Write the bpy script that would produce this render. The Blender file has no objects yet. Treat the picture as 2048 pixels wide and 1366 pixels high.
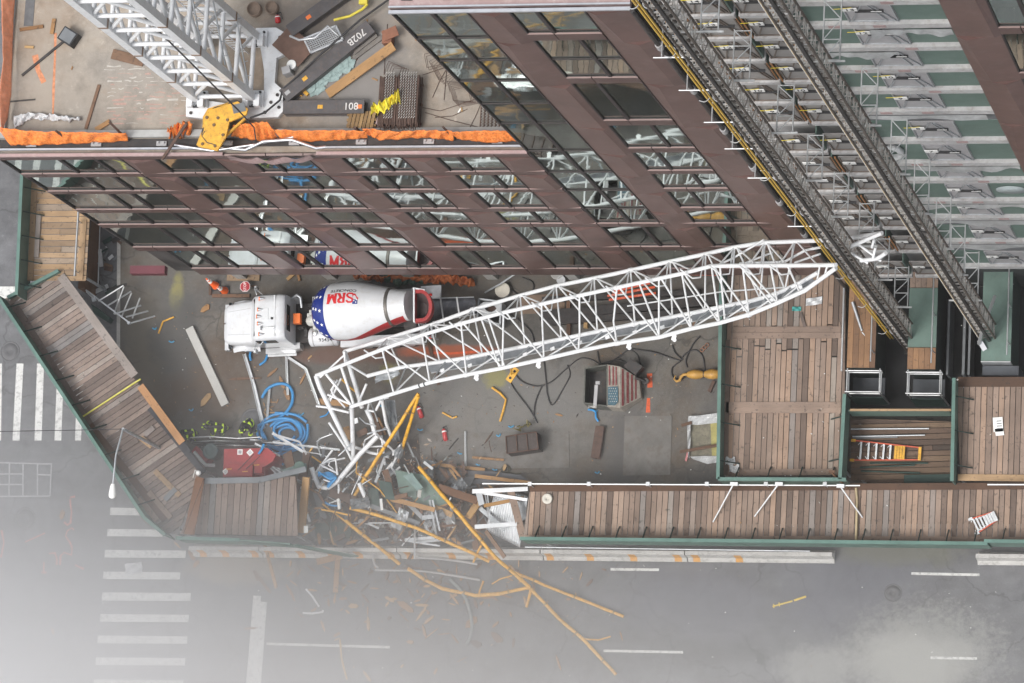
import bpy, bmesh, math, random
from mathutils import Vector as V, Matrix
random.seed(11)
sc = bpy.context.scene
C = bpy.data.collections.new("site"); sc.collection.children.link(C)
R_ = math.radians
# ------------------------------------------------------------ camera
RX = ((0.970296541, 0.004938861, -0.241868210), (0.050987422, -0.981508515, 0.184502895), (-0.236484473, -0.191354758, -0.952606136))
O = V((45.95495987, -35.05555014, 180.99516587)); F = 8000.0
cam = bpy.data.objects.new("camera", bpy.data.cameras.new("camera")); C.objects.link(cam)
cam.data.sensor_width = 36; cam.data.lens = 36 * F / 2048; cam.data.clip_start = 1; cam.data.clip_end = 3000
cam.matrix_world = Matrix(((RX[0][0], -RX[0][1], -RX[0][2], O.x), (RX[1][0], -RX[1][1], -RX[1][2], O.y), (RX[2][0], -RX[2][1], -RX[2][2], O.z), (0, 0, 0, 1)))
sc.camera = cam
# ------------------------------------------------------------ sky and sun (overcast)
SUN_EL, SUN_AZ = 62, 218
w = bpy.data.worlds.new("World"); sc.world = w; w.use_nodes = True
nt = w.node_tree; bg = nt.nodes["Background"]
sky = nt.nodes.new("ShaderNodeTexSky"); sky.sky_type = 'NISHITA'; sky.sun_disc = False
sky.sun_elevation = R_(SUN_EL); sky.sun_rotation = R_(SUN_AZ); sky.air_density = 1.6; sky.dust_density = 4; sky.ozone_density = 1
hs = nt.nodes.new("ShaderNodeHueSaturation"); hs.inputs['Saturation'].default_value = .28
nt.links.new(sky.outputs[0], hs.inputs['Color']); nt.links.new(hs.outputs[0], bg.inputs[0]); bg.inputs[1].default_value = 0.135
sl = bpy.data.lights.new("sun", 'SUN'); sl.energy = 1.25; sl.angle = R_(20); sl.color = (1, .97, .93)
so = bpy.data.objects.new("sun", sl); C.objects.link(so); so.location = (0, 0, 120)
so.rotation_euler = V((-math.sin(R_(SUN_AZ)) * math.cos(R_(SUN_EL)), -math.cos(R_(SUN_AZ)) * math.cos(R_(SUN_EL)), -math.sin(R_(SUN_EL)))).to_track_quat('-Z', 'Y').to_euler()
sc.view_settings.view_transform = 'Standard'; sc.view_settings.look = 'None'; sc.view_settings.gamma = 1
sc.view_settings.exposure = 0.5
sc.cycles.max_bounces = 10; sc.cycles.volume_bounces = 6; sc.cycles.use_denoising = True

# ------------------------------------------------------------ helpers
def ray(u, v):
    c = (u - 1024.0, v - 683.0, F)
    return V([sum(RX[i][k] * c[k] for k in range(3)) for i in range(3)])
def P(u, v, z=0.0):
    d = ray(u, v); return O + d * ((z - O.z) / d.z)
def PY(u, v, y):
    d = ray(u, v); return O + d * ((y - O.y) / d.y)
def rnd(a, b): return random.uniform(a, b)

class MB:
    def __init__(s): s.v = []; s.f = []; s.t = []; s.uv = []; s.sm = []
    def add(s, vs, fs, tone=None, uv=None, smooth=False):
        b = len(s.v); s.v += [V(p) for p in vs]
        t = random.random() if tone is None else tone
        for f in fs:
            s.f.append([i + b for i in f]); s.t.append(t); s.sm.append(smooth)
            s.uv.append([uv[i] if uv else (0.0, 0.0) for i in f])
        return s
    def obox(s, c, ax, ay, az, tone=None):
        c = V(c); ax = V(ax); ay = V(ay); az = V(az)
        vs = [c + ax * i + ay * j + az * k for k in (-1, 1) for j in (-1, 1) for i in (-1, 1)]
        o1, o2 = rnd(0, 50), rnd(0, 50); L = sorted((ax, ay, az), key=lambda q: -q.length)
        d0, d1, d2 = [q.normalized() if q.length > 1e-9 else q for q in L]
        uv = [((p - c).dot(d0) + o1, (p - c).dot(d1) + .7 * (p - c).dot(d2) + o2) for p in vs]
        return s.add(vs, [(0, 2, 3, 1), (4, 5, 7, 6), (0, 1, 5, 4), (2, 6, 7, 3), (0, 4, 6, 2), (1, 3, 7, 5)], tone, uv)
    def box(s, x0, y0, z0, x1, y1, z1, tone=None):
        return s.obox(((x0 + x1) / 2, (y0 + y1) / 2, (z0 + z1) / 2), ((x1 - x0) / 2, 0, 0), (0, (y1 - y0) / 2, 0), (0, 0, (z1 - z0) / 2), tone)
    def bar(s, a, b, wd, h, up=None, tone=None):
        a = V(a); b = V(b); d = b - a
        up = V(up) if up else V((0, 0, 1))
        if abs(d.normalized().dot(up)) > .98: up = V((0, 1, 0))
        x = d.cross(up).normalized(); y = x.cross(d).normalized()
        return s.obox((a + b) / 2, d / 2, x * wd / 2, y * h / 2, tone)
    def tube(s, pts, r, n=8, closed=False, tone=.5):
        pts = [V(p) for p in pts]; m = len(pts); rs = r if isinstance(r, (list, tuple)) else [r] * m
        tg = []
        for i in range(m):
            if closed: t = pts[(i + 1) % m] - pts[i - 1]
            elif i == 0: t = pts[1] - pts[0]
            elif i == m - 1: t = pts[-1] - pts[-2]
            else: t = (pts[i + 1] - pts[i]).normalized() + (pts[i] - pts[i - 1]).normalized()
            tg.append(t.normalized() if t.length > 1e-9 else V((1, 0, 0)))
        q = V((0, 0, 1)) if abs(tg[0].z) < .9 else V((0, 1, 0))
        nrm = (q - tg[0] * q.dot(tg[0])).normalized(); vs = []
        for i in range(m):
            nrm = nrm - tg[i] * nrm.dot(tg[i])
            if nrm.length < 1e-6: nrm = tg[i].orthogonal()
            nrm.normalize(); bn = tg[i].cross(nrm)
            for k in range(n):
                a = 2 * math.pi * (k + .5) / n
                vs.append(pts[i] + (nrm * math.cos(a) + bn * math.sin(a)) * rs[i])
        fs = [(i * n + k, i * n + (k + 1) % n, ((i + 1) % m) * n + (k + 1) % n, ((i + 1) % m) * n + k)
              for i in range(m if closed else m - 1) for k in range(n)]
        s.add(vs, fs, tone, None, n > 5)
        if not closed:
            s.add(vs[:n], [tuple(range(n))[::-1]], tone); s.add(vs[-n:], [tuple(range(n))], tone)
        return s
    def prism(s, poly, z0, z1, tone=None):
        n = len(poly); lo = [V((p[0], p[1], z0)) for p in poly]; hi = [V((p[0], p[1], z1)) for p in poly]
        if sum((poly[i][0] * poly[(i + 1) % n][1] - poly[(i + 1) % n][0] * poly[i][1]) for i in range(n)) < 0:
            lo.reverse(); hi.reverse()
        return s.add(lo + hi, [tuple(range(n))[::-1], tuple(range(n, 2 * n))] + [(i, (i + 1) % n, n + (i + 1) % n, n + i) for i in range(n)], tone)
    def lathe(s, a, b, prof, n=24, tone=.5):   # prof: (t along a-b, radius)
        a = V(a); b = V(b); d = (b - a); x = d.orthogonal().normalized() if abs(d.z) > .99 * d.length else V((0, 0, 1)).cross(d).normalized(); y = d.normalized().cross(x)
        vs = [a + d * t + (x * math.cos(2 * math.pi * k / n) + y * math.sin(2 * math.pi * k / n)) * r for t, r in prof for k in range(n)]
        m = len(prof)
        s.add(vs, [(i * n + k, i * n + (k + 1) % n, (i + 1) * n + (k + 1) % n, (i + 1) * n + k) for i in range(m - 1) for k in range(n)], tone, None, True)
        s.add(vs[:n], [tuple(range(n))[::-1]], tone); s.add(vs[-n:], [tuple(range(n))], tone)
        return s
    def grid(s, fn, nu, nv, tone=None, smooth=True):
        vs = [V(fn(i / nu, j / nv)) for j in range(nv + 1) for i in range(nu + 1)]; k = nu + 1
        return s.add(vs, [(j * k + i, j * k + i + 1, (j + 1) * k + i + 1, (j + 1) * k + i) for j in range(nv) for i in range(nu)], tone, None, smooth)

def root_loc(o):
    while o.parent: o = o.parent
    return o.location
def mesh_of(mb, name, mat, loc):
    me = bpy.data.meshes.new(name); loc = V(loc)
    me.from_pydata([tuple(p - loc) for p in mb.v], [], mb.f)
    if mat: me.materials.append(mat)
    at = me.attributes.new("tone", 'FLOAT', 'FACE'); at.data.foreach_set("value", mb.t)
    ul = me.uv_layers.new(name="UVMap"); ul.data.foreach_set("uv", [c for f in mb.uv for q in f for c in q])
    me.polygons.foreach_set("use_smooth", mb.sm); me.update()
    return me
def tag(o, label, cat, group=None, kind=None):
    if label: o["label"] = label
    if cat: o["category"] = cat
    if group: o["group"] = group
    if kind: o["kind"] = kind
    return o
def thing(name, loc, label, cat, group=None):
    o = bpy.data.objects.new(name, None); o.empty_display_size = .2; C.objects.link(o); o.location = V(loc)
    return tag(o, label, cat, group)
def part(name, mb, mat, parent, label=None):
    o = bpy.data.objects.new(name, mesh_of(mb, name, mat, root_loc(parent))); C.objects.link(o); o.parent = parent
    if label: o["label"] = label
    return o
def one(name, mb, mat, label, cat, group=None, kind=None):
    n = len(mb.v); loc = V((sum(p.x for p in mb.v) / n, sum(p.y for p in mb.v) / n, min(p.z for p in mb.v)))
    o = bpy.data.objects.new(name, mesh_of(mb, name, mat, loc)); C.objects.link(o); o.location = loc
    return tag(o, label, cat, group, kind)
def struct(name, mb, mat):
    o = bpy.data.objects.new(name, mesh_of(mb, name, mat, (0, 0, 0))); C.objects.link(o); o["kind"] = "structure"; return o
def copy_tree(o, parent=None):
    c = o.copy(); C.objects.link(c); c.parent = parent
    for ch in [q for q in o.children]: copy_tree(ch, c)
    return c
def text(s, size, mw, mat, parent, name="lettering", bend=None, label=None):
    cu = bpy.data.curves.new("t", 'FONT'); cu.body = s; cu.size = size; cu.align_x = 'CENTER'; cu.align_y = 'CENTER'; cu.extrude = .003; cu.resolution_u = 3; cu.offset = size * .006
    to = bpy.data.objects.new("t", cu); C.objects.link(to); dg = bpy.context.evaluated_depsgraph_get()
    me = bpy.data.meshes.new_from_object(to.evaluated_get(dg)); bpy.data.objects.remove(to); bpy.data.curves.remove(cu); me.name = name
    if bend:
        bm = bmesh.new(); bm.from_mesh(me); bmesh.ops.triangulate(bm, faces=bm.faces[:])
        for _ in range(3):
            es = [e for e in bm.edges if e.calc_length() > .12]
            if es: bmesh.ops.subdivide_edges(bm, edges=es, cuts=1); bmesh.ops.triangulate(bm, faces=bm.faces[:])
        for q in bm.verts: q.co = bend(q.co)
        bm.to_mesh(me); bm.free()
    else: me.transform(mw)
    me.transform(Matrix.Translation(-root_loc(parent))); me.materials.clear(); me.materials.append(mat)
    o = bpy.data.objects.new(name, me); C.objects.link(o); o.parent = parent
    if label: o["label"] = label
    return o

# ------------------------------------------------------------ materials
def nodes(name):
    m = bpy.data.materials.new(name); m.use_nodes = True; t = m.node_tree
    return m, t, t.nodes["Principled BSDF"]
def N(t, kind, **kw):
    n = t.nodes.new("ShaderNode" + kind)
    for k, x in kw.items():
        if k[0] == '_': setattr(n, k[1:], x)
        else: n.inputs[k.replace('_', ' ')].default_value = x
    return n
def mixc(t, a, b, fac, mode='MIX'):
    n = t.nodes.new("ShaderNodeMix"); n.data_type = 'RGBA'; n.blend_type = mode
    for sock, x in ((n.inputs[0], fac), (n.inputs[6], a), (n.inputs[7], b)):
        if hasattr(x, 'links'): t.links.new(x, sock)
        else: sock.default_value = x if isinstance(x, float) else (x[0], x[1], x[2], 1)
    return n.outputs[2]
def ramp(t, src, stops):
    r = t.nodes.new("ShaderNodeValToRGB"); e = r.color_ramp.elements
    while len(e) < len(stops): e.new(.5)
    for k, (p, c) in enumerate(stops):
        e[k].position = p; e[k].color = (c, c, c, 1) if isinstance(c, (int, float)) else (*c, 1)
    t.links.new(src, r.inputs[0]); return r.outputs[0]
def noise(t, scale, detail=6, rough=.6, coord='Object', mapscale=None):
    tc = t.nodes.new("ShaderNodeTexCoord"); n = N(t, "TexNoise", Scale=scale, Detail=detail, Roughness=rough)
    src = tc.outputs[coord]
    if mapscale:
        mp = t.nodes.new("ShaderNodeMapping"); mp.inputs['Scale'].default_value = mapscale; t.links.new(src, mp.inputs[0]); src = mp.outputs[0]
    t.links.new(src, n.inputs['Vector']); return n.outputs[0]
def bump(t, b, src, strength, dist=.02):
    n = N(t, "Bump", Strength=strength, Distance=dist); t.links.new(src, n.inputs['Height']); t.links.new(n.outputs[0], b.inputs['Normal'])
MATS = {}
def M(name, col, rough=.6, metal=0.0, var=.18, scale=2.5, dirt=None, dirt_amt=.45, bmp=.0, bscale=30, tonevar=0.0):
    if name in MATS: return MATS[name]
    m, t, b = nodes(name); MATS[name] = m
    c = ramp(t, noise(t, scale), [(.3, [x * (1 - var) for x in col]), (.7, [min(1, x * (1 + var)) for x in col])])
    if dirt:
        k = ramp(t, noise(t, scale * 2.7, 8, .7), [(.5, 0), (.72, dirt_amt)]); c = mixc(t, c, dirt, k)
    if tonevar:
        a = N(t, "Attribute", _attribute_name="tone")
        c = mixc(t, c, ramp(t, a.outputs['Fac'], [(0, 1 - tonevar), (1, 1.0)]), 1.0, 'MULTIPLY')
    t.links.new(c, b.inputs['Base Color']); b.inputs['Roughness'].default_value = rough; b.inputs['Metallic'].default_value = metal
    if bmp: bump(t, b, noise(t, bscale, 4), bmp)
    return m
def wood(name, stops, rough=.75):
    m, t, b = nodes(name); MATS[name] = m
    a = N(t, "Attribute", _attribute_name="tone"); c = ramp(t, a.outputs['Fac'], stops)
    g = noise(t, 3.0, 7, .65, 'UV', (.7, 16, 1)); c = mixc(t, c, ramp(t, g, [(.3, .68), (.68, 1.0)]), .85, 'MULTIPLY')
    k = ramp(t, noise(t, 5.5, 5, .6), [(.58, 0), (.73, .8)]); c = mixc(t, c, (.035, .028, .025), k)
    s2 = ramp(t, noise(t, .7, 3, .5), [(.4, .72), (.65, 1.0)]); c = mixc(t, c, s2, .8, 'MULTIPLY')
    t.links.new(c, b.inputs['Base Color']); b.inputs['Roughness'].default_value = rough
    bump(t, b, g, .35, .01); return m

m_deck = wood("weathered_boards", [(0, (.16, .115, .092)), (.25, (.29, .21, .165)), (.55, (.36, .265, .21)), (.8, (.43, .295, .215)), (.92, (.29, .255, .235)), (1, (.41, .345, .29))])
m_deckwarm = wood("orange_boards", [(0, (.30, .21, .135)), (.4, (.44, .29, .165)), (.8, (.50, .33, .185)), (1, (.38, .30, .23))])
m_deckgrey = wood("grey_boards", [(0, (.15, .115, .10)), (.4, (.27, .205, .175)), (.75, (.33, .255, .215)), (.9, (.25, .235, .23)), (1, (.41, .335, .285))])
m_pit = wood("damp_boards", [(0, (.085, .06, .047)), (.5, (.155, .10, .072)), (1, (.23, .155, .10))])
m_fresh = wood("split_lumber", [(0, (.30, .15, .06)), (.5, (.46, .25, .10)), (1, (.60, .38, .17))])
m_old = wood("old_lumber", [(0, (.10, .055, .035)), (.6, (.20, .105, .06)), (1, (.26, .16, .10))])
m_green = M("green_plywood", (.105, .165, .14), .55, 0, .2, 1.3, (.16, .19, .17), .3)
m_greend = M("dark_green_plywood", (.022, .05, .042), .6, 0, .25, 1.5)
m_greenl = M("green_wall_panel", (.10, .155, .132), .6, 0, .12, .8, (.2, .23, .22), .3)
m_white = M("white_paint", (.70, .71, .725), .36, 0, .05, 1.6, (.40, .36, .32), .34)
m_truck = M("truck_white", (.63, .64, .66), .28, 0, .05, 1.4, (.47, .44, .39), .42)
m_galv = M("galvanised_steel", (.46, .48, .50), .42, .6, .16, 4)
m_alu = M("aluminium", (.55, .56, .57), .38, .7, .1, 3)
m_dsteel = M("dark_steel", (.045, .042, .042), .5, .4, .3, 3, (.12, .07, .05), .5)
m_rust = M("rusty_steel", (.095, .058, .046), .75, .2, .3, 4, (.16, .075, .035), .5)
m_brown = M("bronze_panel", (.135, .074, .064), .36, .3, .22, .55, (.24, .175, .16), .3)
m_pink = M("primer_pink", (.36, .25, .245), .6, 0, .1, 2, (.55, .48, .47), .5)
m_yel = M("yellow_paint", (.68, .36, .035), .5, 0, .22, 3.0, (.20, .105, .04), .7, .15, 40)
m_orange = M("orange_paint", (.82, .18, .03), .5, 0, .12, 3)
m_red = M("red_paint", (.31, .018, .02), .4, 0, .15, 1.5, (.12, .02, .02), .4)
m_blue = M("blue_hose", (.015, .24, .55), .4, 0, .12, 4)
m_navy = M("navy_blue", (.012, .028, .20), .25, 0, .06, 2)
m_black = M("black_rubber", (.018, .018, .02), .6, 0, .3, 4)
m_cable = M("dark_cable", (.03, .028, .03), .55, 0, .3, 4)
m_grey = M("grey_panel", (.36, .355, .36), .6, 0, .12, 1.2, (.42, .42, .42), .5)
m_greyd = M("grey_sheet", (.16, .17, .18), .55, .2, .2, 1.5)
m_conc = M("pale_concrete", (.40, .39, .37), .8, 0, .14, 1.5, (.2, .19, .17), .6, .2)
m_film = M("plastic_film", (.55, .56, .57), .3, 0, .12, 3)
m_paper = M("paper_white", (.82, .82, .80), .7, 0, .04, 3)
m_ink = M("black_ink", (.02, .02, .022), .6, 0, .05, 3)
m_lime = M("lime_reflective", (.62, .85, .04), .45, 0, .05, 3)
m_gear = M("bunker_gear", (.022, .021, .022), .8, 0, .35, 12)
m_glassd = M("dark_window", (.012, .014, .016), .08, 0, .1, 2)
m_skin = M("skin", (.42, .25, .18), .6, 0, .05, 5)
m_netting = M("orange_netting", (.88, .25, .045), .75, 0, .18, 5, (.95, .45, .2), .5)
m_chalk = M("chalk_paint", (.62, .60, .58), .8, 0, .1, 6)
m_spray = M("orange_spray_paint", (.60, .10, .03), .8, 0, .25, 5)
m_roadpaint = M("road_marking_white", (.66, .66, .64), .75, 0, .07, 2, (.16, .16, .16), .8)

bn = m_netting.node_tree.nodes["Principled BSDF"]
m_netting.node_tree.links.new(ramp(m_netting.node_tree, noise(m_netting.node_tree, 7, 4, .7), [(.35, .45), (.6, .95)]), bn.inputs['Alpha'])
m_band = M("bronze_band_dimmed", (.095, .052, .046), .42, .2, .2, .6, (.16, .115, .105), .3)  # panel bronze darkened in colour to offset bright sky light on ledge tops
# mirror-coated glazing with slight waviness
m_glass, t, b = nodes("coated_glass")
b.inputs['Base Color'].default_value = (.40, .475, .445, 1); b.inputs['Metallic'].default_value = 1; b.inputs['Roughness'].default_value = .025
bump(t, b, noise(t, .45, 2, .4), .17, .05)
# brown panels keep a soft sheen
# asphalt / concrete grounds
def ground_mat(name, base, specks, stain, wet, extra=None):
    m, t, b = nodes(name)
    c = ramp(t, noise(t, .16, 5, .62), [(.3, [x * .78 for x in base]), (.7, [x * 1.2 for x in base])])
    c = mixc(t, c, stain, ramp(t, noise(t, .33, 6, .7), [(.46, 0), (.64, .9)]))
    c = mixc(t, c, wet, ramp(t, noise(t, .12, 4, .6, mapscale=(1, 1.6, 1)), [(.5, 0), (.62, .8)]))
    n2 = noise(t, 9, 5, .8); c = mixc(t, c, specks, ramp(t, n2, [(.56, 0), (.74, .42)]))
    n3 = noise(t, 45, 3, .8); c = mixc(t, c, ramp(t, n3, [(.35, .62), (.65, 1.0)]), .8, 'MULTIPLY')
    c = mixc(t, c, ramp(t, noise(t, 1.3, 7, .72), [(.32, .66), (.52, .95), (.7, 1.0)]), .85, 'MULTIPLY')
    c = mixc(t, c, [x * 1.75 for x in base], ramp(t, noise(t, 2.6, 9, .78), [(.6, 0), (.78, .55)]))
    tcv = t.nodes.new("ShaderNodeTexCoord"); mpv = t.nodes.new("ShaderNodeMapping"); vo = t.nodes.new("ShaderNodeTexVoronoi"); vo.feature = 'DISTANCE_TO_EDGE'; vo.inputs['Scale'].default_value = .22
    nz = N(t, "TexNoise", Scale=1.1, Detail=4.0); mxv = N(t, "VectorMath", _operation='MULTIPLY_ADD'); t.links.new(tcv.outputs['Object'], nz.inputs['Vector']); t.links.new(nz.outputs['Color'], mxv.inputs[0]); mxv.inputs[1].default_value = (1.4, 1.4, 0); t.links.new(tcv.outputs['Object'], mxv.inputs[2]); t.links.new(mxv.outputs[0], vo.inputs['Vector'])
    c = mixc(t, c, [x * .35 for x in base], ramp(t, vo.outputs[0], [(0, .75 if name != 'roof_concrete' else .12), (.007, .4 if name != 'roof_concrete' else .06), (.014, 0)]))
    c = mixc(t, c, ramp(t, noise(t, .55, 5, .6, mapscale=(.12, 1.5, 1)), [(.4, .84), (.6, 1.06)]), .9, 'MULTIPLY') if name == 'asphalt' else c
    if extra: c = extra(t, c)
    t.links.new(c, b.inputs['Base Color']); b.inputs['Roughness'].default_value = .82
    rr = ramp(t, noise(t, .12, 4, .6, mapscale=(1, 1.6, 1)), [(.5, .85), (.66, .45)]); t.links.new(rr, b.inputs['Roughness'])
    bump(t, b, n2, .3, .02); return m
def spot(t, c, ctr, radx, rady, col, amt, ns=.6, wob=1.1):
    """a stain with a ragged outline at one place on the ground"""
    g = t.nodes.new("ShaderNodeNewGeometry"); mp = t.nodes.new("ShaderNodeMapping"); mp.vector_type = 'POINT'
    mp.inputs['Location'].default_value = (-ctr.x / radx, -ctr.y / rady, 0); mp.inputs['Scale'].default_value = (1 / radx, 1 / rady, 0)
    t.links.new(g.outputs['Position'], mp.inputs[0]); ln = N(t, "VectorMath", _operation='LENGTH'); t.links.new(mp.outputs[0], ln.inputs[0])
    ad = N(t, "Math", _operation='MULTIPLY_ADD'); t.links.new(noise(t, ns, 8, .72), ad.inputs[0]); ad.inputs[1].default_value = wob * 2; t.links.new(ln.outputs['Value'], ad.inputs[2])
    mr = N(t, "MapRange"); t.links.new(ad.outputs[0], mr.inputs[0]); mr.inputs[1].default_value = .62 + wob; mr.inputs[2].default_value = 1.2 + wob; mr.inputs[3].default_value = amt; mr.inputs[4].default_value = 0
    return mixc(t, c, col, mr.outputs[0])
# ============================================================ GROUND
RZ = -0.13                                            # road level; the site slab is at 0
def site_extra(t, c):
    c = spot(t, c, P(390, 760), 3.1, 2.3, (.088,.058,.038), .9)
    c = spot(t, c, P(300, 690), 1.6, 2.6, (.13,.115,.09), .8)
    c = spot(t, c, P(353, 590), .35, 1.1, (.30, .27, .08), .6, 1.2)
    c = spot(t, c, P(355, 670), 1.5, 2.4, (.075,.073,.07), .85)
    c = spot(t, c, P(1030, 800), 6, 2.6, (.22,.215,.205), .45)
    c = spot(t, c, P(1255, 900), 1.0, 2.4, (.09,.086,.084), .8)
    c = spot(t, c, P(825, 910), .8, .9, (.03, .02, .016), .85, 1.5)
    c = spot(t, c, P(730, 710), 4.5, .45, (.13, .055, .035), .6)
    c = spot(t, c, P(900, 703), 2.6, .32, (.36, .085, .03), .8)
    c = spot(t, c, P(775, 745), .5, .5, (.28, .25, .05), .5, 1.5)
    c = spot(t, c, P(992, 757), .6, .5, (.30, .27, .05), .5, 1.5)
    return c
m_site = ground_mat("site_concrete", (.158, .146, .131), (.36, .345, .32), (.125, .096, .07), (.088, .084, .08), site_extra)
def road_extra(t, c):
    c = spot(t, c, P(1830, 1325, RZ), 2.6, 1.5, (.42, .42, .39), .5, .55, .6)
    c = spot(t, c, P(1840, 1310, RZ), 3.6, 2.4, (.42, .42, .39), .4, 3.5, 1.1)
    c = spot(t, c, P(1640, 1335, RZ), 2.0, 1.1, (.34, .34, .325), .6, 2.5, .9)
    c = spot(t, c, P(1700, 1170, RZ), 3.6, 2.4, (.12, .122, .145), .6, .3)
    c = spot(t, c, P(1420, 1210, RZ), 5.0, 1.6, (.14, .14, .165), .6, .3)
    c = spot(t, c, P(700, 1240, RZ), 5.0, 1.4, (.14, .14, .145), .6, .3)
    c = spot(t, c, P(480, 1135, RZ), 2.6, .8, (.30, .26, .21), .75, .5)
    c = spot(t, c, P(1790, 1100, RZ), 3.0, .7, (.15, .15, .11), .6, .5)
    return c
m_road = ground_mat("asphalt", (.19, .193, .203), (.33, .33, .33), (.155, .156, .168), (.135, .135, .143), road_extra)
g = MB(); g.add([(-170, -190, RZ), (220, -190, RZ), (220, 170, RZ), (-170, 170, RZ)], [(0, 1, 2, 3)]); struct("road", g, m_road)
g = MB(); g.prism([P(238, 420), P(2300, 420), P(2300, 1052), P(392, 1052), P(236, 880)], RZ - .05, 0); struct("site_ground", g, m_site)
kb = MB()
for a, b2 in ((P(238, 420), P(236, 880)), (P(236, 880), P(392, 1052)), (P(392, 1052), P(2300, 1052))):
    kb.bar((a.x, a.y, -.06), (b2.x, b2.y, -.06), .18, .15)
struct("kerb", kb, m_conc)

def stroke(mb, px, wid, z, jit=.0):
    pts = [P(u, v, z) for u, v in px]
    vs = []
    for i, p in enumerate(pts):
        d = (pts[min(i + 1, len(pts) - 1)] - pts[max(i - 1, 0)]).normalized(); n = V((-d.y, d.x, 0)) * (wid / 2 * rnd(1 - jit, 1 + jit))
        vs += [p + n, p - n]
    mb.add(vs, [(2 * i, 2 * i + 1, 2 * i + 3, 2 * i + 2) for i in range(len(pts) - 1)])
mk = MB(); z = RZ + .004
def q4(*px): mk.add([P(u, v, z) for u, v in px], [tuple(range(len(px)))])
for x0, x1, y0, y1 in ((221, 290, 1015, 1030), (215, 326, 1057.6, 1072.5), (210, 372, 1099.5, 1115), (207, 361, 1143, 1158), (204.6, 382, 1184.5, 1201), (200.7, 378, 1228, 1243.5), (196, 375, 1271, 1286.5), (192, 371, 1314.5, 1330), (188, 367, 1359, 1374.5), (184, 364, 1402, 1418)):
    q4((x0, y0), (x1, y0 + 1.5), (x1 - 1.2, y1 + 1), (x0 - 1.2, y1))
for a, b2, c2, d2 in ((-6, 4, -12, 2), (33, 47, 25, 39), (74, 88, 69, 83), (115, 128, 109, 122.5), (155, 168, 150, 162)):
    q4((a, 727), (b2, 727), (d2, 881), (c2, 881))
q4((-60, 573), (60, 573), (58, 601), (-60, 601))
q4((506.6, 1191), (522, 1192), (521, 1203), (534, 1204), (521, 1380), (491, 1380))
for a, b2 in (((533, 1287.5), (779.6, 1294.5)), ((1221, 1138.5), (1318, 1139.5)), ((1207, 1301.5), (1366, 1304.5)), ((1822.7, 1147), (1959, 1149.7)), ((1861, 1315.5), (1953.8, 1317))):
    q4((a[0], a[1] - 2.6), (b2[0], b2[1] - 2.6), (b2[0], b2[1] + 2.6), (a[0], a[1] + 2.6))
struct("road_markings", mk, m_roadpaint)
m_sprayf = M("faded_red_spray", (.42, .17, .14), .85, 0, .2, 5)
mk = MB()
for px in ([(140, 998), (141, 1010), (143, 1025), (141, 1046), (135, 1050), (128, 1044)], [(148, 1060), (144, 1056), (135, 1061), (131, 1072), (140, 1085), (144, 1095), (143, 1110), (128, 1105), (121, 1112), (120, 1130)],
           [(98, 1107), (110, 1106), (114, 1118), (113, 1130)], [(88, 1124), (87, 1145), (93, 1145), (82, 1145)], [(140, 995), (150, 993)], [(50, 1084), (70, 1075), (90, 1066)], [(3, 1060), (8, 1085), (2, 1115)], [(150, 1130), (168, 1138)]):
    stroke(mk, px, .09, z, .3)
struct("spray_marks_on_road", mk, m_sprayf)
mk = MB(); z = .004
for px, wd in (([(916, 892), (935, 894), (960, 897), (982, 898)], .17), ([(850, 888), (880, 890), (905, 891)], .08), ([(1085, 893), (1108, 893)], .12), ([(1268, 858), (1273, 875), (1276, 890), (1270, 905), (1267, 925)], .22),
               ([(1299, 747), (1300, 775)], .28), ([(1297, 796), (1296, 825)], .2), ([(860, 705), (900, 707), (960, 703)], .12)):
    stroke(mk, px, wd, z, .35)
struct("spray_marks_on_site", mk, m_spray)
# steel road plates, manholes, catch basin
def plate(px, label, mat, h=.03):
    mb = MB(); mb.prism([P(u, v) for u, v in px], .001, h); return one("road_plate", mb, mat, label, "steel plate", "steel plates on the site slab")
m_plate = M("worn_plate", (.145, .137, .127), .75, 0, .25, .9, (.11, .085, .065), .8)
plate([(838, 868), (1138, 863), (1139, 935), (842, 940)], "long grey ground plate under the dark steel crate", m_plate)
plate([(1250, 832), (1344, 832), (1341, 950), (1246, 951)], "grey ground plate with an orange spray streak", m_plate)
def manhole(u, v, r, label, zz, g="manhole covers in the pavement"):
    c = P(u, v, zz); mb = MB(); mb.lathe(c, c + V((0, 0, .012)), [(0, r), (1, r), (1, r * .93), (.55, r * .92), (.55, r * .8), (1, r * .79), (1, r * .3), (.5, r * .28), (.5, .02)], 36)
    one("manhole_cover", mb, M("cast_iron", (.10, .10, .105), .6, .2, .15, 6), label, "manhole cover", g)
manhole(50, 1037, .54, "round manhole cover beside the red spray scribbles on the avenue", RZ)
manhole(20, 703, .5, "faint round manhole cover just above the upright crosswalk stripes", RZ)
manhole(1786, 1186, .42, "round manhole cover on the wet street below the long shed", RZ)
manhole(505, 842, .62, "round manhole cover beneath the third firefighter", .001)
mb = MB()
for (a, b2, c2, d2) in ((-10, 926, 18, 990), (20, 926, 46, 990), (76, 927, 102, 990)):
    p, q = P(a, d2, RZ), P(c2, b2, RZ); mb.box(p.x, p.y, RZ, q.x, q.y, RZ + .01)
p, q = P(-10, 993, RZ), P(105, 923, RZ); mb.box(p.x, p.y, RZ, q.x, q.y, RZ + .005)
for k in range(14):
    y = 930 + k * 4.4; mb.bar(P(48, y, RZ + .012), P(74, y, RZ + .012), .045, .02)
cb = one("catch_basin", mb, M("cast_iron_pale", (.13, .132, .14), .55, .2, .25, 3), "square grated utility cover in the avenue pavement", "grate")
mb = MB()
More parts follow.
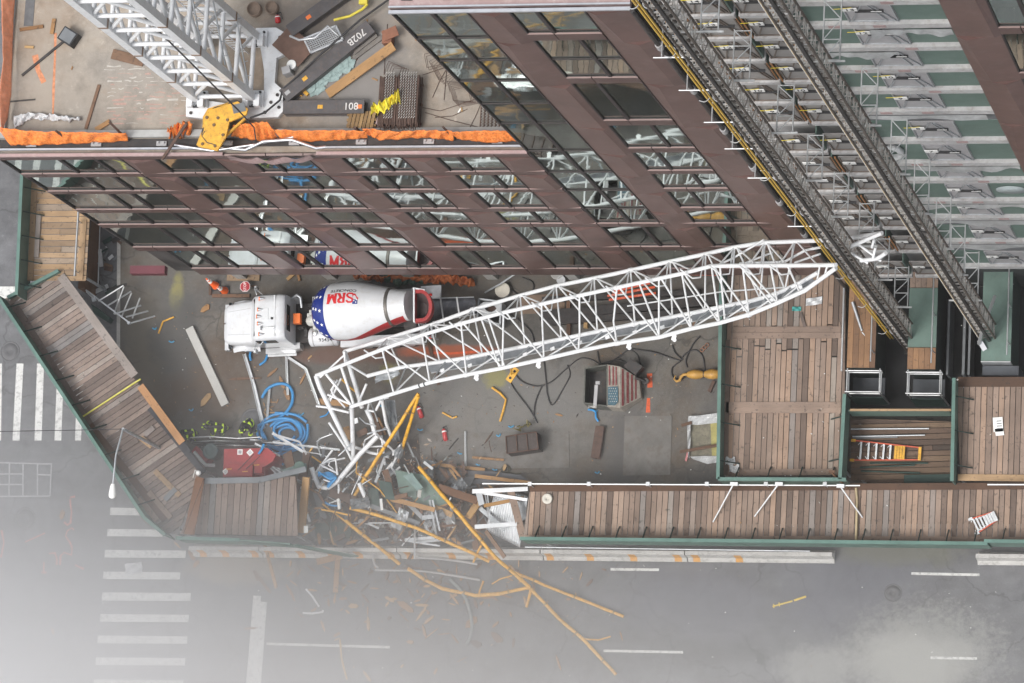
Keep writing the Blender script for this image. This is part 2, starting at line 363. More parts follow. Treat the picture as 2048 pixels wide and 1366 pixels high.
for a, b2 in (((-10, 925), (104, 928)), ((-10, 993), (100, 992)), ((-10, 948), (45, 948)), ((-10, 969), (45, 969)), ((19, 926), (18, 992)), ((46, 926), (46, 992)), ((75, 926), (75, 992)), ((103, 928), (100, 992)), ((76, 949), (101, 950))): mb.bar(P(*a, RZ + .018), P(*b2, RZ + .018), .07, .02)
part("frame", mb, M("pale_iron", (.34, .34, .35), .6, .1, .15, 4), cb)

# jersey barriers along the street
def barrier(u0, u1, stripes, label):
    a = P(u0, 1096 + (u0 - 375) * .0098, .78); b2 = P(u1, 1096 + (u1 - 375) * .0098, .78)
    t = thing("concrete_barrier", (a.x, a.y, RZ), label, "barrier", "concrete barriers along the street edge")
    mb = MB(); prof = [(-.30, RZ), (.30, RZ), (.30, RZ + .10), (.14, .12), (.09, .78), (-.09, .78), (-.14, .12), (-.30, RZ + .10)]
    n = len(prof); gap = .03
    vs = [(a.x + gap, a.y - y - .0, zz) for y, zz in prof] + [(b2.x - gap, b2.y - y, zz) for y, zz in prof]
    mb.add(vs, [tuple(range(n))[::-1], tuple(range(n, 2 * n))] + [(i, (i + 1) % n, n + (i + 1) % n, n + i) for i in range(n)])
    part("body", mb, M("barrier_concrete", (.52, .51, .49), .8, 0, .1, 1.2, (.2, .19, .17), .7, .3), t)
    st = MB()
    for u in stripes:
        f = (u - u0) / (u1 - u0); x = a.x + (b2.x - a.x) * f; y = a.y + (b2.y - a.y) * f
        st.add([(x - .17, y - .1435, .125), (x + .17, y - .1435, .125), (x + .17, y - .0935, .76), (x - .17, y - .0935, .76)], [(0, 1, 2, 3)])
        st.add([(x - .17, y - .305, RZ + .105), (x + .17, y - .305, RZ + .105), (x + .17, y - .144, .125), (x - .17, y - .144, .125)], [(0, 1, 2, 3)])
    part("stripe", st, M("orange_stripe", (.62, .30, .05), .7, 0, .12, 4, (.5, .45, .4), .5), t)
barrier(376, 517, (398, 443, 502), "short white concrete barrier at the crosswalk end of the row")
barrier(517, 793, (533, 596, 656, 712, 775), "white concrete barrier with five orange stripes below the broken shed edge")
barrier(793, 1080, (813, 898, 976), "white concrete barrier under the crossing yellow pipes")
barrier(1080, 1369, (1094, 1175, 1262, 1351), "white concrete barrier with four orange stripes below the long shed")
barrier(1369, 1665, (1388, 1474), "worn concrete barrier with most of its white paint scraped off")
barrier(1950, 2200, (2080,), "concrete barrier at the far right beyond the vehicle gap")
# ============================================================ BUILDINGS
YF = 2.1; YH = 2.6; ROOF = 29.0
XL, XT, XR, XQ = -15.2, 7.65, 16.35, 27.1
BANDS = [(7.0, 5.3), (11.65, 10.55), (16.35, 15.4), (19.35, 18.4), (22.9, 22.05), (26.1, 25.2)]
m_frame = M("window_frame", (.028, .02, .02), .5, .2, .15, 3)
def window(root, x0, x1, z0, z1, mull, hor=(), lab=None):
    z1 += .26
    fr = MB(); y = YF + .03
    for x in mull: fr.box(x - .06, y - .06, z0, x + .07, y, z1, .5)
    fr.box(x0, y - .06, z0, x0 + .06, y, z1, .5); fr.box(x1 - .06, y - .06, z0, x1, y, z1, .5)
    fr.box(x0, y - .03, z0, x1, y, z0 + .03, .5); fr.box(x0, y - .03, z1 - .03, x1, y, z1, .5)
    for h in hor: fr.box(x0, y - .05, h - .05, x1, y - .002, h + .05, .5)
    f = part("window", fr, m_frame, root); gl = MB()
    xs = [x0] + sorted(mull) + [x1]; zs = [z0] + sorted(hor) + [z1]
    for a, b2 in zip(xs, xs[1:]):
        for c, d in zip(zs, zs[1:]):
            t1, t2 = rnd(-.003, .003), rnd(-.003, .003)     # each pane sits a hair out of true
            gl.add([(a, y + .012 - t1, c), (b2, y + .01 + t1, c), (b2, y + .01 + t1 + t2, d), (a, y + .01 - t1 + t2, d)], [(0, 1, 2, 3)])
    part("pane", gl, m_glass, f, lab)
def pier(root, x0, x1, z0, z1, kind):
    mb = MB(); wd = x1 - x0; y = YF + .0
    a, b2, out = ((.80, .86, .12), (.30, .16, .11), (.62, .70, .13), (.2, .34, .12))[kind % 4]
    TL, TR, BL, BR = V((x0, y, z1)), V((x1, y, z1)), V((x0, y, z0)), V((x1, y, z0))
    T = V((x0 + a * wd, y - out, z1 - .25)); B = V((x0 + b2 * wd, y - out, z0 + .12))
    mb.add([TL, TR, BL, BR, T, B], [(0, 2, 5), (0, 5, 4), (4, 5, 3), (4, 3, 1), (0, 4, 1), (2, 3, 5)])
    part("pier_panel", mb, m_brown, root)
def band(root, x0, x1, zt, zb, cuts):
    mb = MB(); zb += .24; e = .018
    xs = [x0] + [c for c in cuts if x0 < c < x1] + [x1]
    for a, b2 in zip(xs, xs[1:]):
        mb.add([(a + e, YF - .045, zb + .02), (b2 - e, YF - .045, zb + .02), (b2 - e, YF - .055, zt - .03), (a + e, YF - .055, zt - .03),
                (a + e, YF + .035, zb), (b2 - e, YF + .035, zb), (b2 - e, YF + .035, zt), (a + e, YF + .035, zt)],
               [(0, 1, 2, 3), (3, 2, 6, 7), (0, 4, 5, 1), (0, 3, 7, 4), (1, 5, 6, 2)])
    part("band", mb, m_band, root)

# ---------- low building
lowb = thing("low_building", (XL, YF, 0), "low bronze and glass building with the crane on its flat concrete roof", "building")
mb = MB(); mb.box(XL + .02, YF + .2, 5.32, XT - .02, 24, ROOF - .35); mb.box(XL + 1.6, YF + 1.7, 0, XT - .02, 24, 5.3)
part("wall", mb, M("core_wall", (.05, .045, .043), .8), lowb)
m_roof = ground_mat("roof_concrete", (.43, .375, .315), (.50, .46, .41), (.33, .25, .185), (.34, .305, .265),
    lambda t, c: spot(t, spot(t, spot(t, c, P(700, 150, ROOF), 2.2, 2.6, (.215, .205, .20), .8, .5), P(620, 40, ROOF), 1.8, 1.5, (.17, .15, .135), .7, .8), P(90, 150, ROOF), 1.0, 3.5, (.33, .28, .23), .5, .5))
mb = MB(); mb.box(XL, YF + .1, ROOF - .35, XT - .02, 24, ROOF); part("roof", mb, m_roof, lowb)
cuts = [-14.2, -10.9, -9.83, -7.4, -5.82, -3.4, -1.8, .6, 2.2, 4.7, 6.2, 8.6, 10.4, 12.9, 14.67, 17, 29.5, 31.5]
PIERS = [(-9.83, -8.42), (-5.82, -4.42), (-1.8, -.4), (2.2, 3.6), (6.2, 7.6)]
rows = BANDS + [(28.85, 28.1)]
for zt, zb in BANDS: band(lowb, XL if zt > 8 else -13.9, XT - .01, zt, zb, cuts)
band(lowb, XL, XT - .01, 29.12, 28.3, cuts)
for k in range(6):
    z0, z1 = BANDS[k][0], (BANDS[k + 1][1] if k < 5 else 28.3)
    for j, (a, b2) in enumerate(PIERS): pier(lowb, a, b2, z0 - .04, z1 + .04, k + 2 * j + (j % 2) * 3)
    xs = [(XL if k else -13.9, -9.83)] + [(PIERS[j][1], PIERS[j + 1][0]) for j in range(4)]
    for j, (a, b2) in enumerate(xs):
        mu = [a + (b2 - a) * (.36 if (k + j) % 2 else .62)]
        if j == 0: mu = [-12.6, -11.6 + .3 * (k % 3)]
        window(lowb, a, b2, z0, z1, mu)
q = PY(298, 541, YF - .3); mb = MB(); mb.box(q.x - .85, YF - .5, q.z - .2, q.x + .85, YF - .12, q.z + .25); part("corner_fin", mb, M("wine_panel", (.13, .035, .045), .35, .2, .1, 2), lowb)
for x in (-13.6, -9.1, -5.1, -1.1, 2.9, 6.9):
    mb = MB(); mb.box(x - .25, YF + .9, 0, x + .25, YF + 1.4, 5.3); part("column", mb, m_conc, lowb)
# roof edge: kerb, steel rail, cap
mb = MB(); mb.box(XL + .1, YF + .75, ROOF, XT - .03, YF + 1.05, ROOF + .22); mb.box(XL + .1, YF + 1.05, ROOF, XL + .4, 24, ROOF + .22); part("roof_kerb", mb, M("kerb_concrete", (.36, .36, .35), .85, 0, .14, 2), lowb)
mb = MB(); mb.box(XL, YF - .06, 29.125, -5.2, YF + .07, 29.25); mb.box(-1.2, YF - .06, 29.125, XT - .02, YF + .07, 29.25); part("edge_cap", mb, m_pink, lowb)
mb = MB()
mb.box(XL, YF + .2, 29.2, -5.3, YF + .28, 29.3); mb.box(-.8, YF + .2, 29.2, XT - .03, YF + .28, 29.3)
mb.tube([(-5.3, YF + .26, 29.26), (-4.2, YF + .15, 29.3), (-3.4, YF + .45, 29.5), (-2.2, YF + .5, 29.6), (-1.2, YF + .2, 29.3), (-.8, YF + .26, 29.26)], .07, 6)
mb.tube([(-7.4, YF + .4, 29.3), (-5.6, YF + .1, 29.4), (-3.8, YF + .35, 29.4), (-2.0, YF + .65, 29.5)], .05, 6)
part("edge_rail", mb, M("bright_rail", (.52, .53, .56), .3, .7, .1, 3), lowb)
mb = MB(); mb.box(XL + .02, YF + .36, ROOF, XT - .04, YF + .7, ROOF + .06); part("edge_gutter", mb, m_dsteel, lowb)
for k in range(8):
    x = -13.6 + k * 2.85; mb = MB(); mb.box(x - .22, YF + .38, 29.06, x + .22, YF + .58, 29.16); mb.tube([(x - .12, YF + .5, 29.2), (x - .12, YF + .5, 29.27)], .04, 6); mb.tube([(x + .12, YF + .5, 29.2), (x + .12, YF + .5, 29.27)], .04, 6)
    part("rail_bracket", mb, m_grey, lowb)
mb = MB()
mb.grid(lambda a, c: (-5.0 + a * 3.6, YF - .12 - .22 * abs(math.sin(a * 9 + c * 3)) * math.sin(a * 3.14) - .04 * c, 29.3 - c * .55 + .12 * math.sin(a * 14)), 22, 5, smooth=False)
part("torn_cap", mb, M("crumpled_cap", (.34, .24, .235), .35, .5, .12, 3), lowb, "crumpled pinkish cap sheet torn open")

# ---------- tower
tow = thing("tower_building", (XT, YF, 0), "tall bronze clad tower rising over the roof beside the hoist masts", "building")
TB = BANDS[:3]; HI = [(19.35, 18.4), (22.9, 22.05), (26.1, 25.2), (29.95, 28.9), (34.45, 33.35), (40.9, 39.8), (47.05, 45.9)]
TOP = 50.2
mb = MB(); mb.box(XT + .02, YF + .2, 5.32, XR - .02, 26, TOP - .32); mb.box(XT, YF + 1.7, 0, XR - .02, 26, 5.3); part("wall", mb, MATS["core_wall"], tow)
mb = MB(); mb.box(XT, YF + .1, TOP - .3, XR - .02, 26, TOP); part("upper_slab", mb, m_pink, tow)
mb = MB(); mb.box(XT, YF - .10, TOP - .1, XR, YF + .02, TOP + .02); mb.box(XT, YF + .1, TOP, XR, YF + .16, TOP + .08); part("edge_rail", mb, MATS["bright_rail"], tow)
for k in range(6):
    x = 8.3 + k * 1.5; mb = MB(); mb.box(x - .2, YF + .36, TOP + .003, x + .2, YF + .62, TOP + .1); part("rail_bracket", mb, m_dsteel, tow)
mb = MB(); mb.tube([(10.2, YF + .55, TOP + .18), (11.8, YF + .5, TOP + .18)], .16, 10); part("pipe_roll", mb, m_grey, tow)
XG = 10.45
for zt, zb in TB: band(tow, XT, XR, zt, zb, cuts)
for zt, zb in HI: band(tow, 11.9, 14.67, zt, zb, cuts)
rows = TB + HI
for k in range(len(rows)):
    z0 = rows[k][0]; z1 = rows[k + 1][1] if k + 1 < len(rows) else TOP - .32
    full = z0 < 16
    pier(tow, XG, 11.9, (z0 if full else rows[k][1]) - .04, (z1 if z1 < 16.3 else (rows[k + 1][1] if k + 1 < len(rows) else TOP - .32)) + .02, k + 1 if k != 6 else 0)
    pier(tow, 14.67, XR, (z0 if full else rows[k][1]) - .04, (z1 if z1 < 16.3 else (rows[k + 1][1] if k + 1 < len(rows) else TOP - .32)) + .02, k + 2 if k != 6 else 0)
    window(tow, 11.9, 14.67, z0, z1, [12.9 if k % 2 else 13.6], [43.4] if k == len(rows) - 2 else ())
    if full and k < 2: window(tow, XT, XG, z0, z1, [8.6 + .9 * (k % 2)])
window(tow, XT, XG, 16.35, TOP - .32, [9.1], [19, 22.4, 25.7, 29.4, 33.9, 37, 40.4, 43.4, 46.5], "tall green tinted strip of glass beside the bronze piers")
mb = MB(); mb.tube([(XR + .06, YF - .12, 2), (XR + .06, YF - .12, TOP)], .09, 8); part("corner_pipe", mb, m_dsteel, tow)
for k in range(7): 
    mb = MB(); mb.lathe((XR + .06, YF - .12, 8 + k * 6.2), (XR + .06, YF - .12, 8.5 + k * 6.2), [(0, .13), (1, .13)], 10); part("pipe_collar", mb, m_grey, tow)

# ---------- hoist landing wall and right wing
SL = [5.7, 10.9, 15.6, 18.75, 22.5, 25.5, 29.25, 33.95, 37.1, 40.2, 43.25, 46.3, 49.3, 52.4, 55.6]
lw = thing("hoist_landing_wall", (XR, YH, 0), "wall of green panels and grey numbered gates behind the hoist masts", "landing wall")
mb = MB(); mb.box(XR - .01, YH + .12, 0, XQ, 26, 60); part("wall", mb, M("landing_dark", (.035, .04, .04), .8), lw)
mb = MB(); mb.box(XR, YH - .02, 5.0, 17.15, YH + .118, 60); part("recess_shade", mb, M("recess_shade", (.012, .016, .02), .7), lw)  # near-black strip paints the shade of the recessed gap by the tower corner
m_slab = M("slab_edge", (.45, .445, .445), .75, 0, .2, 1.6, (.27, .22, .2), .65)
m_gate = M("gate_mesh", (.38, .37, .38), .55, .1, .14, .9, (.40, .40, .41), .5)
m_gateb = M("gate_brown_grey", (.29, .275, .265), .6, .1, .14, .9)
for k, z in enumerate(SL):
    mb = MB(); mb.box(17.2, YH - .16, z - .55, XQ - .02, YH + .119, z - .02); part("slab_edge", mb, m_slab, lw)
    for x in (19.2, 22.6, 24.2) if k % 2 else (24.9, 21.4): mb = MB(); mb.box(x, YH - .175, z - .4, x + .45, YH - .14, z - .12); part("slab_patch", mb, m_pink, lw)
for k, (z, z1) in enumerate(zip(SL, SL[1:])):
    z1 -= .55; tall = z1 - z > 3.2
    mb = MB(); mb.box(21.9, YH + .0, z, 23.36, YH + .1, min(z1, z + 2.6)); mb.box(25.16, YH + .0, z, XQ - .02, YH + .1, min(z1, z + 2.6)); part("green_panel", mb, m_greenl, lw)
    if tall: mb = MB(); mb.box(21.9, YH + .02, z + 2.6, XQ - .02, YH + .09, z1); part("sheet_strip", mb, m_greyd, lw)
    mb = MB(); mb.box(17.3, YH + .02, z, 21.86, YH + .1, z1); part("grey_panel", mb, m_grey, lw)
for k, (z, a, b2) in enumerate(((33.4, 17.4, 26.6), (28.6, 17.6, 22.4), (25.0, 21.8, 26.9), (18.2, 18.0, 26.7), (15.1, 17.5, 26.9), (10.4, 17.4, 26.8), (39.6, 17.3, 20.6), (45.7, 24.0, 26.9), (42.7, 22.0, 24.6))):
    mb = MB(); mb.grid(lambda x, y: (a + (b2 - a) * x, YH - .19 - .05 * y - .05 * math.sin(x * 23 + k) * y, z - .02 - y * (.55 + .22 * math.sin(x * 7 + k * 2) + .1 * math.sin(x * 19))), 26, 4); part("film_strip", mb, M("landing_film", (.36, .37, .375), .35, 0, .25, 2.5), lw)
# right wing of the tower
rw = thing("right_wing", (XQ, YF, 0), "bronze wing of the tower to the right of the green landing wall", "building")
mb = MB(); mb.box(XQ + .02, YF + .2, 0, 40, 26, 60); part("wall", mb, MATS["core_wall"], rw)
RB = [(7, 5.3), (11.65, 10.55), (16.35, 15.4), (22.9, 22.05), (29.95, 28.9), (34.45, 33.35), (40.9, 39.8), (47.05, 45.9), (53, 52), (60, 59)]
for k, (zt, zb) in enumerate(RB):
    band(rw, 28.7, 38, zt, zb, cuts)
    z0 = RB[k - 1][0] if k else 0
    pier(rw, XQ, 28.7, (RB[k - 1][1] if k else 0), zb + .02, k); window(rw, 28.7, 38, z0, zb, [29.8, 32.4, 34.5])
# ============================================================ HOISTS
m_label = M("sign_white", (.80, .80, .78), .6, 0, .03, 3)
def gate(kind, num, z, z1):
    h = min(z1 - z, 2.5)
    if kind == 'C': x0, x1, y, where, mt = 23.36, 25.16, YH - .03, "between green panels on the wide right-hand wall", m_gate
    elif kind == 'A': x0, x1, y, where, mt = 18.3, 19.75, YF, "on the left landing beside the first hoist mast", m_gateb
    else: x0, x1, y, where, mt = 20.05, 21.75, YF, "on the middle landing between the two hoist masts", m_gateb
    t = thing("landing_gate", (x0, y, z), "landing gate signed %d %s" % (num, where), "landing gate", "numbered landing gates of the hoists")
    mb = MB(); mb.box(x0, y + .01, z + .02, x1, y + .05, z + h); part("panel", mb, mt, t)
    mb = MB(); cx = (x0 + x1) / 2; w3 = (x1 - x0)
    for a, b2 in (((x0 + .04, z), (x0 + .04, z + h)), ((x1 - .04, z), (x1 - .04, z + h)), ((x0, z + .08), (x1, z + .08)), ((x0 + .15, z + .1), (cx - .1, z + h - .1)), ((cx + .5, z + .1), (cx, z + h - .1)), ((x1 - .1, z + .1), (cx + .1, z + h - .1))):
        mb.bar((a[0], y - .02, a[1]), (b2[0], y - .02, b2[1]), .05, .045, (0, 1, 0))
    part("frame", mb, m_galv if kind == 'C' else M("frame_brown", (.16, .13, .11), .6, .2, .2, 4), t)
    mb = MB(); mb.bar((cx - .45, y - .06, z + h * .6), (cx + .55, y - .06, z + h * .6), .05, .1, (0, 1, 0)); part("latch", mb, m_ink, t)
    if kind == 'C':
        mb = MB(); mb.box(cx + .12, y - .10, z + h * .6 - .03, cx + .5, y - .088, z + h * .6 + .1); part("latch_plate", mb, m_label, t)
    sx = {'C': 23.66, 'A': 18.78, 'B': 20.4}[kind]; sz = z + (1.72 if kind == 'C' else 1.75)
    mb = MB(); mb.box(sx - .26, y - .08, sz - .17, sx + .26, y - .05, sz + .17); sg = part("sign", mb, m_label, t)
    text(str(num), .36, Matrix.Translation((sx, y - .085, sz)) @ Matrix.Rotation(math.pi / 2, 4, 'X'), m_ink, sg, "number")
    if num > 7:
        mb = MB(); mb.tube([(sx - .55, y - .07, sz + .1), (sx - .25, y - .1, sz + .24), (sx + .1, y - .07, sz + .26)], .012, 4); part("strap", mb, M("yellow_strap", (.75, .60, .04), .5), t)
    if kind != 'C':
        mb = MB(); mb.box(x0 - .05, y - .02, z - .1, x1 + .12, YH - .17, z + .015); mb.box(x0 - .05, y - .12, z - .32, x1 + .1, y - .02, z + .02); part("sill", mb, m_slab, t)
        mb = MB(); mb.box(x1 + .01, y, z + .02, x1 + .06, YH + .018, z + h); part("side_panel", mb, m_green, t)
        if num % 2: mb = MB(); mb.bar((x0 - .12, y, z - .3), (x0 - .12, y, z + h), .07, .07, tone=.5); mb.bar((x0 - .27, y, z - .3), (x0 - .27, y, z + h), .05, .05); part("post", mb, M("orange_post", (.30, .14, .05), .6, .2, .2, 4), t)
for k, (z, z1) in enumerate(zip(SL[:13], SL[1:14])):
    for kd in 'ABC': gate(kd, k + 2, z, z1 - .55)
mb = MB(); mb.lathe((26.0, YH - .02, 20.2), (26.0, YH - .06, 20.2), [(0, .62), (1, .62), (1, .02)], 28); one("round_plate", mb, M("pale_disc", (.36, .41, .42), .5), "pale round disc on the green wall above the lower gates", "disc")
mb = MB(); mb.tube([(22.0 + .45 * math.sin(a * .5), YH - .12, 28.3 - 1.0 * (1 - math.cos(a * .5))) for a in range(7)], .14, 8); one("duct_elbow", mb, m_film, "pale curved duct elbow at the dark slot left of gate 7", "duct")

def tie(u, v, n):
    c = PY(u, v, 1.15); x, z = c.x, c.z
    mb = MB(); y0, y1 = .15, YH - .2 if n == 2 else YF - .05
    for dx in (-.3, .3): mb.tube([(x + dx, y0, z), (x + dx, y1, z)], .029, 6)
    ys = [y0 + (y1 - y0) * q for q in (.04, .36, .68, .97)]
    for q in ys: mb.tube([(x - .3, q, z), (x + .3, q, z)], .024, 6)
    mb.tube([(x - .3, ys[1], z), (x + .3, ys[2], z)], .022, 6); mb.tube([(x + .3, ys[2], z), (x - .3, ys[3], z)], .022, 6); mb.tube([(x - .3, ys[0], z), (x + .3, ys[1], z)], .022, 6)
    mb.bar((x - .95, y0 + .02, z + .06), (x + .5, y0 + .02, z + .06), .06, .08)
    return mb
M1T = [(1421, 8), (1484, 108), (1571, 215), (1630, 313), (1682, 387), (1733, 447), (1764, 516), (1803, 572)]
M2T = [(1664, 68), (1738, 200), (1797, 300), (1843, 381), (1886, 453), (1915, 506), (1943, 558)]
def mast(x, n, label, ties, x_y):
    t = thing("hoist_mast", (x, -.02, 0), label, "hoist mast", "lattice masts of the construction hoists")
    y0, y1, H = -.36, .30, 62; mb = MB()
    cs = [(x - .33, y0), (x + .33, y0), (x + .33, y1), (x - .33, y1)]
    for cx, cy in cs: mb.tube([(cx, cy, 0), (cx, cy, H)], .055, 6)
    part("chord", mb, M("mast_chord", (.12, .10, .085), .55, .4, .25, 2, (.2, .12, .07), .5), t)
    mb = MB(); s = .754; k = 0; z = .1
    while z < H - s:
        for i in range(4):
            a, b2 = cs[i], cs[(i + 1) % 4]
            mb.tube([(a[0], a[1], z), (b2[0], b2[1], z)], .028, 4)
            if k % 2: a, b2 = b2, a
            mb.tube([(a[0], a[1], z), (b2[0], b2[1], z + s)], .024, 4)
        z += s; k += 1
    part("lattice", mb, M("mast_galv", (.36, .35, .335), .5, .4, .3, 3, (.19, .125, .075), .8), t)
    mb = MB(); mb.box(x + .02, y0 - .16, 0, x + .14, y0 - .06, H); part("rack", mb, M("greasy_rack", (.022, .02, .02), .45, .3, .3, 3), t)
    # walkway ladder with orange rails left of the lattice
    mb = MB()
    for dx in (-.72, -.48): mb.tube([(x + dx, .12, 0), (x + dx, .12, H)], .032, 6)
    part("orange_rail", mb, M("rail_orange", (.36, .17, .05), .55, .1, .3, 2, (.3, .3, .3), .6), t)
    mb = MB(); z = .2
    while z < H: mb.tube([(x - .72, .12, z), (x - .33, .15, z + .1)], .02, 4); mb.tube([(x - .72, .12, z), (x - .6, -.1, z)], .018, 4); z += .42
    part("rung", mb, m_galv, t)
    mb = MB()
    for dx in x_y: mb.tube([(x + dx, 0, 1.2), (x + dx, 0, H)], .042, 6)
    part("feed_pipe", mb, M("yellow_pipe", (.62, .40, .05), .45, 0, .15, 3, (.3, .16, .05), .4), t)
    for k in range(10):
        z = 3 + k * 6.1; mb = MB()
        for sx, c in ((1, x_y[0] - .12), (-1, x_y[0] + .45)):
            if n == 2 and sx == 1: continue
            pts = [(x + c - sx * .16, -.1, z)] + [(x + c + sx * .22 * math.sin(a), .05 - .2 * math.cos(a), z) for a in [i * math.pi / 8 for i in range(9)]] + [(x + c - sx * .16, .25, z)]
            mb.tube(pts, .02, 5)
        part("cable_guide", mb, m_alu, t)
    mb = MB(); mb.box(x - .45, -.5, -.02, x + .45, .45, .06); part("base_plate", mb, m_dsteel, t)
    for i, (u, v) in enumerate(ties): part("wall_tie", tie(u, v, n), M("tie_galv", (.46, .475, .48), .45, .3, .2, 3, (.3, .26, .22), .4), t)
    return t
mast(19.22, 1, "left hoist mast with twin yellow feed pipes, crossing the fallen boom", M1T, (-.95, -.82))
mast(23.02, 2, "right hoist mast with one yellow pipe, ahead of the green wall", M2T, (-.6,))
for z, x0, x1 in ((46.8, 16.5, 18.2), (42.2, 16.5, 18.1), (37.4, 16.5, 18.1), (33.2, 16.5, 18.1), (28.3, 16.5, 18.1), (19.5, 16.6, 18.0)):
    mb = MB(); mb.tube([(x0, 1.2, z), (x1, 1.2, z)], .035, 6); mb.tube([(x0 + .3, 1.2, z), (x0 + .3, 2.55, z)], .03, 6)
    one("standoff_pipe", mb, m_alu, "white stand-off pipe in the dark slot at the tower corner", "pipe", "stand-off pipes at the tower corner")

# ---------- hoist cars, seen from above
m_carend = M("car_panel_dark", (.05, .056, .066), .5, .1, .2, 1.5)
def car(u0, u1, v0, v1, label, sections, frame=True):
    zt = 3.2; a = P(u0, v1, zt); b2 = P(u1, v0, zt); x0, x1, y0, y1 = a.x, b2.x, a.y, b2.y
    t = thing("hoist_car", ((x0 + x1) / 2, (y0 + y1) / 2, .3), label, "hoist car", "hoist cars parked at the mast feet")
    mb = MB(); mb.box(x0 + .02, y0 + .02, .06, x1 - .02, y1, zt - .09); part("cabin", mb, M("cabin_dark", (.03, .045, .042), .6, .1, .2, 1.5), t)
    for va, vb, mt in sections:
        ya, yb = P(u0, vb, zt).y, P(u0, va, zt).y; mb = MB()
        if mt is m_green: mb.box(x0, ya, zt - .085, x1, yb, zt)
        else:
            k = 5
            for i in range(k): mb.box(x0 + (x1 - x0) * i / k + .006, ya + .004, zt - .085, x0 + (x1 - x0) * (i + 1) / k - .006, yb - .004, zt + rnd(-.008, .008))
        part("roof_board", mb, mt, t)
    mb = MB(); mb.tube([(x1 - .06, y0 + .1, zt + 1.0), (x1 - .06, y1 - .3, zt + 1.0)], .035, 6)
    for q in (.15, .55, .95): mb.tube([(x1 - .06, y0 + (y1 - y0) * q * .93 + .1, zt), (x1 - .06, y0 + (y1 - y0) * q * .93 + .1, zt + 1.02)], .03, 6)
    part("guard_rail", mb, m_alu, t)
    if frame:
        fy = y0 - 1.1; xr = x1 + .28; mb = MB()
        for z in (zt - .1, zt - .55):
            for yy in (y0 - .12, fy): mb.tube([(x0 - .05, yy, z), (xr, yy, z)], .04, 6)
            for xx in (x0 + .03, xr - .06): mb.tube([(xx, y0 - .02, z), (xx, fy, z)], .04, 6)
        for xx in (x0 + .03, xr - .06): mb.tube([(xx, fy, .02), (xx, fy, zt - .1)], .045, 6)
        part("gate_frame", mb, m_alu, t)
        mb = MB(); mb.box(x0, fy + .02, 1.1, xr - .1, y0 - .1, 1.18); part("ramp", mb, m_carend, t)
        mb = MB(); mb.box(x0, fy - .06, .02, xr - .08, fy - .02, 1.9); part("front_panel", mb, m_greend, t)
    else:
        mb = MB(); mb.box(x0, y0 - .06, .05, x1, y0 - .012, zt + .05); part("front_panel", mb, m_alu, t)
        mb = MB(); mb.box(x0, y0 - .55, .05, x1 + .3, y0 - .1, 2.6); part("counter_box", mb, m_carend, t)
    return t
car(1693, 1756, 560, 735, "hoist car with an orange board roof left of the first mast", [(560, 735, wood("car_boards", [(0, (.16, .09, .055)), (.5, (.27, .15, .08)), (1, (.36, .20, .10))]))])
car(1814, 1877, 540, 738, "hoist car with green centre and board ends between the masts", [(540, 575, m_deck), (576, 694, m_green), (695, 738, MATS["car_boards"])])
car(1962, 2027, 521, 722, "hoist car with an all green roof right of the second mast", [(521, 722, m_green)], False)
mb = MB(); p, q = P(1697, 832), P(2300, 470); mb.box(p.x, p.y, .001, q.x, YH + .1, .02); one("hoist_pit_dark", mb, M("pit_black", (.016, .016, .018), .8, 0, .3, 1), "black sheet standing in for the dark of the pit under the hoist cars", "mat")  # flat black sheet paints the darkness of the pit
mb = MB(); mb.bar(P(1958, 688, 3.6), P(1968, 650, 5.2), .14, .12); mb.bar(P(1968, 650, 5.2), P(1990, 592, 4.4), .13, .1); mb.bar(P(1958, 680, 3.5), P(1970, 700, 3.3), .22, .12)
one("bent_bracket", mb, m_alu, "bent silver bracket arm lying across the green car roof", "bracket")
mb = MB(); x, y = P(1835, 800).x, P(1835, 700).y
for u, wd in ((1893, .1), (1925, .12), (1936, .1)):
    mb.box(P(u, 800, 1.5).x - wd / 2, P(u, 750, 1.5).y, .02, P(u, 800, 1.5).x + wd / 2, P(u, 600, 1.5).y, 1.6)
one("pit_rails", mb, m_greyd, "dark grey rails standing in the pit between two hoist cars", "rails")
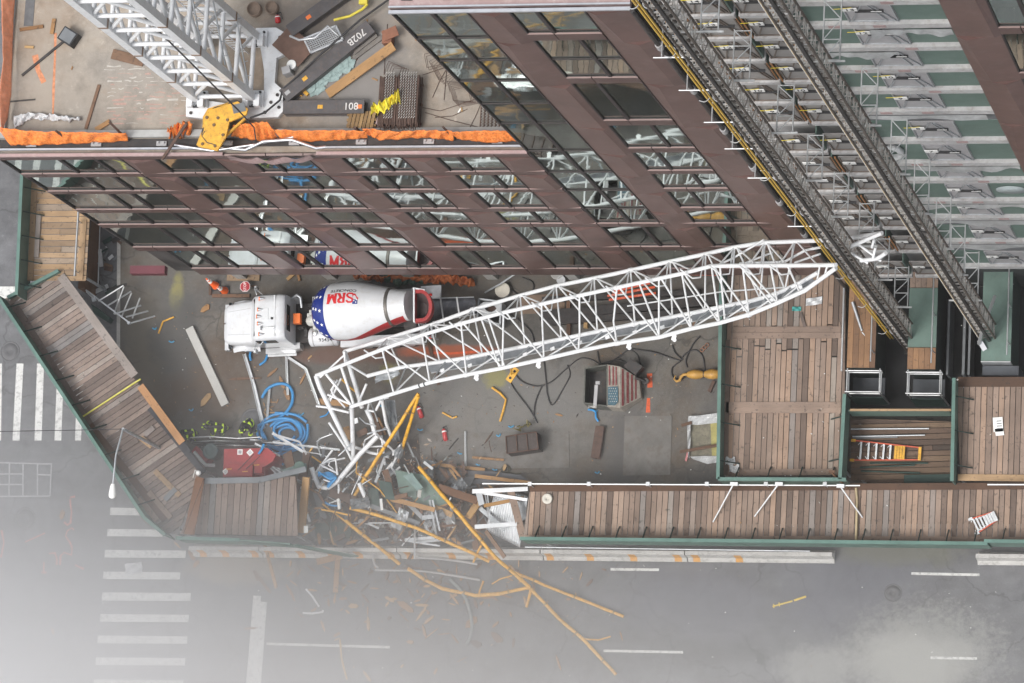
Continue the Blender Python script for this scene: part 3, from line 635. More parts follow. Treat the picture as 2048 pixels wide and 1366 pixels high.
# ============================================================ SIDEWALK SHEDS
def clip_span(poly, p, d, off):
    """where the line p+off*n+t*d crosses a convex polygon"""
    n = V((-d.y, d.x, 0)); ts = []
    for i in range(len(poly)):
        a, b2 = poly[i], poly[(i + 1) % len(poly)]; sa = (a - p).dot(n) - off; sb = (b2 - p).dot(n) - off
        if (sa < 0) != (sb < 0):
            q = a + (b2 - a) * (sa / (sa - sb)); ts.append((q - p).dot(d))
    return (min(ts), max(ts)) if len(ts) > 1 else None
def boards(mb, poly, ang, wd=.255, th=.045, zfn=None, trim=None, drop=0.0, lens=(2.5, 5.5)):
    d = V((math.cos(ang), math.sin(ang), 0)); n = V((-d.y, d.x, 0)); p = poly[0]
    o = [(q - p).dot(n) for q in poly]; s = min(o)
    while s < max(o) - .03:
        w2 = min(wd * rnd(.93, 1.06), max(o) - s)
        r1 = clip_span(poly, p, d, s + .015); r2 = clip_span(poly, p, d, s + w2 - .015)
        if r1 and r2 and random.random() > drop:
            t0 = 0.0
            while t0 < 1:
                L = max(r1[1] - r1[0], .1); t1 = min(1, t0 + rnd(*lens) / L)
                if 1 - t1 < .15: t1 = 1
                z = rnd(-.008, .008); c = []
                for r, oo in ((r1, s + .015), (r2, s + w2 - .015)):
                    for tt in (t0 + (.004 if t0 else 0), t1 - .002): c.append(p + d * (r[0] + (r[1] - r[0]) * tt) + n * oo)
                c = [c[0], c[1], c[3], c[2]]
                if zfn: c = [V((q.x, q.y, zfn(q))) for q in c]
                top = [q + V((0, 0, z)) for q in c]; bot = [q - V((0, 0, th)) for q in c]; a, b2 = rnd(0, 50), rnd(0, 50)
                uv = [(q.dot(d) + a, q.dot(n) + b2) for q in bot + top]
                mb.add(bot + top, [(0, 3, 2, 1), (4, 5, 6, 7), (0, 1, 5, 4), (1, 2, 6, 5), (2, 3, 7, 6), (3, 0, 4, 7)], None, uv); t0 = t1
        s += w2
DZ = 3.0
def px(pts, z=DZ): return [P(u, v, z) for u, v in pts]
def parapet(root, a, b2, h=1.15, inside=None, z=DZ, th=.07, cap=True, braces=0, bl=.75, mat=None):
    """a,b2: pixel ends of the TOP edge"""
    A, B = P(*a, z + h), P(*b2, z + h); d = (B - A).normalized(); mb = MB()
    mb.bar((A.x, A.y, z - .35 + (h + .35) / 2), (B.x, B.y, z - .35 + (h + .35) / 2), th, h + .35)
    part("parapet", mb, mat or m_green, root)
    mb = MB(); mb.bar((A.x, A.y, z + h + .02), (B.x, B.y, z + h + .02), th + .09, .05); part("parapet_cap", mb, M("green_cap", (.09, .17, .145), .5, 0, .2, 1.2), root)
    n = V((-d.y, d.x, 0)) * (1 if inside is None else inside)
    for k in range(braces):
        q = A + (B - A) * ((k + .5) / braces); br = MB()
        br.bar((q.x + n.x * .05, q.y + n.y * .05, z + h * .8), (q.x + n.x * bl, q.y + n.y * bl, z + .03), .05, .05)
        part("brace", br, M("brace_dark", (.03, .05, .045), .6), root)
def posts(root, pts, z=DZ - .1, zb=0.0):
    for q in pts:
        mb = MB(); mb.tube([(q.x, q.y, zb), (q.x, q.y, z)], .07, 8); part("post", mb, m_galv, root)
def beams(root, poly, z=DZ - .14):
    mb = MB(); m = len(poly); c = sum(poly, V((0, 0, 0))) / m
    for i in range(m):
        a, b2 = c + (poly[i] - c) * .95, c + (poly[(i + 1) % m] - c) * .95; mb.bar((a.x, a.y, z), (b2.x, b2.y, z), .12, .16)
    part("beam", mb, m_dsteel, root)
def shed(name_label, poly, ang, mat, drop=0.0, wd=.255, zfn=None, zb=0.0, lens=(2.5, 5.5)):
    c = sum(poly, V((0, 0, 0))) / len(poly)
    t = thing("sidewalk_shed", (c.x, c.y, zb), name_label, "sidewalk shed", "timber decked sidewalk sheds round the site")
    mb = MB(); boards(mb, poly, ang, wd, .045, zfn, None, drop, lens); part("deck", mb, mat, t)
    if not zfn: beams(t, poly); posts(t, [c + (q - c) * .93 for q in poly], zb=zb)
    return t
def strip(root, pts, mat, z=DZ, name="edge_board", h=.05, wd=.25):
    mb = MB()
    for a, b2 in zip(pts, pts[1:]): A, B = P(*a, z), P(*b2, z); mb.bar((A.x, A.y, z + h / 2 + .012), (B.x, B.y, z + h / 2 + .012), wd, h)
    return part(name, mb, mat, root)

# left shed along the avenue
s = shed("orange boarded shed running along the avenue at the left", px([(64, 330), (186, 330), (172, 562), (52, 562)]), 0, m_deckwarm, wd=.29, lens=(1.6, 3.2), zb=RZ)
parapet(s, (46, 300), (33, 590), 1.3, 1, braces=6)
strip(s, [(70, 330), (60, 560)], m_deckwarm, wd=.34); strip(s, [(168, 440), (160, 560)], m_deckwarm, wd=.3); strip(s, [(78, 430), (73, 515)], MATS["grey_boards"], z=DZ + .05, wd=.24)
mb = MB(); mb.tube([P(157, 418, 3.6), P(149, 552, 3.6)], .05, 8); 
for v in (440, 490, 540): mb.tube([P(157 - (v - 418) * .06, v, 3.6), P(157 - (v - 418) * .06 + 8, v + 7, 3.0)], .03, 6)
part("pipe_rail", mb, m_alu, s)
# diagonal shed over the corner
dg = [(4, 600), (112, 546), (404, 938), (356, 1068), (330, 1066), (288, 1044)]
poly = px(dg); a, b2 = P(4, 600, DZ), P(288, 1044, DZ); ang = math.atan2((b2 - a).y, (b2 - a).x) + math.pi / 2
s = shed("long diagonal shed with weathered boards cutting across the street corner", poly, ang - R_(2), m_deckgrey, wd=.262, zb=RZ, lens=(3.5, 9))
c = (P(16, 590, DZ + .02), P(118, 541, DZ + .02))
parapet(s, (-6, 590), (288, 1035), 1.15, 1, braces=9); parapet(s, (288, 1035), (330, 1070), 1.15, 1); parapet(s, (15, 595), (117, 541), .35, -1)
strip(s, [(122, 552), (270, 752)], MATS["grey_boards"], wd=.42); strip(s, [(30, 612), (180, 850)], MATS["grey_boards"], wd=.36, z=DZ + .003); strip(s, [(180, 850), (330, 1040)], MATS["old_lumber"], wd=.34, z=DZ + .003)
strip(s, [(281, 772), (365, 886)], wood("new_board", [(0, (.42, .21, .10)), (1, (.50, .27, .13))]), wd=.36, z=DZ + .05)
strip(s, [(300, 816), (408, 946)], M("felt_strip", (.055, .055, .06), .9, 0, .2, 2), wd=.30, name="felt_strip"); strip(s, [(316, 815), (380, 905)], MATS["felt_strip"], wd=.2, z=DZ + .02, name="felt_strip")
mb = MB(); mb.tube([P(281, 758, DZ + .1), P(158, 838, DZ + .1)], .045, 5); one("yellow_pole", mb, M("yellow_pole", (.60, .55, .12), .5), "thin yellow pole lying straight across the diagonal shed", "pole")
def plank(pts, wd, label=None, mat=None, z=DZ + .06, z2=None, name="loose_plank", group=None, h=.05, roll=0.0, tone=None, cat="plank"):
    (u0, v0), (u1, v1) = pts; A, B = P(u0, v0, z), P(u1, v1, z if z2 is None else z2); mb = MB()
    up = V((math.sin(roll), 0, math.cos(roll))); mb.bar(A + V((0, 0, h / 2)), B + V((0, 0, h / 2)), wd, h, up, tone)
    return one(name, mb, mat or m_deck, label, cat, group)
for i, (p0, p1, mt, lb) in enumerate((((310, 942), (360, 992), m_deckwarm, "tan loose plank, upper of those crossing the diagonal shed boards"), ((298, 984), (342, 1036), m_deck, "tan loose plank, lower one by the diagonal shed's blunt end"),
        ((276, 998), (314, 1040), m_deck, "short loose plank next to the green edge at the shed's blunt end"), ((240, 902), (276, 880), m_deckgrey, "pale grey loose plank under the lamp post foot"), ((282, 876), (304, 893), m_deckwarm, "short brown block of wood right of the lamp post foot"),
        ((330, 1000), (352, 978), m_greyd, "dark slate coloured board patch on the diagonal shed"), ((290, 870), (308, 855), m_deckgrey, "grey board stub above the lamp post foot"))):
    plank((p0, p1), .26, lb, mt, DZ + .055 + .004 * i)
# small broken shed at the bottom left
poly = px([(410, 962), (594, 952), (596, 1072), (360, 1068)])
s = shed("small dark boarded shed with a torn right end beside the red tank", poly, math.pi / 2, m_deckgrey, .06, .30, zb=RZ)
parapet(s, (352, 1076), (480, 1080), 1.0, 1); 
mb = MB(); A, B, D = P(480, 1080, 4.0), P(580, 1088, 3.9), P(706, 1112, 1.2)
mb.bar(A - V((0, 0, .5)), B - V((0, 0, .5)), .07, 1.1); mb.bar(B - V((0, 0, .4)), D - V((0, 0, .2)), .07, .8); part("parapet", mb, m_green, s, "parapet length bent down towards the street")
mb = MB(); A, B = P(405, 955, DZ + 1.3), P(365, 1068, DZ + 1.2); A2, B2 = P(398, 962, DZ + .1), P(384, 1072, DZ + .1)
mb = MB(); boards(mb, [P(392, 952, DZ + .8), P(411, 958, DZ + .8), P(388, 1070, DZ + .8), P(359, 1067, DZ + .8)], math.atan2((B - A).y, (B - A).x), .45, .05); part("cover_board", mb, wood("brown_ply", [(0, (.20, .085, .035)), (1, (.29, .13, .055))]), s)
mb = MB(); mb.bar(P(408, 962, DZ + .5), P(520, 960, DZ + .5), .28, .06); mb.bar(P(520, 960, DZ + .5), P(612, 938, DZ + .3), .26, .06); part("edge_board", mb, m_greyd, s)
plank(((614, 955), (604, 1066)), .34, "bright fresh timber beam standing out at the broken shed end", m_fresh, 2.2, 1.6, "timber_beam", None, .2, 0, .75, "beam")
# main street shed
poly = px([(1056, 976), (2110, 966), (2110, 1086), (1046, 1082)])
s = shed("long street side shed with weathered boards and a pipe rail", poly, math.pi / 2 - .01, m_deck, 0, .262, zb=RZ, lens=(5, 8))
parapet(s, (1040, 1077), (1975, 1087), 1.1, 1, braces=17); parapet(s, (1968, 1082), (2110, 1084), 1.2, 1, braces=2)
strip(s, [(1060, 977), (2100, 972)], m_old, wd=.3); strip(s, [(1050, 1076), (2100, 1080)], m_deck, wd=.26)
mb = MB(); A, B = P(965, 967, 3.75), P(1720, 971, 3.75); mb.tube([A, B], .045, 8); mb.tube([P(1975, 969, 3.75), P(2110, 969, 3.75)], .05, 8)
for u in range(1060, 1720, 118): q = P(u, 968, 3.75); mb.tube([q, (q.x, q.y - .03, DZ)], .035, 6); mb.box(q.x - .09, q.y - .09, 3.69, q.x + .09, q.y + .09, 3.82)
part("pipe_rail", mb, m_alu, s)
mb = MB()
for dz, dy in ((1.9, -.25), (1.45, -.3)): a = P(1050, 1094, dz); b2 = P(1620, 1102, dz); mb.tube([a, b2], .04, 6)
part("scaffold_pipe", mb, m_galv, s)
# east block
poly = px([(1456, 480), (1692, 480), (1688, 948), (1448, 952)])
s = shed("square east shed deck with three plank bands under the boom tip", poly, math.pi / 2, m_deck, 0, .262, lens=(5, 7))
parapet(s, (1443, 500), (1436, 958), 1.2, 1, braces=6); parapet(s, (1436, 958), (1692, 959), 1.2, 1, braces=4); parapet(s, (1689, 788), (1680, 958), 1.2, -1, braces=2)
for a, b2, w2 in (((1466, 660), (1682, 659), .28), ((1466, 672), (1682, 671), .26), ((1452, 810), (1682, 810), .27), ((1452, 821), (1682, 821), .25), ((1456, 946), (1682, 944), .3), ((1454, 680), (1450, 950), .28)):
    strip(s, [a, b2], m_deck, wd=w2, z=DZ + .004)
mb = MB(); mb.tube([P(1688, 575, 3.5), P(1683, 742, 3.5)], .05, 8); mb.tube([P(1686, 640, 3.5), P(1686, 640, 3.0)], .03, 6); part("pipe_rail", mb, m_alu, s)
# far right block
poly = px([(1916, 757), (2110, 757), (2110, 960), (1912, 960)])
s = shed("orange boarded deck behind the right end of the long shed", poly, math.pi / 2, m_deckwarm if False else m_deck, 0, .262, lens=(4, 7))
parapet(s, (1908, 756), (1904, 962), 1.2, 1, braces=3); strip(s, [(1916, 764), (2100, 764)], m_old, wd=.45); strip(s, [(1916, 955), (2100, 957)], m_deckwarm, wd=.3, z=DZ + .004)
# low deck between them
poly = px([(1702, 838), (1906, 838), (1906, 968), (1702, 968)], 1.9)
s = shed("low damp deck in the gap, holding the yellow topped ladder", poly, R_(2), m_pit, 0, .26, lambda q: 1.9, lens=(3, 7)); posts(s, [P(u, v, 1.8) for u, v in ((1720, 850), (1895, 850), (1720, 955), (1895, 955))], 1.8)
mb = MB(); mb.bar(P(1700, 826, 3.2), P(1902, 826, 3.2), .07, 1.3); part("parapet", mb, m_green, s); mb = MB(); mb.bar(P(1700, 820, 3.9), P(1902, 820, 3.9), .1, .06); part("parapet_cap", mb, m_deckwarm, s)
for i, (a, b2, mt) in enumerate((((1702, 858), (1858, 857), m_galv), ((1705, 873), (1850, 870), m_galv), ((1706, 876), (1795, 874), m_greyd), ((1720, 935), (1830, 930), m_greend), ((1722, 942), (1840, 946), m_greend), ((1740, 926), (1856, 926), m_greend))):
    mb = MB(); mb.tube([P(*a, 2.02), P(*b2, 2.02)], .04, 6)
    one("loose_pipe", mb, mt, ["long silver pipe at the back of the low deck", "silver pipe just above the yellow topped ladder", "short dark pipe beside the ladder's splayed feet", "dark green pipe below the yellow topped ladder", "longest dark green pipe at the front of the low deck", "dark green pipe nearest the ladder's lower rail"][i], "pipe", "pipes lying on the low deck")
mb = MB(); mb.prism([P(1808, 950, 2.05), P(1905, 948, 2.05), P(1905, 964, 2.05), P(1808, 966, 2.05)], 1.95, 2.06); one("green_sheet", mb, m_greend, "dark green sheet lying at the front of the low deck", "sheet")
# ladders
def ladder(c0, c1, w0, w1, rungs, rail, rung, top, label, z, plat=None, tilt=0.0):
    A, B = P(*c0, z), P(*c1, z + tilt); d = (B - A).normalized(); n = V((-d.y, d.x, 0)).normalized(); L = (B - A).length
    t = thing("step_ladder", (A.x, A.y, z), label, "ladder"); 
    for sgn in (-1, 1):
        mb = MB(); mb.bar(A + n * sgn * w0 / 2 + V((0, 0, .06)), B + n * sgn * w1 / 2 + V((0, 0, .06)), .05, .09); part("rail", mb, rail, t)
    for k in rungs:
        w2 = w0 + (w1 - w0) * k; q = A + d * L * k + V((0, 0, .07)); mb = MB(); mb.bar(q - n * w2 / 2, q + n * w2 / 2, .085, .04); part("rung", mb, rung, t)
        mb = MB(); mb.bar(q - n * w2 / 2, q - n * w2 * .3 - d * .14, .025, .025); mb.bar(q + n * w2 / 2, q + n * w2 * .3 - d * .14, .025, .025); part("brace", mb, rung, t)
    q = B + V((0, 0, .07)); mb = MB(); mb.bar(q - n * w1 * .55, q + n * w1 * .55, .13, .09); part("cap", mb, top, t)
    if plat:
        q = A + d * L * plat + V((0, 0, .1)); mb = MB()
        for k in range(4): mb.obox(q + d * (k - 1.5) * .125, d * .055, n * (w0 + (w1 - w0) * plat) * .46, V((0, 0, .02)))
        part("platform", mb, top, t)
    for sgn in (-1, 1):
        q = A + n * sgn * w0 / 2; mb = MB(); mb.obox(q + V((0, 0, .06)), d * .1, n * .06, V((0, 0, .05))); part("foot", mb, top, t)
    return t
m_ladred = M("ladder_red", (.55, .10, .05), .5)
ladder((1706, 901), (1840, 908), .92, .56, (.12, .235, .35, .46, .56), m_ladred, m_alu, m_yel, "long step ladder with a yellow platform lying on the low deck", 2.0, .70)
ladder((1948, 1053), (1990, 1033), .72, .42, (.1, .25, .4, .55), m_ladred, m_alu, m_alu, "short red railed step ladder lying on the long shed", DZ + .06, .75)
# things lying on the sheds
for i, (a, b2, lb) in enumerate((((1467, 968), (1426, 1044), "white strut leaning on the long shed, leftmost of three"), ((1557, 968), (1509, 1033), "white strut on the long shed, middle one of three"), ((1680, 972), (1725, 1035), "white strut slanting to the right, beside the low deck"))):
    mb = MB(); mb.tube([P(*a, 3.9), P(*b2, DZ + .05)], .035, 6); mb.box(P(*a, 3.9).x - .15, P(*a, 3.9).y - .08, 3.84, P(*a, 3.9).x + .2, P(*a, 3.9).y + .08, 3.96); one("white_strut", mb, m_white, lb, "strut", "white struts propped on the long shed")
mb = MB(); mb.tube([P(1712, 976, DZ + .08), P(1714, 1000, DZ + .08), P(1712, 1086, DZ + .1)], .06, 6); one("bamboo_pole", mb, M("tan_pole", (.45, .36, .22), .6), "tan pole laid straight across the long shed", "pole")
mb = MB(); mb.tube([P(1662, 944, 4.3), P(1697, 978, 3.4)], .05, 6); mb.box(P(1665, 944, 4.3).x - .16, P(1665, 944, 4.3).y - .05, 4.25, P(1665, 944, 4.3).x + .12, P(1665, 944, 4.3).y + .06, 4.4); one("rail_hook_pole", mb, m_old, "brown pole with a white end over the corner of the east shed", "pole")
c = P(1095, 998, DZ + .06); mb = MB(); mb.lathe(c, c + V((0, 0, .1)), [(0, .24), (.9, .24), (1, .22), (1, .05), (.6, .04)], 28); one("cable_reel_disc", mb, M("cream_disc", (.56, .53, .47), .6, 0, .06, 3), "round cream reel disc lying on the long shed", "disc")
mb = MB(); A = P(1996, 852, DZ + .07); d1 = P(2003, 870, DZ + .07) - P(2000, 838, DZ + .07)
for (uu, vv, a2, b3) in ((1996, 849, .22, .33), (1999, 864, .19, .16)):
    q = P(uu, vv, DZ + .07); mb.obox(q, (a2, .02, 0), (-.03, b3, .0), (0, 0, .008))
sg = one("loose_notice", mb, m_paper, "white printed notice sheet lying on the far right deck", "notice")
mb = MB()
for k in range(4): q = P(1998 + k * .4, 842 + k * 5, DZ + .085); mb.obox(q, (.11, .01, 0), (0, .018, 0), (0, 0, .003))
part("print_line", mb, m_greyd, sg)
for i, (u, v, lb) in enumerate(((1462, 922, "pale crumpled cloth in the corner of the east shed"), (1470, 937, "grey blue rag by the bottom parapet of the east shed"))):
    q = P(u, v, DZ + .05); mb = MB(); mb.grid(lambda a, c: (q.x - .25 + a * .45, q.y - .2 + c * .35 + .05 * math.sin(a * 9), q.z + .06 + .07 * math.sin(a * 8 + i) * math.cos(c * 7)), 7, 6, smooth=False); one("cloth_scrap", mb, m_film, lb, "cloth")
q = P(1625, 604, DZ + .06); mb = MB(); mb.grid(lambda a, c: (q.x - .3 + a * .75, q.y - .2 + c * .35 + a * .1, q.z + .04 + .04 * math.sin(a * 9) * math.cos(c * 6)), 7, 4, smooth=False); one("plastic_sheet", mb, m_film, "pale plastic sheet scrap near the hoist on the east shed", "plastic")
q = P(1593, 618, DZ + .06); mb = MB(); mb.grid(lambda a, c: (q.x - .2 + a * .42, q.y - .1 + c * .2, q.z + .03 + .03 * math.sin(a * 9) * math.cos(c * 6)), 5, 4, smooth=False); one("cloth_scrap", mb, M("teal_scrap", (.05, .30, .28), .6), "teal scrap of cloth on the east shed", "cloth")
plank(((1601, 625), (1610, 654)), .14, "small loose board stub near the teal scrap", m_deckgrey)
mb = MB(); mb.tube([P(1705, 604, DZ + .3), P(1724, 662, DZ + .2)], [.08, .06], 8); mb.tube([P(1724, 664, DZ + .2), P(1745, 690, DZ + .1)], .03, 6); one("metal_tube", mb, m_galv, "silver tube lying on the orange hoist car roof", "tube")
# ============================================================ ON THE ROOF
ZR = ROOF
def cloth(name, top, bot, zt, zb, mat, label, cat, group=None, nu=28, nv=6, wob=.04, seed=1):
    rr = random.Random(seed); ph = [rr.uniform(0, 6) for _ in range(6)]
    def pl(L, a):
        a *= len(L) - 1; i = min(int(a), len(L) - 2); f = a - i
        return (L[i][0] + (L[i + 1][0] - L[i][0]) * f, L[i][1] + (L[i + 1][1] - L[i][1]) * f)
    def fn(a, c):
        t, b2 = P(*pl(top, a), zt), P(*pl(bot, a), zb); q = t.lerp(b2, c); k = wob * (.35 + math.sin(c * 3.1))
        return q + V((.0, k * (math.sin(a * 37 + ph[0] + c * 3) + .6 * math.sin(a * 83 + ph[1])), k * (math.sin(a * 29 + ph[2] + c * 5) + .5 * math.sin(a * 71 + ph[3] - c * 6))))
    mb = MB(); mb.grid(fn, nu * 2, nv + 2, smooth=True); o = one(name, mb, mat, label, cat, group)
    sd = o.modifiers.new("thickness", 'SOLIDIFY'); sd.thickness = .012; return o
G = "orange safety netting round the roof edge"
cloth("safety_netting", [(-8, 254), (60, 262), (150, 264), (252, 266)], [(22, 290), (70, 290), (150, 287), (256, 282)], 30.0, 29.25, m_netting, "orange netting length at the roof's left front corner", "netting", G, 40, 6, .045)
cloth("safety_netting", [(335, 262), (352, 247), (385, 245)], [(336, 274), (360, 274), (374, 270)], 29.7, 29.1, m_netting, "bunched orange netting left of the yellow hook block", "netting", G, 12, 6, .16, 2)
cloth("safety_netting", [(466, 250), (500, 246), (534, 243)], [(462, 272), (520, 282), (556, 276)], 30.0, 29.2, m_netting, "orange netting right beside the yellow hook block", "netting", G, 16, 6, .06, 3)
cloth("safety_netting", [(540, 258), (600, 261), (680, 260), (732, 262)], [(566, 281), (620, 283), (680, 280), (735, 276)], 30.0, 29.2, m_netting, "orange netting under the steel beam with chalk figures", "netting", G, 28, 6, .035, 4)
cloth("safety_netting", [(724, 256), (790, 263), (850, 260), (905, 262)], [(740, 272), (760, 280), (850, 275), (908, 281)], 30.0, 29.2, m_netting, "orange netting below the rebar bundle", "netting", G, 26, 6, .05, 5)
cloth("safety_netting", [(902, 264), (960, 261), (1022, 261)], [(915, 278), (980, 286), (1042, 281)], 30.0, 29.2, m_netting, "orange netting ending at the tower's glass corner", "netting", G, 22, 6, .028, 6)
cloth("safety_netting", [(2, 265), (-2, 190), (6, 120), (4, 60), (2, -20)], [(14, 240), (22, 190), (24, 112), (26, 60), (30, -20)], 30.0, 29.25, M("net_pale", (.80, .30, .16), .75, 0, .15, 5, (.85, .5, .4), .5), "paler orange netting along the avenue edge of the roof", "netting", G, 40, 6, .05, 7)
for i, (a, b2, lb) in enumerate((((112, 262), (140, 283), "leftmost short steel netting post"), ((219, 244), (256, 281), "steel netting post beside the plastic film"), ((543, 252), (571, 280), "steel post right of the yellow hook block"), ((710, 255), (722, 266), "steel post stub under the wood pallet"), ((886, 254), (909, 277), "steel post below the rebar bundle's right end"))):
    mb = MB(); mb.bar(P(*b2, 29.1), P(*a, 30.2), .09, .09); one("netting_post", mb, m_rust, lb, "post", "steel posts holding the netting")
mb = MB(); mb.bar(P(374, 246, 30.6), P(325, 318, 29.2), .11, .08); one("bent_post", mb, m_rust, "long rusty post hanging out over the facade edge", "post")
# crane mast
x0, x1, y0, y1 = -6.35, -3.95, 4.36, 6.9
t = thing("crane_mast", ((x0 + x1) / 2, (y0 + y1) / 2, ZR), "thick white lattice crane mast rising from the low roof", "crane mast")
cs = [(x0, y0), (x1, y0), (x1, y1), (x0, y1)]; Hm = 56
for cx, cy in cs:
    mb = MB(); mb.box(cx - .17, cy - .17, ZR + .35, cx + .17, cy + .17, Hm); part("chord", mb, m_white, t)
zs = [29.9]; 
while zs[-1] < Hm - 2.2: zs.append(zs[-1] + 2.05)
for i in range(4):
    a, b2 = cs[i], cs[(i + 1) % 4]; mb = MB()
    for k, z in enumerate(zs):
        mb.tube([(a[0], a[1], z), (b2[0], b2[1], z)], .095, 8)
        if k + 1 < len(zs):
            m = ((a[0] + b2[0]) / 2, (a[1] + b2[1]) / 2)
            mb.tube([(a[0], a[1], z + .1), (m[0], m[1], zs[k + 1])], .085, 8); mb.tube([(b2[0], b2[1], z + .1), (m[0], m[1], zs[k + 1])], .085, 8)
    part("lacing", mb, m_white, t)
for k in range(1, len(zs), 2):
    for cx, cy in (cs[0], cs[1], cs[2]): mb = MB(); mb.box(cx - .19, cy - .19, zs[k] + .85, cx + .19, cy + .19, zs[k] + .98); part("joint_sleeve", mb, M("brown_sleeve", (.22, .15, .11), .6), t)
mb = MB()   # inner ladder
for dx in (-.2, .2): mb.tube([(x1 - .7 + dx, y1 - .5, ZR), (x1 - .7 + dx, y1 - .5, Hm)], .03, 6)
z = ZR + .3
while z < Hm: mb.tube([(x1 - .9, y1 - .5, z), (x1 - .5, y1 - .5, z)], .018, 5); z += .35
part("ladder", mb, m_white, t)
for k in range(6):
    z = 31 + k * 3.1; mb = MB(); mb.tube([(x1 + .25, y0 + .2, z), (x1 + .1, y1 + .1, z + 1.8)], .035, 6)
    for q in range(5): c = V((x1 + .22 - q * .03, y0 + .5 + q * .5, z + .2 + q * .35)); mb.tube([c, c + V((.2, 0, .12))], .02, 5)
    if k < 3: part("stay_wire", mb, m_galv, t)
base = None
mb = MB(); mb.prism([P(u, v, ZR + .3) for u, v in ((372, 233), (372, 205), (392, 198), (505, 214), (528, 200), (528, 140), (520, 90), (505, 70), (512, 56), (552, 55), (571, 66), (570, 108), (553, 116), (549, 165), (566, 180), (566, 222), (556, 234), (430, 240))], ZR + .02, ZR + .3); base = part("base_frame", mb, m_white, t)
for cx, cy in cs:
    mb = MB(); mb.box(cx - .42, cy - .34, ZR + .3, cx + .42, cy + .34, ZR + .52); mb.box(cx - .36, cy - .40, ZR + .52, cx - .12, cy + .1, ZR + .85); mb.box(cx + .12, cy - .4, ZR + .52, cx + .36, cy + .1, ZR + .85); f = part("foot", mb, m_white, t)
    mb = MB()
    for dx, dy in ((-.3, -.28), (.3, -.28), (-.3, .25), (.3, .25), (0, -.3)): mb.lathe((cx + dx, cy + dy, ZR + .52), (cx + dx, cy + dy, ZR + .6), [(0, .05), (1, .05)], 6)
    mb.box(cx - .34, cy - .38, ZR + .522, cx + .1, cy - .33, ZR + .62); part("bolt", mb, m_ink, f)
for u, v in ((560, 75), (562, 95), (555, 190), (558, 215), (542, 205), (530, 225), (382, 212), (382, 226), (470, 234)): q = P(u, v, ZR + .3); mb = MB(); mb.lathe(q, q + V((0, 0, .05)), [(0, .07), (1, .07)], 8); part("bolt", mb, m_dsteel, base)
# mast cable: hangs down in front of the mast
mb = MB(); A, B = P(246, -8, 43), P(478, 222, 31.4); mb.tube([A.lerp(B, k / 10) + V((0, 0, -.25 * math.sin(math.pi * k / 10))) for k in range(11)] , .035, 6); one("hoist_rope", mb, m_cable, "thin dark rope hanging in front of the white crane mast", "rope")
mb = MB(); mb.tube([P(478, 222, 31.0), P(508, 255, 30.2), P(512, 280, 29.5), P(505, 287, 29.4)], .03, 6); mb.tube([P(500, 236, 30), P(530, 225, 29.9), P(560, 200, 29.6), P(565, 180, 29.5), P(640, 110, 29.7), P(720, 40, 29.6), P(790, -10, 29.4)], .045, 6); one("power_cable", mb, m_cable, "thick dark cable looping across the roof from the crane base", "cable")
# yellow hook block
out = [(418, 219), (475, 202), (495, 217), (492, 228), (458, 243), (451, 273), (434, 301), (395, 292), (407, 260), (408, 236)]
t = thing("hook_block", P(440, 250, 29.4), "big yellow crane hook block lying over the roof edge", "hook block")
for z in (29.55, 30.25):
    mb = MB(); mb.prism([P(u + (z - 29.9) * 4, v + (z - 29.9) * 4, z) for u, v in out], z - .06, z + .06); part("side_plate", mb, m_yel, t)
mb = MB()
for u, v, r in ((440, 235, .42), (425, 268, .40), (472, 216, .3)): q = P(u, v, 29.9); mb.lathe(q - V((0, 0, .25)), q + V((0, 0, .25)), [(0, r), (.2, r), (.35, r * .8), (.65, r * .8), (.8, r), (1, r)], 20)
part("sheave", mb, m_dsteel, t)
mb = MB(); q = P(478, 216, 30.32); mb.obox(q, (.26, .06, 0), (-.05, .18, 0), (0, 0, .015)); part("slot", mb, m_greyd, t)
mb = MB()
for u, v in ((436, 236), (428, 250), (414, 235), (405, 288), (430, 292), (446, 270), (455, 240)): q = P(u, v, 30.31); mb.lathe(q, q + V((0, 0, .05)), [(0, .07), (1, .06)], 10)
part("pin", mb, M("pin_brown", (.16, .10, .05), .5, .3), t)
for z in (29.7, 30.0): mb = MB(); mb.bar(P(492, 236, z), P(440, 282, z), .09, .12); part("tie_bar", mb, m_yel, t)
mb = MB(); mb.tube([P(410, 262, 30.3), P(404, 272, 30.3), P(414, 285, 30.3), P(432, 290, 30.3)], .025, 5); part("hose", mb, m_cable, t)
# beams and steel
def beam(a, b2, wd, h, label, mat=None, z=ZR, marks=None, stickers=()):
    A, B = P(*a, z + h), P(*b2, z + h); A.z = B.z = z + h / 2; t = thing("steel_beam", (A + B) / 2 - V((0, 0, h / 2)), label, "steel beam", "dark steel beams on the roof")
    d = (B - A).normalized(); n = V((-d.y, d.x, 0)); mb = MB()
    mb.bar(A + V((0, 0, h / 2 - .03)), B + V((0, 0, h / 2 - .03)), wd, .05); mb.bar(A - V((0, 0, h / 2 - .03)), B - V((0, 0, h / 2 - .03)), wd, .05); mb.bar(A - n * wd * .4, B - n * wd * .4, .05, h - .12); mb.bar(A + n * wd * .4, B + n * wd * .4, .05, h - .12)
    part("section", mb, mat or M("beam_steel", (.085, .078, .08), .5, .2, .22, 2.5, (.17, .12, .09), .5), t)
    for f, mt in stickers:
        q = A + (B - A) * f + V((0, 0, h / 2)); mb = MB(); mb.obox(q, d * .11, n * .08, (0, 0, .004)); part("sticker", mb, mt, t)
    if marks:
        s, f, rot = marks; q = A + (B - A) * f + V((0, 0, h / 2 + .002)); text(s, .42, Matrix.Translation(q) @ Matrix.Rotation(math.atan2(d.y, d.x) + rot, 4, 'Z'), m_chalk, t, "chalk_figures")
    return t
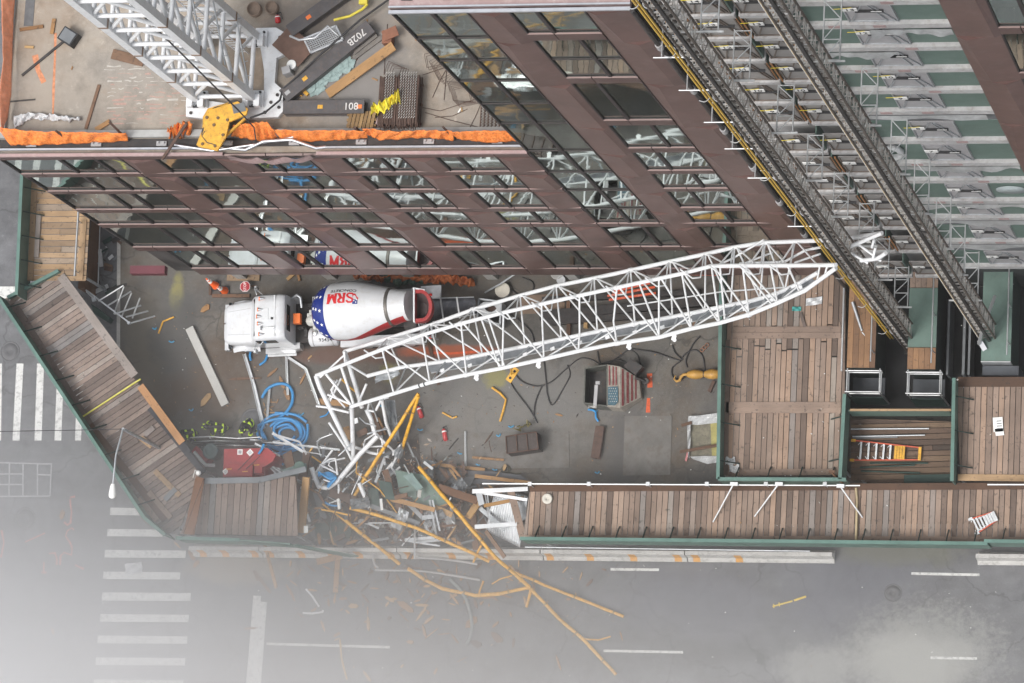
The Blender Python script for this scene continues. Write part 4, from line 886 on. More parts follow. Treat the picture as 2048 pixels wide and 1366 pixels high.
beam((566, 192), (741, 52), .62, .55, "long dark beam lying diagonally with chalk marks at its top end", marks=("702B", .84, math.pi), stickers=((.25, m_yel), (.05, m_grey)))
beam((578, 62), (700, -25), .56, .5, "dark beam running out of the roof view past the grating", stickers=((.32, m_orange),))
beam((566, 214), (728, 213), .56, .5, "level dark beam with white chalk figures beside the pallet", marks=("108", .84, 0), stickers=((.46, m_yel), (.94, m_orange)))
plate2 = MB(); plate2.obox(P(588, 92, ZR + .35), P(588, 92, ZR + .35) - P(570, 112, ZR + .35), P(588, 92, ZR + .35) - P(562, 70, ZR + .35), (0, 0, .02)); one("steel_plate", plate2, M("rust_plate", (.15, .085, .062), .7, .1, .2, 3), "square rust brown plate leaning by the crane base", "plate")
t = thing("stair_grating", P(645, 80, ZR), "silver stair grating section dropped between two beams", "grating")
A, B, D = P(608, 78, ZR + .6), P(672, 52, ZR + .6), P(622, 106, ZR + .6); e1, e2 = B - A, D - A; mb = MB()
for k in range(9): mb.bar(A + e2 * k / 8, A + e1 + e2 * k / 8, .03, .04)
for k in range(16): mb.bar(A + e1 * k / 15, A + e1 * k / 15 + e2, .025, .04)
part("mesh", mb, m_alu, t); mb = MB()
for k in range(4): q = [A, A + e1, A + e1 + e2, A + e2]; mb.bar(q[k], q[(k + 1) % 4], .07, .12)
mb.tube([P(580, 72, ZR + .9), P(598, 80, ZR + 1.1), P(630, 76, ZR + 1.1), P(655, 52, ZR + 1.1), P(676, 70, ZR + .8)], .05, 7); part("frame", mb, m_alu, t)
def rplank(a, b2, wd, label, mat=None, z=ZR + .02, z2=None, tone=None): return plank((a, b2), wd, label, mat or m_fresh, z, z2, "loose_plank", None, .06, 0, tone)
plank(((656, 189), (788, 92)), .40, "long bright plank lying beside the broken glass on the roof", m_fresh, ZR + .05, ZR + .5, "timber_beam", None, .08, 0, .6)
mb = MB(); q = P(782, 78, ZR); mb.box(q.x - .25, q.y - .3, ZR, q.x + .15, q.y + .25, ZR + .45); mb.obox(q + V((.1, .1, .5)), (.3, .12, .02), (-.08, .2, 0), (0, 0, .03)); one("broken_crate", mb, M("crate_brown", (.22, .09, .05), .7, 0, .2, 4), "broken brown crate at the upper end of the bright plank", "crate")
rplank((225, 108), (288, 124), .42, "wide orange brown plank left of the crane mast foot", m_old, tone=.8); rplank((460, 76), (508, 90), .2, "plank lying behind the crane mast lacing", m_old, ZR + .4)
rplank((40, 60), (87, 53), .14, "short plank near the top left of the roof"); rplank((104, 68), (109, 38), .16, "short plank standing by the top left dark bin"); rplank((50, 94), (68, 95), .1, "tiny wood stub left of the dark bin")
rplank((172, 258), (199, 170), .13, "thin brown plank across the roof paint line", m_old); rplank((192, 260), (220, 243), .2, "short plank at the film's right end", m_fresh, ZR + .05)
mb = MB(); mb.bar(P(44, 151, ZR + .04), P(126, 84, ZR + .04), .1, .07); mb.bar(P(10, 204, ZR + .04), P(70, 199, ZR + .04), .05, .05); one("steel_bar", mb, m_dsteel, "dark steel bar running diagonally to the black bin", "bar")
mb = MB(); q = P(143, 78, ZR); d1, d2 = V((.30, -.18, 0)), V((.16, .26, 0))
mb.obox(q + V((0, 0, .25)), d1, d2, (0, 0, .25)); t = one("black_bin", mb, m_black, "black open bin standing alone on the roof", "bin"); mb = MB(); mb.obox(q + V((0, 0, .51)), d1 * .82, d2 * .82, (0, 0, .012)); part("hollow", mb, m_greyd, t)
mb = MB(); mb.box(P(47, 60, ZR).x, P(47, 52, ZR).y, ZR, P(66, 52, ZR).x, P(47, -20, ZR).y, ZR + .02); one("roof_mat", mb, M("mat_grey", (.13, .13, .135), .9, 0, .2, 3), "dark grey mat strip at the top left of the roof", "mat")
cloth("plastic_film", [(28, 232), (60, 225), (110, 230), (160, 237)], [(28, 258), (60, 238), (110, 241), (160, 240)], ZR + .25, ZR + .1, m_film, "milky plastic film lying at the roof's left front corner", "plastic film", None, 24, 6, .07, 9)
mk = MB(); z = ZR + .004
for px_, wd in (([(106, 228), (107, 180), (110, 110), (111, 66)], .1), ([(70, 110), (76, 140), (88, 165)], .25)): stroke(mk, px_, wd, z, .4)
struct("roof_spray_marks", mk, M("roof_spray", (.55, .23, .12), .85, 0, .3, 6)); mk = MB(); mk2 = MB()
for k in range(16):
    v = 132 + k * 7.6 + rnd(-1, 1); u = 208 + rnd(0, 30)
    while u < 362:
        L = rnd(6, 34); stroke(mk if random.random() < .5 else mk2, [(u, v + rnd(-1.5, 1.5)), (u + L / 2, v + rnd(-2, 2)), (u + L, v + rnd(-1.5, 1.5))], rnd(.02, .06), z, .7); u += L + rnd(3, 26)
struct("roof_chalk_lines", mk, M("roof_chalk", (.44, .41, .37), .85, 0, .2, 6)); struct("roof_red_lines", mk2, M("roof_redlines", (.40, .26, .22), .85, 0, .25, 6))
# broken glass heap
for i in range(26):
    q = P(620 + 80 * random.random() * .9 + 8, 118 + 60 * random.random(), ZR); a = rnd(0, 6); f = random.random()
    u = 618 + f * 78; v = 178 - f * 50 + rnd(-16, 10); q = P(u, v, ZR + .02 + i * .003); r = rnd(.18, .5)
    mb = MB(); n = random.choice((4, 5, 6)); mb.prism([(q.x + r * rnd(.6, 1.1) * math.cos(a + k * 6.283 / n), q.y + r * rnd(.5, .9) * math.sin(a + k * 6.283 / n)) for k in range(n)], q.z, q.z + .014)
    one("glass_shard", mb, M("teal_glass", (.27, .36, .35), .3, 0, .3, 6, (.46, .52, .51), .7), "teal shard in the heap of broken glass beside the long beam", "glass shard", "broken glass heap on the roof")
# rebar bundle
t = thing("rebar_bundle", P(795, 205, ZR), "big square stack of brown rebar tied in rows", "rebar bundle"); A, B = P(752, 250, ZR + .8), P(838, 152, ZR + .8)
for lay in range(3):
    mb = MB(); y = A.y + .1
    n = 30
    for k in range(n):
        x = A.x + (B.x - A.x) * (k + .5) / n + rnd(-.015, .015); zz = ZR + .2 + .25 * lay; L0, L1 = A.y + rnd(-.1, .1), B.y + rnd(-.1, .12); mb.tube([(x, L0, zz), (x + rnd(-.02, .02), (L0 + L1) / 2, zz + .02), (x, L1, zz)], .03, 5)
    part("rebar", mb, m_rust, t)
mb = MB()
for c in range(13):
    if c in (4, 5): continue
    x = A.x + .3 + c * .105; mb = MB(); mb.tube([(x + (.04 if k % 2 else -.04), A.y + .3 + k * .058, ZR + (.79 if k % 2 else .72)) for k in range(34)], .016, 5); part("wavy_chair", mb, m_conc, t)
mb = MB()
for k in (.1, .5, .9): mb.bar((A.x, A.y + (B.y - A.y) * k, ZR + .07), (B.x, A.y + (B.y - A.y) * k, ZR + .07), .1, .12)
part("bearer", mb, m_old, t)
mb = MB(); c = P(992, 235, ZR); 
for k in range(11):
    x = P(962, 255, ZR).x + k * .16; mb.tube([(x, P(970, 262, ZR).y, ZR + .12), (x, P(970, 215, ZR).y, ZR + .12)], .035, 5)
t2 = one("rebar_row", mb, m_rust, "row of rebar by the tower's glass corner", "rebar"); mb = MB()
for k in range(10): x = P(962, 255, ZR).x + .08 + k * .16; mb = MB(); mb.tube([(x + (.05 if q % 2 else -.05), P(970, 260, ZR).y + .1 + q * .058, ZR + (.2 if q % 2 else .13)) for q in range(17)], .02, 5); part("wavy_chair", mb, m_conc, t2)
cloth("yellow_tarp", [(741, 213), (760, 205), (785, 190), (798, 180)], [(745, 226), (770, 224), (788, 206), (800, 203)], ZR + .95, ZR + .85, M("yellow_tarp", (.78, .66, .05), .55, 0, .12, 5), "crumpled yellow tarp thrown on the rebar bundle", "tarp", None, 18, 6, .13, 12)
t = thing("wood_pallet", P(720, 240, ZR), "wooden pallet stack next to the rebar bundle", "pallet"); A, B = P(692, 256, ZR + .3), P(748, 222, ZR + .3)
for k in range(7): x = A.x + (B.x - A.x) * (k + .5) / 7; mb = MB(); mb.bar((x, A.y, ZR + .3), (x + .12, B.y, ZR + .3), .13, .03); part("slat", mb, wood("pallet", [(0, (.27, .16, .07)), (1, (.44, .28, .12))]) if "pallet" not in MATS else MATS["pallet"], t)
for k in range(3): y = A.y + (B.y - A.y) * (k + .5) / 3; mb = MB(); mb.bar((A.x, y, ZR + .14), (B.x + .1, y, ZR + .14), .1, .26); part("stringer", mb, MATS["pallet"], t)
for i, (u, v, mt, lb) in enumerate(((764, 246, m_pink, "pale box left of two at the foot of the rebar bundle"), (783, 244, m_paper, "white box right of the pair at the rebar bundle foot"), (808, 240, m_paper, "white box tilted by the wooden carton"), (802, 255, m_conc, "grey box nearest the orange netting"), (816, 219, MATS["pallet"], "open wooden carton at the rebar bundle's corner"), (580, 147, m_grey, "small grey box below the white bucket"))):
    q = P(u, v, ZR); a = rnd(-.3, .3) if i != 2 else .6; ax, ay = V((math.cos(a), math.sin(a), 0)) * .17, V((-math.sin(a), math.cos(a), 0)) * .15
    mb = MB(); mb.obox(q + V((0, 0, .14 if i < 4 else .3)), ax * (1.4 if i == 4 else 1), ay * (1.3 if i == 4 else 1), (0, 0, .14 if i < 4 else .3)); mb.obox(q + V((0, 0, .29 if i < 4 else .61)), ax * .9, ay * .12, (0, 0, .006)); one("roof_box", mb, mt, lb, "box", "boxes on the roof")
def bucket(u, v, z, r, h, mat, label, lidmat=None):
    q = P(u, v, z + h); t = thing("bucket", (q.x, q.y, z), label, "bucket"); mb = MB(); mb.lathe((q.x, q.y, z), (q.x, q.y, z + h), [(0, r * .86), (1, r)], 20); part("tub", mb, mat, t)
    mb = MB(); mb.lathe((q.x, q.y, z + h + .002), (q.x, q.y, z + h + .03), [(0, r * 1.06), (.6, r * 1.06), (1, r * .95), (.7, r * .85), (.7, .02)], 20); part("lid", mb, lidmat or mat, t)
bucket(583, 129, ZR, .19, .4, m_paper, "white lidded bucket by the crane base on the roof")
for i, (u, v, r) in enumerate(((507, 17, .3), (542, 14, .27))):
    q = P(u, v, ZR + .3); mb = MB(); mb.lathe((q.x, q.y, ZR), (q.x, q.y, ZR + .3), [(0, r), (1, r), (1, r * .9), (.6, r * .85), (.6, .05)], 20); one("round_sleeve", mb, M("sleeve_brown", (.22, .16, .12), .7, .1, .2, 4), ["brown round pipe sleeve, left of the pair near the extinguisher", "brown round pipe sleeve right beside the red extinguisher"][i], "pipe sleeve", "round sleeves on the roof")
def extinguisher(a, b2, z, label):
    A, B = P(*a, z + .1), P(*b2, z + .1); t = thing("fire_extinguisher", (A.x, A.y, z), label, "fire extinguisher", "red fire extinguishers"); d = (B - A)
    mb = MB(); mb.lathe(A, B, [(0, .05), (.06, .11), (.8, .115), (.93, .08), (1, .03)], 14); part("cylinder", mb, M("ext_red", (.50, .02, .025), .3, 0, .05, 3), t)
    mb = MB(); mb.lathe(A + d * .68, A + d * .80, [(0, .119), (1, .117)], 14); part("band", mb, m_paper, t)
    mb = MB(); n = d.normalized(); s2 = n.cross(V((0, 0, 1))); mb.tube([B, B + n * .08], .035, 6); mb.bar(B + n * .06 - s2 * .05, B + n * .1 + s2 * .15, .03, .04); mb.tube([B + n * .05, B + n * .08 + s2 * .16, B - n * .2 + s2 * .2], .016, 5); part("valve", mb, m_ink, t)
extinguisher((556, 46), (555, 30), ZR, "red extinguisher on the roof near the round sleeves")
# rebar ties, stirrups and loose rods
mb = MB()
for i, (cx, cy, w2, h2, a) in enumerate(((868, 118, 34, 26, .2), (880, 135, 26, 40, .5), (786, 140, 30, 24, -.4))):
    for k in range(4 if i else 2):
        c = P(cx + k * 4, cy + k * 3, ZR + .1 + .12 * k); ax, ay = V((math.cos(a + k * .1), math.sin(a + k * .1), 0)) * w2 / 94, V((-math.sin(a), math.cos(a), .2)) * h2 / 94
        mb.tube([c + ax + ay, c - ax + ay, c - ax - ay, c + ax - ay], .014, 5, True)
    one("rebar_stirrups", mb, m_rust, ["two rebar hoops lying furthest right and highest on the roof", "tangle of rebar hoops right of the rebar bundle", "bent rebar hoops just above the rebar bundle"][i], "rebar hoops", "bent rebar hoops on the roof"); mb = MB()
for k in range(6):
    c = P(918 + k * 3, 182 + k * 2, ZR + .06 + .1 * k); ax, ay = V((math.cos(-.15 + k * .06), math.sin(-.15 + k * .06), .1)) * .42, V((-.1, .36, .1)); mb.tube([c + ax + ay, c - ax + ay * .9, c - ax - ay, c + ax - ay], .014, 5, True)
one("rebar_stirrups", mb, m_rust, "nested rebar hoops against the tower glass", "rebar hoops", "bent rebar hoops on the roof")
for i, px_ in enumerate(([(775, 48), (770, 110), (768, 150)], [(894, 128), (888, 200)], [(845, 215), (880, 222), (960, 195)], [(850, 225), (900, 240), (960, 255)], [(963, 205), (950, 235), (938, 258)], [(870, 235), (905, 232), (935, 218)], [(845, 150), (905, 130)], [(700, 100), (715, 118), (700, 135)], [(865, 195), (880, 160), (905, 118)], [(560, 190), (600, 160), (640, 130)])):
    mb = MB(); mb.tube([P(u, v, ZR + .03) for u, v in px_], .014, 5); one("loose_rod", mb, m_rust, "thin loose rebar rod on the roof slab right of the beams", "rod", "loose thin rods on the roof")
q = P(672, 22, ZR); mb = MB(); mb.tube([P(668, 40, ZR + .3), P(700, 32, ZR + .4), P(725, 18, ZR + .4), P(735, 8, ZR + .4)], .06, 6); mb.box(q.x + 1.1, q.y + .15, ZR + .3, q.x + 1.45, q.y + .4, ZR + .5); one("yellow_bent_arm", mb, M("arm_yellow", (.70, .58, .06), .5), "thin yellow bent arm above the grating on the roof", "arm")
mb = MB(); mb.bar(P(603, 178, ZR + .1), P(616, 190, ZR + .1), .14, .12); mb.tube([P(600, 182, ZR + .1), P(594, 188, ZR + .1), P(604, 192, ZR + .1)], .025, 5); one("yellow_clamp", mb, m_yel, "small yellow clamp under the long diagonal beam", "clamp")
mb = MB()
for k in range(3): mb.prism([P(700 + k * 4, 92 - k * 4, ZR), P(765 - k * 12, 72 - k * 5, ZR), P(768 - k * 10, 78 - k * 3, ZR), P(712, 120 - k * 9, ZR)], ZR + .01 + k * .1, ZR + .1 + k * .1)
one("timber_formwork", mb, M("formwork", (.19, .175, .16), .8, 0, .2, 3, (.11, .08, .06), .6), "grey brown formwork pieces under the long beam's upper end", "formwork")
for i in range(22):
    u, v = rnd(30, 960), rnd(20, 250)
    if 210 < u < 560 and v < 240: continue
    c = P(u, v, ZR + .02); a = rnd(0, 6); mb = MB(); mb.obox(c, (math.cos(a) * rnd(.03, .16), math.sin(a) * .1, 0), (-math.sin(a) * .03, math.cos(a) * .03, 0), (0, 0, .015)); one("wood_chip", mb, random.choice((m_fresh, m_fresh, m_paper, m_greyd)), "small chip of debris scattered on the roof slab", "debris chip", "debris chips on the roof")
# ============================================================ MIXER TRUCK
TO = V((-13.93, .46, 0)); TA = R_(2.9); ta = V((math.cos(TA), math.sin(TA), 0)); tn = V((-ta.y, ta.x, 0))
def W(l, s, z): return TO + ta * l + tn * s + V((0, 0, z))
tr = thing("mixer_truck", W(5, 0, 0), "white concrete mixer truck with a starred blue drum collar", "mixer truck")
def loft(secs, mat, name, parent, smooth=True):
    mb = MB(); vs = []; n = 10
    for l, wb, wt, zb, zt in secs:
        h = zt - zb
        for s, z in ((-wb, zb), (-wb, zb + h * .55), (-wb * .5 - wt * .5, zb + h * .86), (-wt * .93, zb + h * .97), (-wt * .6, zt), (wt * .6, zt), (wt * .93, zb + h * .97), (wb * .5 + wt * .5, zb + h * .86), (wb, zb + h * .55), (wb, zb)): vs.append(W(l, s, z))
    m = len(secs); mb.add(vs, [(i * n + k, i * n + (k + 1) % n, (i + 1) * n + (k + 1) % n, (i + 1) * n + k) for i in range(m - 1) for k in range(n)], .5, None, smooth)
    mb.add(vs[:n], [tuple(range(n))[::-1]], .5); mb.add(vs[-n:], [tuple(range(n))], .5); return part(name, mb, mat, parent)
hood = loft([(0, .72, .66, .75, 1.38), (.06, .84, .76, .7, 1.55), (.28, .96, .88, .7, 1.69), (.9, 1.03, .97, .8, 1.85), (1.5, 1.06, 1.0, .9, 1.97), (1.62, 1.05, 1.01, .9, 2.0)], m_truck, "hood", tr)
cab = loft([(1.56, 1.07, 1.0, .95, 2.05), (1.72, 1.10, 1.03, .95, 2.45), (1.92, 1.11, 1.05, .95, 2.8), (2.06, 1.11, 1.06, .95, 2.90), (2.3, 1.12, 1.07, .95, 2.96), (3.2, 1.12, 1.07, .95, 2.97), (3.42, 1.11, 1.05, .95, 2.93), (3.47, 1.10, 1.03, .95, 2.86)], m_truck, "cab", tr)
mb = MB(); mb.obox(W(3.485, 0, 2.28), ta * .012, tn * .62, (0, 0, .26)); part("rear_window", mb, m_glassd, cab)
mb = MB(); mb.obox(W(2.45, -1.116, 2.3), ta * .5, tn * .012, (0, 0, .28)); mb.obox(W(2.45, 1.116, 2.3), ta * .5, tn * .012, (0, 0, .28)); part("side_window", mb, m_glassd, cab)
mb = MB(); mb.obox(W(1.80, 0, 2.5), V((.16, 0, .33)), tn * .9, (-.012, 0, .01)); part("windscreen", mb, m_glassd, cab)
mb = MB(); mb.obox(W(3.0, 0, 2.985), ta * .035, tn * 1.0, (0, 0, .006)); mb.obox(W(2.52, .1, 2.978), ta * .17, tn * .28, (0, 0, .01)); part("roof_ridge", mb, m_truck, cab)
mb = MB()
for s in (-.62, .62): mb.bar(W(.3, s * .9, 1.712), W(1.5, s * 1.02, 1.985), .018, .006)
mb.bar(W(1.58, -1.0, 2.0), W(1.58, 1.0, 2.0), .03, .01); part("panel_gap", mb, m_grey, hood)
for s in (-.86, -.34, 0, .34, .86):
    l = 2.12 + abs(s) * .14; mb = MB(); mb.obox(W(l, s, 2.985), ta * .02, tn * .09, (0, 0, .025)); mb.lathe(W(l + .02, s, 2.97), W(l + .26, s, 2.97), [(0, .06), (.4, .055), (1, .012)], 8); f = part("marker_light", mb, m_orange, cab)
    mb = MB(); mb.lathe(W(l + .03, s, 2.985), W(l + .28, s, 2.985), [(0, .062), (.4, .057), (1, .012)], 8); part("housing", mb, m_galv, f)
mb = MB(); mb.lathe(W(2.36, -.58, 3.03), W(2.42, -.58, 3.03), [(0, .12), (1, .05)], 12); mb.tube([W(2.42, -.58, 3.03), W(2.95, -.56, 3.02)], .03, 6); mb.lathe(W(2.95, -.56, 3.0), W(3.02, -.56, 3.0), [(0, .06), (1, .06)], 8); part("air_horn", mb, m_alu, cab)
mb = MB(); mb.lathe(W(2.88, -.12, 2.96), W(2.88, -.12, 3.05), [(0, .06), (1, .05)], 10); part("antenna_base", mb, m_ink, cab)
mb = MB(); mb.obox(W(.1, 0, 1.69), ta * .05, tn * .02, (0, 0, .03)); part("ornament", mb, m_rust, hood)
for s in (-1, 1):
    mb = MB(); mb.grid(lambda a, c: W(.3 + 1.35 * a, s * (.98 + .26 * c), .82 + .34 * math.sin(math.pi * min(max(a * 1.05, .05), .95)) - .12 * c * c), 10, 4); part("fender", mb, m_truck, tr)
    mb = MB(); mb.obox(W(.24, s * .92, 1.12), ta * .06, tn * .2, (0, 0, .13)); part("headlight", mb, m_glassd, tr)
    mb = MB(); mb.tube([W(1.9, s * 1.1, 2.2), W(1.85, s * 1.5, 2.5), W(1.8, s * 1.52, 1.9)], .025, 6); mb.obox(W(1.86, s * 1.52, 2.2), ta * .05, tn * .1, (0, 0, .22)); mb.tube([W(2.3, s * 1.1, 2.4), W(1.86, s * 1.5, 2.4)], .02, 5); part("mirror", mb, m_alu, tr)
    mb = MB(); mb.obox(W(2.6, s * 1.2, .55), ta * .75, tn * .13, (0, 0, .04)); mb.obox(W(2.6, s * 1.34, .32), ta * .72, tn * .1, (0, 0, .03)); mb.obox(W(3.2, s * 1.1, .75), ta * .5, tn * .15, (0, 0, .3)); part("step", mb, m_alu, tr)
mb = MB(); mb.obox(W(-.02, 0, .62), ta * .12, tn * 1.12, (0, 0, .2)); part("bumper", mb, m_alu, tr)
def wheel(l, s, r, wd):
    mb = MB(); a, b2 = W(l, s - wd / 2, r), W(l, s + wd / 2, r); mb.lathe(a, b2, [(0, r * .8), (.08, r * .97), (.25, r), (.75, r), (.92, r * .97), (1, r * .8)], 24); t = part("wheel", mb, m_black, tr)
    mb = MB(); mb.lathe(W(l, s - wd * .52, r), W(l, s + wd * .52, r), [(0, r * .5), (.1, r * .58), (.9, r * .58), (1, r * .5)], 16); part("rim", mb, m_alu, t)
for l in (1.0, 6.9, 8.25, 9.0):
    for s in (-.98, .98): wheel(l, s, .52, .3 if l < 2 else .5)
mb = MB(); mb.obox(W(5.5, 0, .85), ta * 5.0, tn * .42, (0, 0, .16)); mb.obox(W(4.3, 0, .9), ta * .9, tn * .95, (0, 0, .1)); part("chassis", mb, m_dsteel, tr)
mb = MB()
for k in range(16): mb.obox(W(rnd(3.65, 5.0), rnd(-.6, 1.0), rnd(1.05, 1.5)), ta * rnd(.05, .22), tn * rnd(.05, .2), (0, 0, rnd(.05, .16)))
part("engine_bay", mb, M("machinery_dark", (.055, .052, .052), .55, .3, .3, 6), tr)
mb = MB()
for k in range(9): mb.obox(W(rnd(4.45, 4.85), rnd(-.35, .35), rnd(1.5, 1.9)), ta * rnd(.08, .2), tn * rnd(.06, .17), (0, 0, rnd(.08, .18)))
mb.lathe(W(4.4, -.1, 1.8), W(5.0, -.05, 2.2), [(0, .24), (.5, .3), (1, .26)], 14); part("gearbox", mb, M("machine_cream", (.55, .55, .52), .5, 0, .2, 5, (.2, .18, .16), .5), tr)
mb = MB(); mb.obox(W(3.82, .02, 1.9), ta * .17, tn * .24, (0, 0, .16)); part("orange_box", mb, m_orange, tr)
mb = MB(); mb.tube([W(3.55, 1.05, 1.9), W(3.9, 1.1, 2.3), W(4.05, 1.0, 2.2), W(4.05, .55, 2.0)], .07, 8); part("exhaust_pipe", mb, m_galv, tr)
mb = MB(); mb.tube([W(4.6, .7, 2.0), W(4.7, .95, 2.35), W(5.0, .95, 2.4)], .03, 6); mb.tube([W(4.6, .6, 2.0), W(4.72, .8, 2.35), W(5.0, .8, 2.4)], .03, 6); part("hose", mb, m_alu, tr)
tk = MB(); tk.lathe(W(4.25, -.78, 1.3), W(5.75, -.78, 1.3), [(0, .15), (.02, .36), (.06, .45), (.94, .45), (.98, .36), (1, .15)], 24); tank = part("water_tank", tk, m_truck, tr)
mb = MB(); mb.lathe(W(4.65, -.68, 1.70), W(4.65, -.68, 1.78), [(0, .16), (1, .14), (1, .03)], 14); part("filler_cap", mb, m_alu, tank)
for q in (.18, .82): l = 4.25 + 1.5 * q; mb = MB(); mb.lathe(W(l - .03, -.78, 1.3), W(l + .03, -.78, 1.3), [(0, .455), (1, .455)], 24); part("tank_band", mb, m_grey, tank)
mw = Matrix.Translation(W(5.15, -1.02, 1.69)) @ Matrix.Rotation(TA, 4, 'Z') @ Matrix.Rotation(R_(34), 4, 'X')
text("93434", .26, mw, m_ink, tank, "fleet_number")
for s, l0, l1, z in ((-1, 5.8, 9.9, 1.30), (1, 7.6, 10.7, 1.45)):
    mb = MB(); mb.obox(W((l0 + l1) / 2, s * 1.08, z), ta * (l1 - l0) / 2, tn * .24, (0, 0, .03)); mb.obox(W((l0 + l1) / 2, s * 1.31, z - .14), ta * (l1 - l0) / 2, tn * .012, (0, 0, .16)); part("mudguard", mb, m_truck, tr)
mb = MB(); mb.obox(W(10.3, 1.0, 1.52), ta * .5, tn * .4, (0, 0, .03)); part("rear_plate", mb, M("plate_palegrey", (.48, .49, .52), .5), tr)
for s in (-1.1, .95): mb = MB(); mb.lathe(W(10.3, s, 1.56), W(10.3, s, 1.64), [(0, .08), (1, .06)], 10); part("tail_light", mb, M("tail_red", (.75, .03, .02), .3), tr)
# drum
DA, DB = W(4.95, .13, 2.42), W(9.72, .13, 3.22); dd = DB - DA; dn = dd.normalized(); dx = V((0, 0, 1)).cross(dn).normalized(); dy = dn.cross(dx)
PROF = [(0, .5), (.02, .82), (.05, 1.0), (.10, 1.19), (.16, 1.31), (.24, 1.385), (.34, 1.41), (.44, 1.39), (.55, 1.27), (.75, .99), (.9, .78), (1, .70)]
def prad(t):
    for (a, r), (b2, q) in zip(PROF, PROF[1:]):
        if a <= t <= b2: return r + (q - r) * (t - a) / (b2 - a)
    return PROF[-1][1]
def D(t, phi, off=0.0):          # phi from straight up, positive towards the north side
    r = prad(t) + off; return DA + dd * t + (dx * math.sin(phi) + dy * math.cos(phi)) * r
mb = MB(); mb.lathe(DA, DB, PROF, 48); drum = part("drum", mb, m_truck, tr)
def shell(t0, t1, p0, p1, off, nt=10, np_=24):
    mb = MB(); mb.grid(lambda a, c: D(t0 + (t1 - t0) * a, (p0(t0 + (t1 - t0) * a) if callable(p0) else p0) + ((p1(t0 + (t1 - t0) * a) if callable(p1) else p1) - (p0(t0 + (t1 - t0) * a) if callable(p0) else p0)) * c, off), nt, np_); return mb
part("collar_band", shell(.02, .198, -math.pi, math.pi, .008, 14, 48), m_navy, drum)
for k in range(12):
    for j, t in enumerate((.062, .105, .155)):
        ph = R_(k * 30 + (0, -4, -8)[j]); r0 = .098; mb = MB(); pts = []
        for i in range(10):
            a = i * math.pi / 5 + .3; r = r0 if i % 2 == 0 else r0 * .42; pts.append(D(t + r * math.cos(a) / dd.length, ph + r * math.sin(a) / prad(t), .016))
        mb.add([D(t, ph, .016)] + pts, [(0, i + 1, (i + 1) % 10 + 1) for i in range(10)]); part("star", mb, m_paper, drum)
def ph0(t): return -R_(88 if t < .33 else (88 - 16 * (t - .33) / .27 if t < .6 else 72 - 20 * (t - .6) / .37))
part("red_stripe", shell(.13, .97, ph0, lambda t: -R_(122), .009, 24, 10), m_red, drum)
mb = MB(); mb.lathe(DA + dd * .80, DA + dd * .835, [(0, .915), (.5, .935), (1, .895)], 40); part("roller_ring", mb, M("ring_steel", (.13, .12, .11), .5, .5), drum)
def onb(co, t0, p0, sx=1.0): return D(t0 - co.x * sx / dd.length, p0 - co.y / prad(t0), .012 + co.z)
PC = R_(14)
m_logo = M("logo_red", (.62, .025, .03), .4)
GL = {"S": [[(.92, .80), (.70, .97), (.32, .97), (.10, .78), (.22, .60), (.55, .50), (.82, .38), (.92, .20), (.70, .03), (.30, .03), (.06, .20)]],
      "R": [[(.16, 0), (.16, 1)], [(.0, .03), (.34, .03)], [(.16, .96), (.62, .96), (.86, .76), (.62, .53), (.16, .53)], [(.50, .53), (.84, .04), (1.0, .03)]],
      "M": [[(.12, .02), (.12, .98)], [(.12, .98), (.50, .10)], [(.50, .10), (.88, .98)], [(.88, .98), (.88, .02)], [(-.02, .03), (.26, .03)], [(.74, .03), (1.02, .03)], [(-.02, .97), (.14, .97)], [(.86, .97), (1.02, .97)]]}
def glyph(ch, x, w_, h):
    for ln in GL[ch]:
        mb = MB() if ln is GL[ch][0] else mb
        for a, b2 in zip(ln, ln[1:]):
            a, b2 = V((x + a[0] * w_, (a[1] - .5) * h, 0)), V((x + b2[0] * w_, (b2[1] - .5) * h, 0)); d = (b2 - a).normalized(); th = .05 * (1.25 if abs(d.y) > .6 else .62) if ch != "S" else .045; n_ = V((-d.y, d.x, 0)) * th; a = a - d * .012; b2 = b2 + d * .012
            vs = []
            for k in range(5): p = a.lerp(b2, k / 4); vs += [onb(p + n_, .393, PC), onb(p - n_, .393, PC)]
            mb.add(vs, [(2 * k, 2 * k + 1, 2 * k + 3, 2 * k + 2) for k in range(4)])
    part("logo_letter", mb, m_logo, drum)
for ch, x, w_ in (("S", -.62, .37), ("R", -.20, .40), ("M", .24, .48)): glyph(ch, x, w_, .50)
text("CONCRETE", .21, None, m_ink, drum, "logo_letters", lambda c: onb(c, .40, PC + R_(17), 1.2))
mb = MB(); mb.grid(lambda a, c: D(0.51 + .05 * a, PC - R_(14) + R_(10) * c, .012), 4, 4); part("logo_square", mb, m_navy, drum)
mb = MB(); mb.grid(lambda a, c: D(0.505 + .06 * a, PC + R_(1 + 5 * math.sin(a * 5)) + R_(4) * c, .012), 6, 2); part("logo_swoosh", mb, MATS["logo_red"], drum)
for t, p in ((.52, -8), (.54, -11), (.545, -6)): mb = MB(); mb.grid(lambda a, c: D(t + .011 * a, PC + R_(p) + R_(2) * c, .017), 1, 1); part("logo_dot", mb, m_paper, drum)
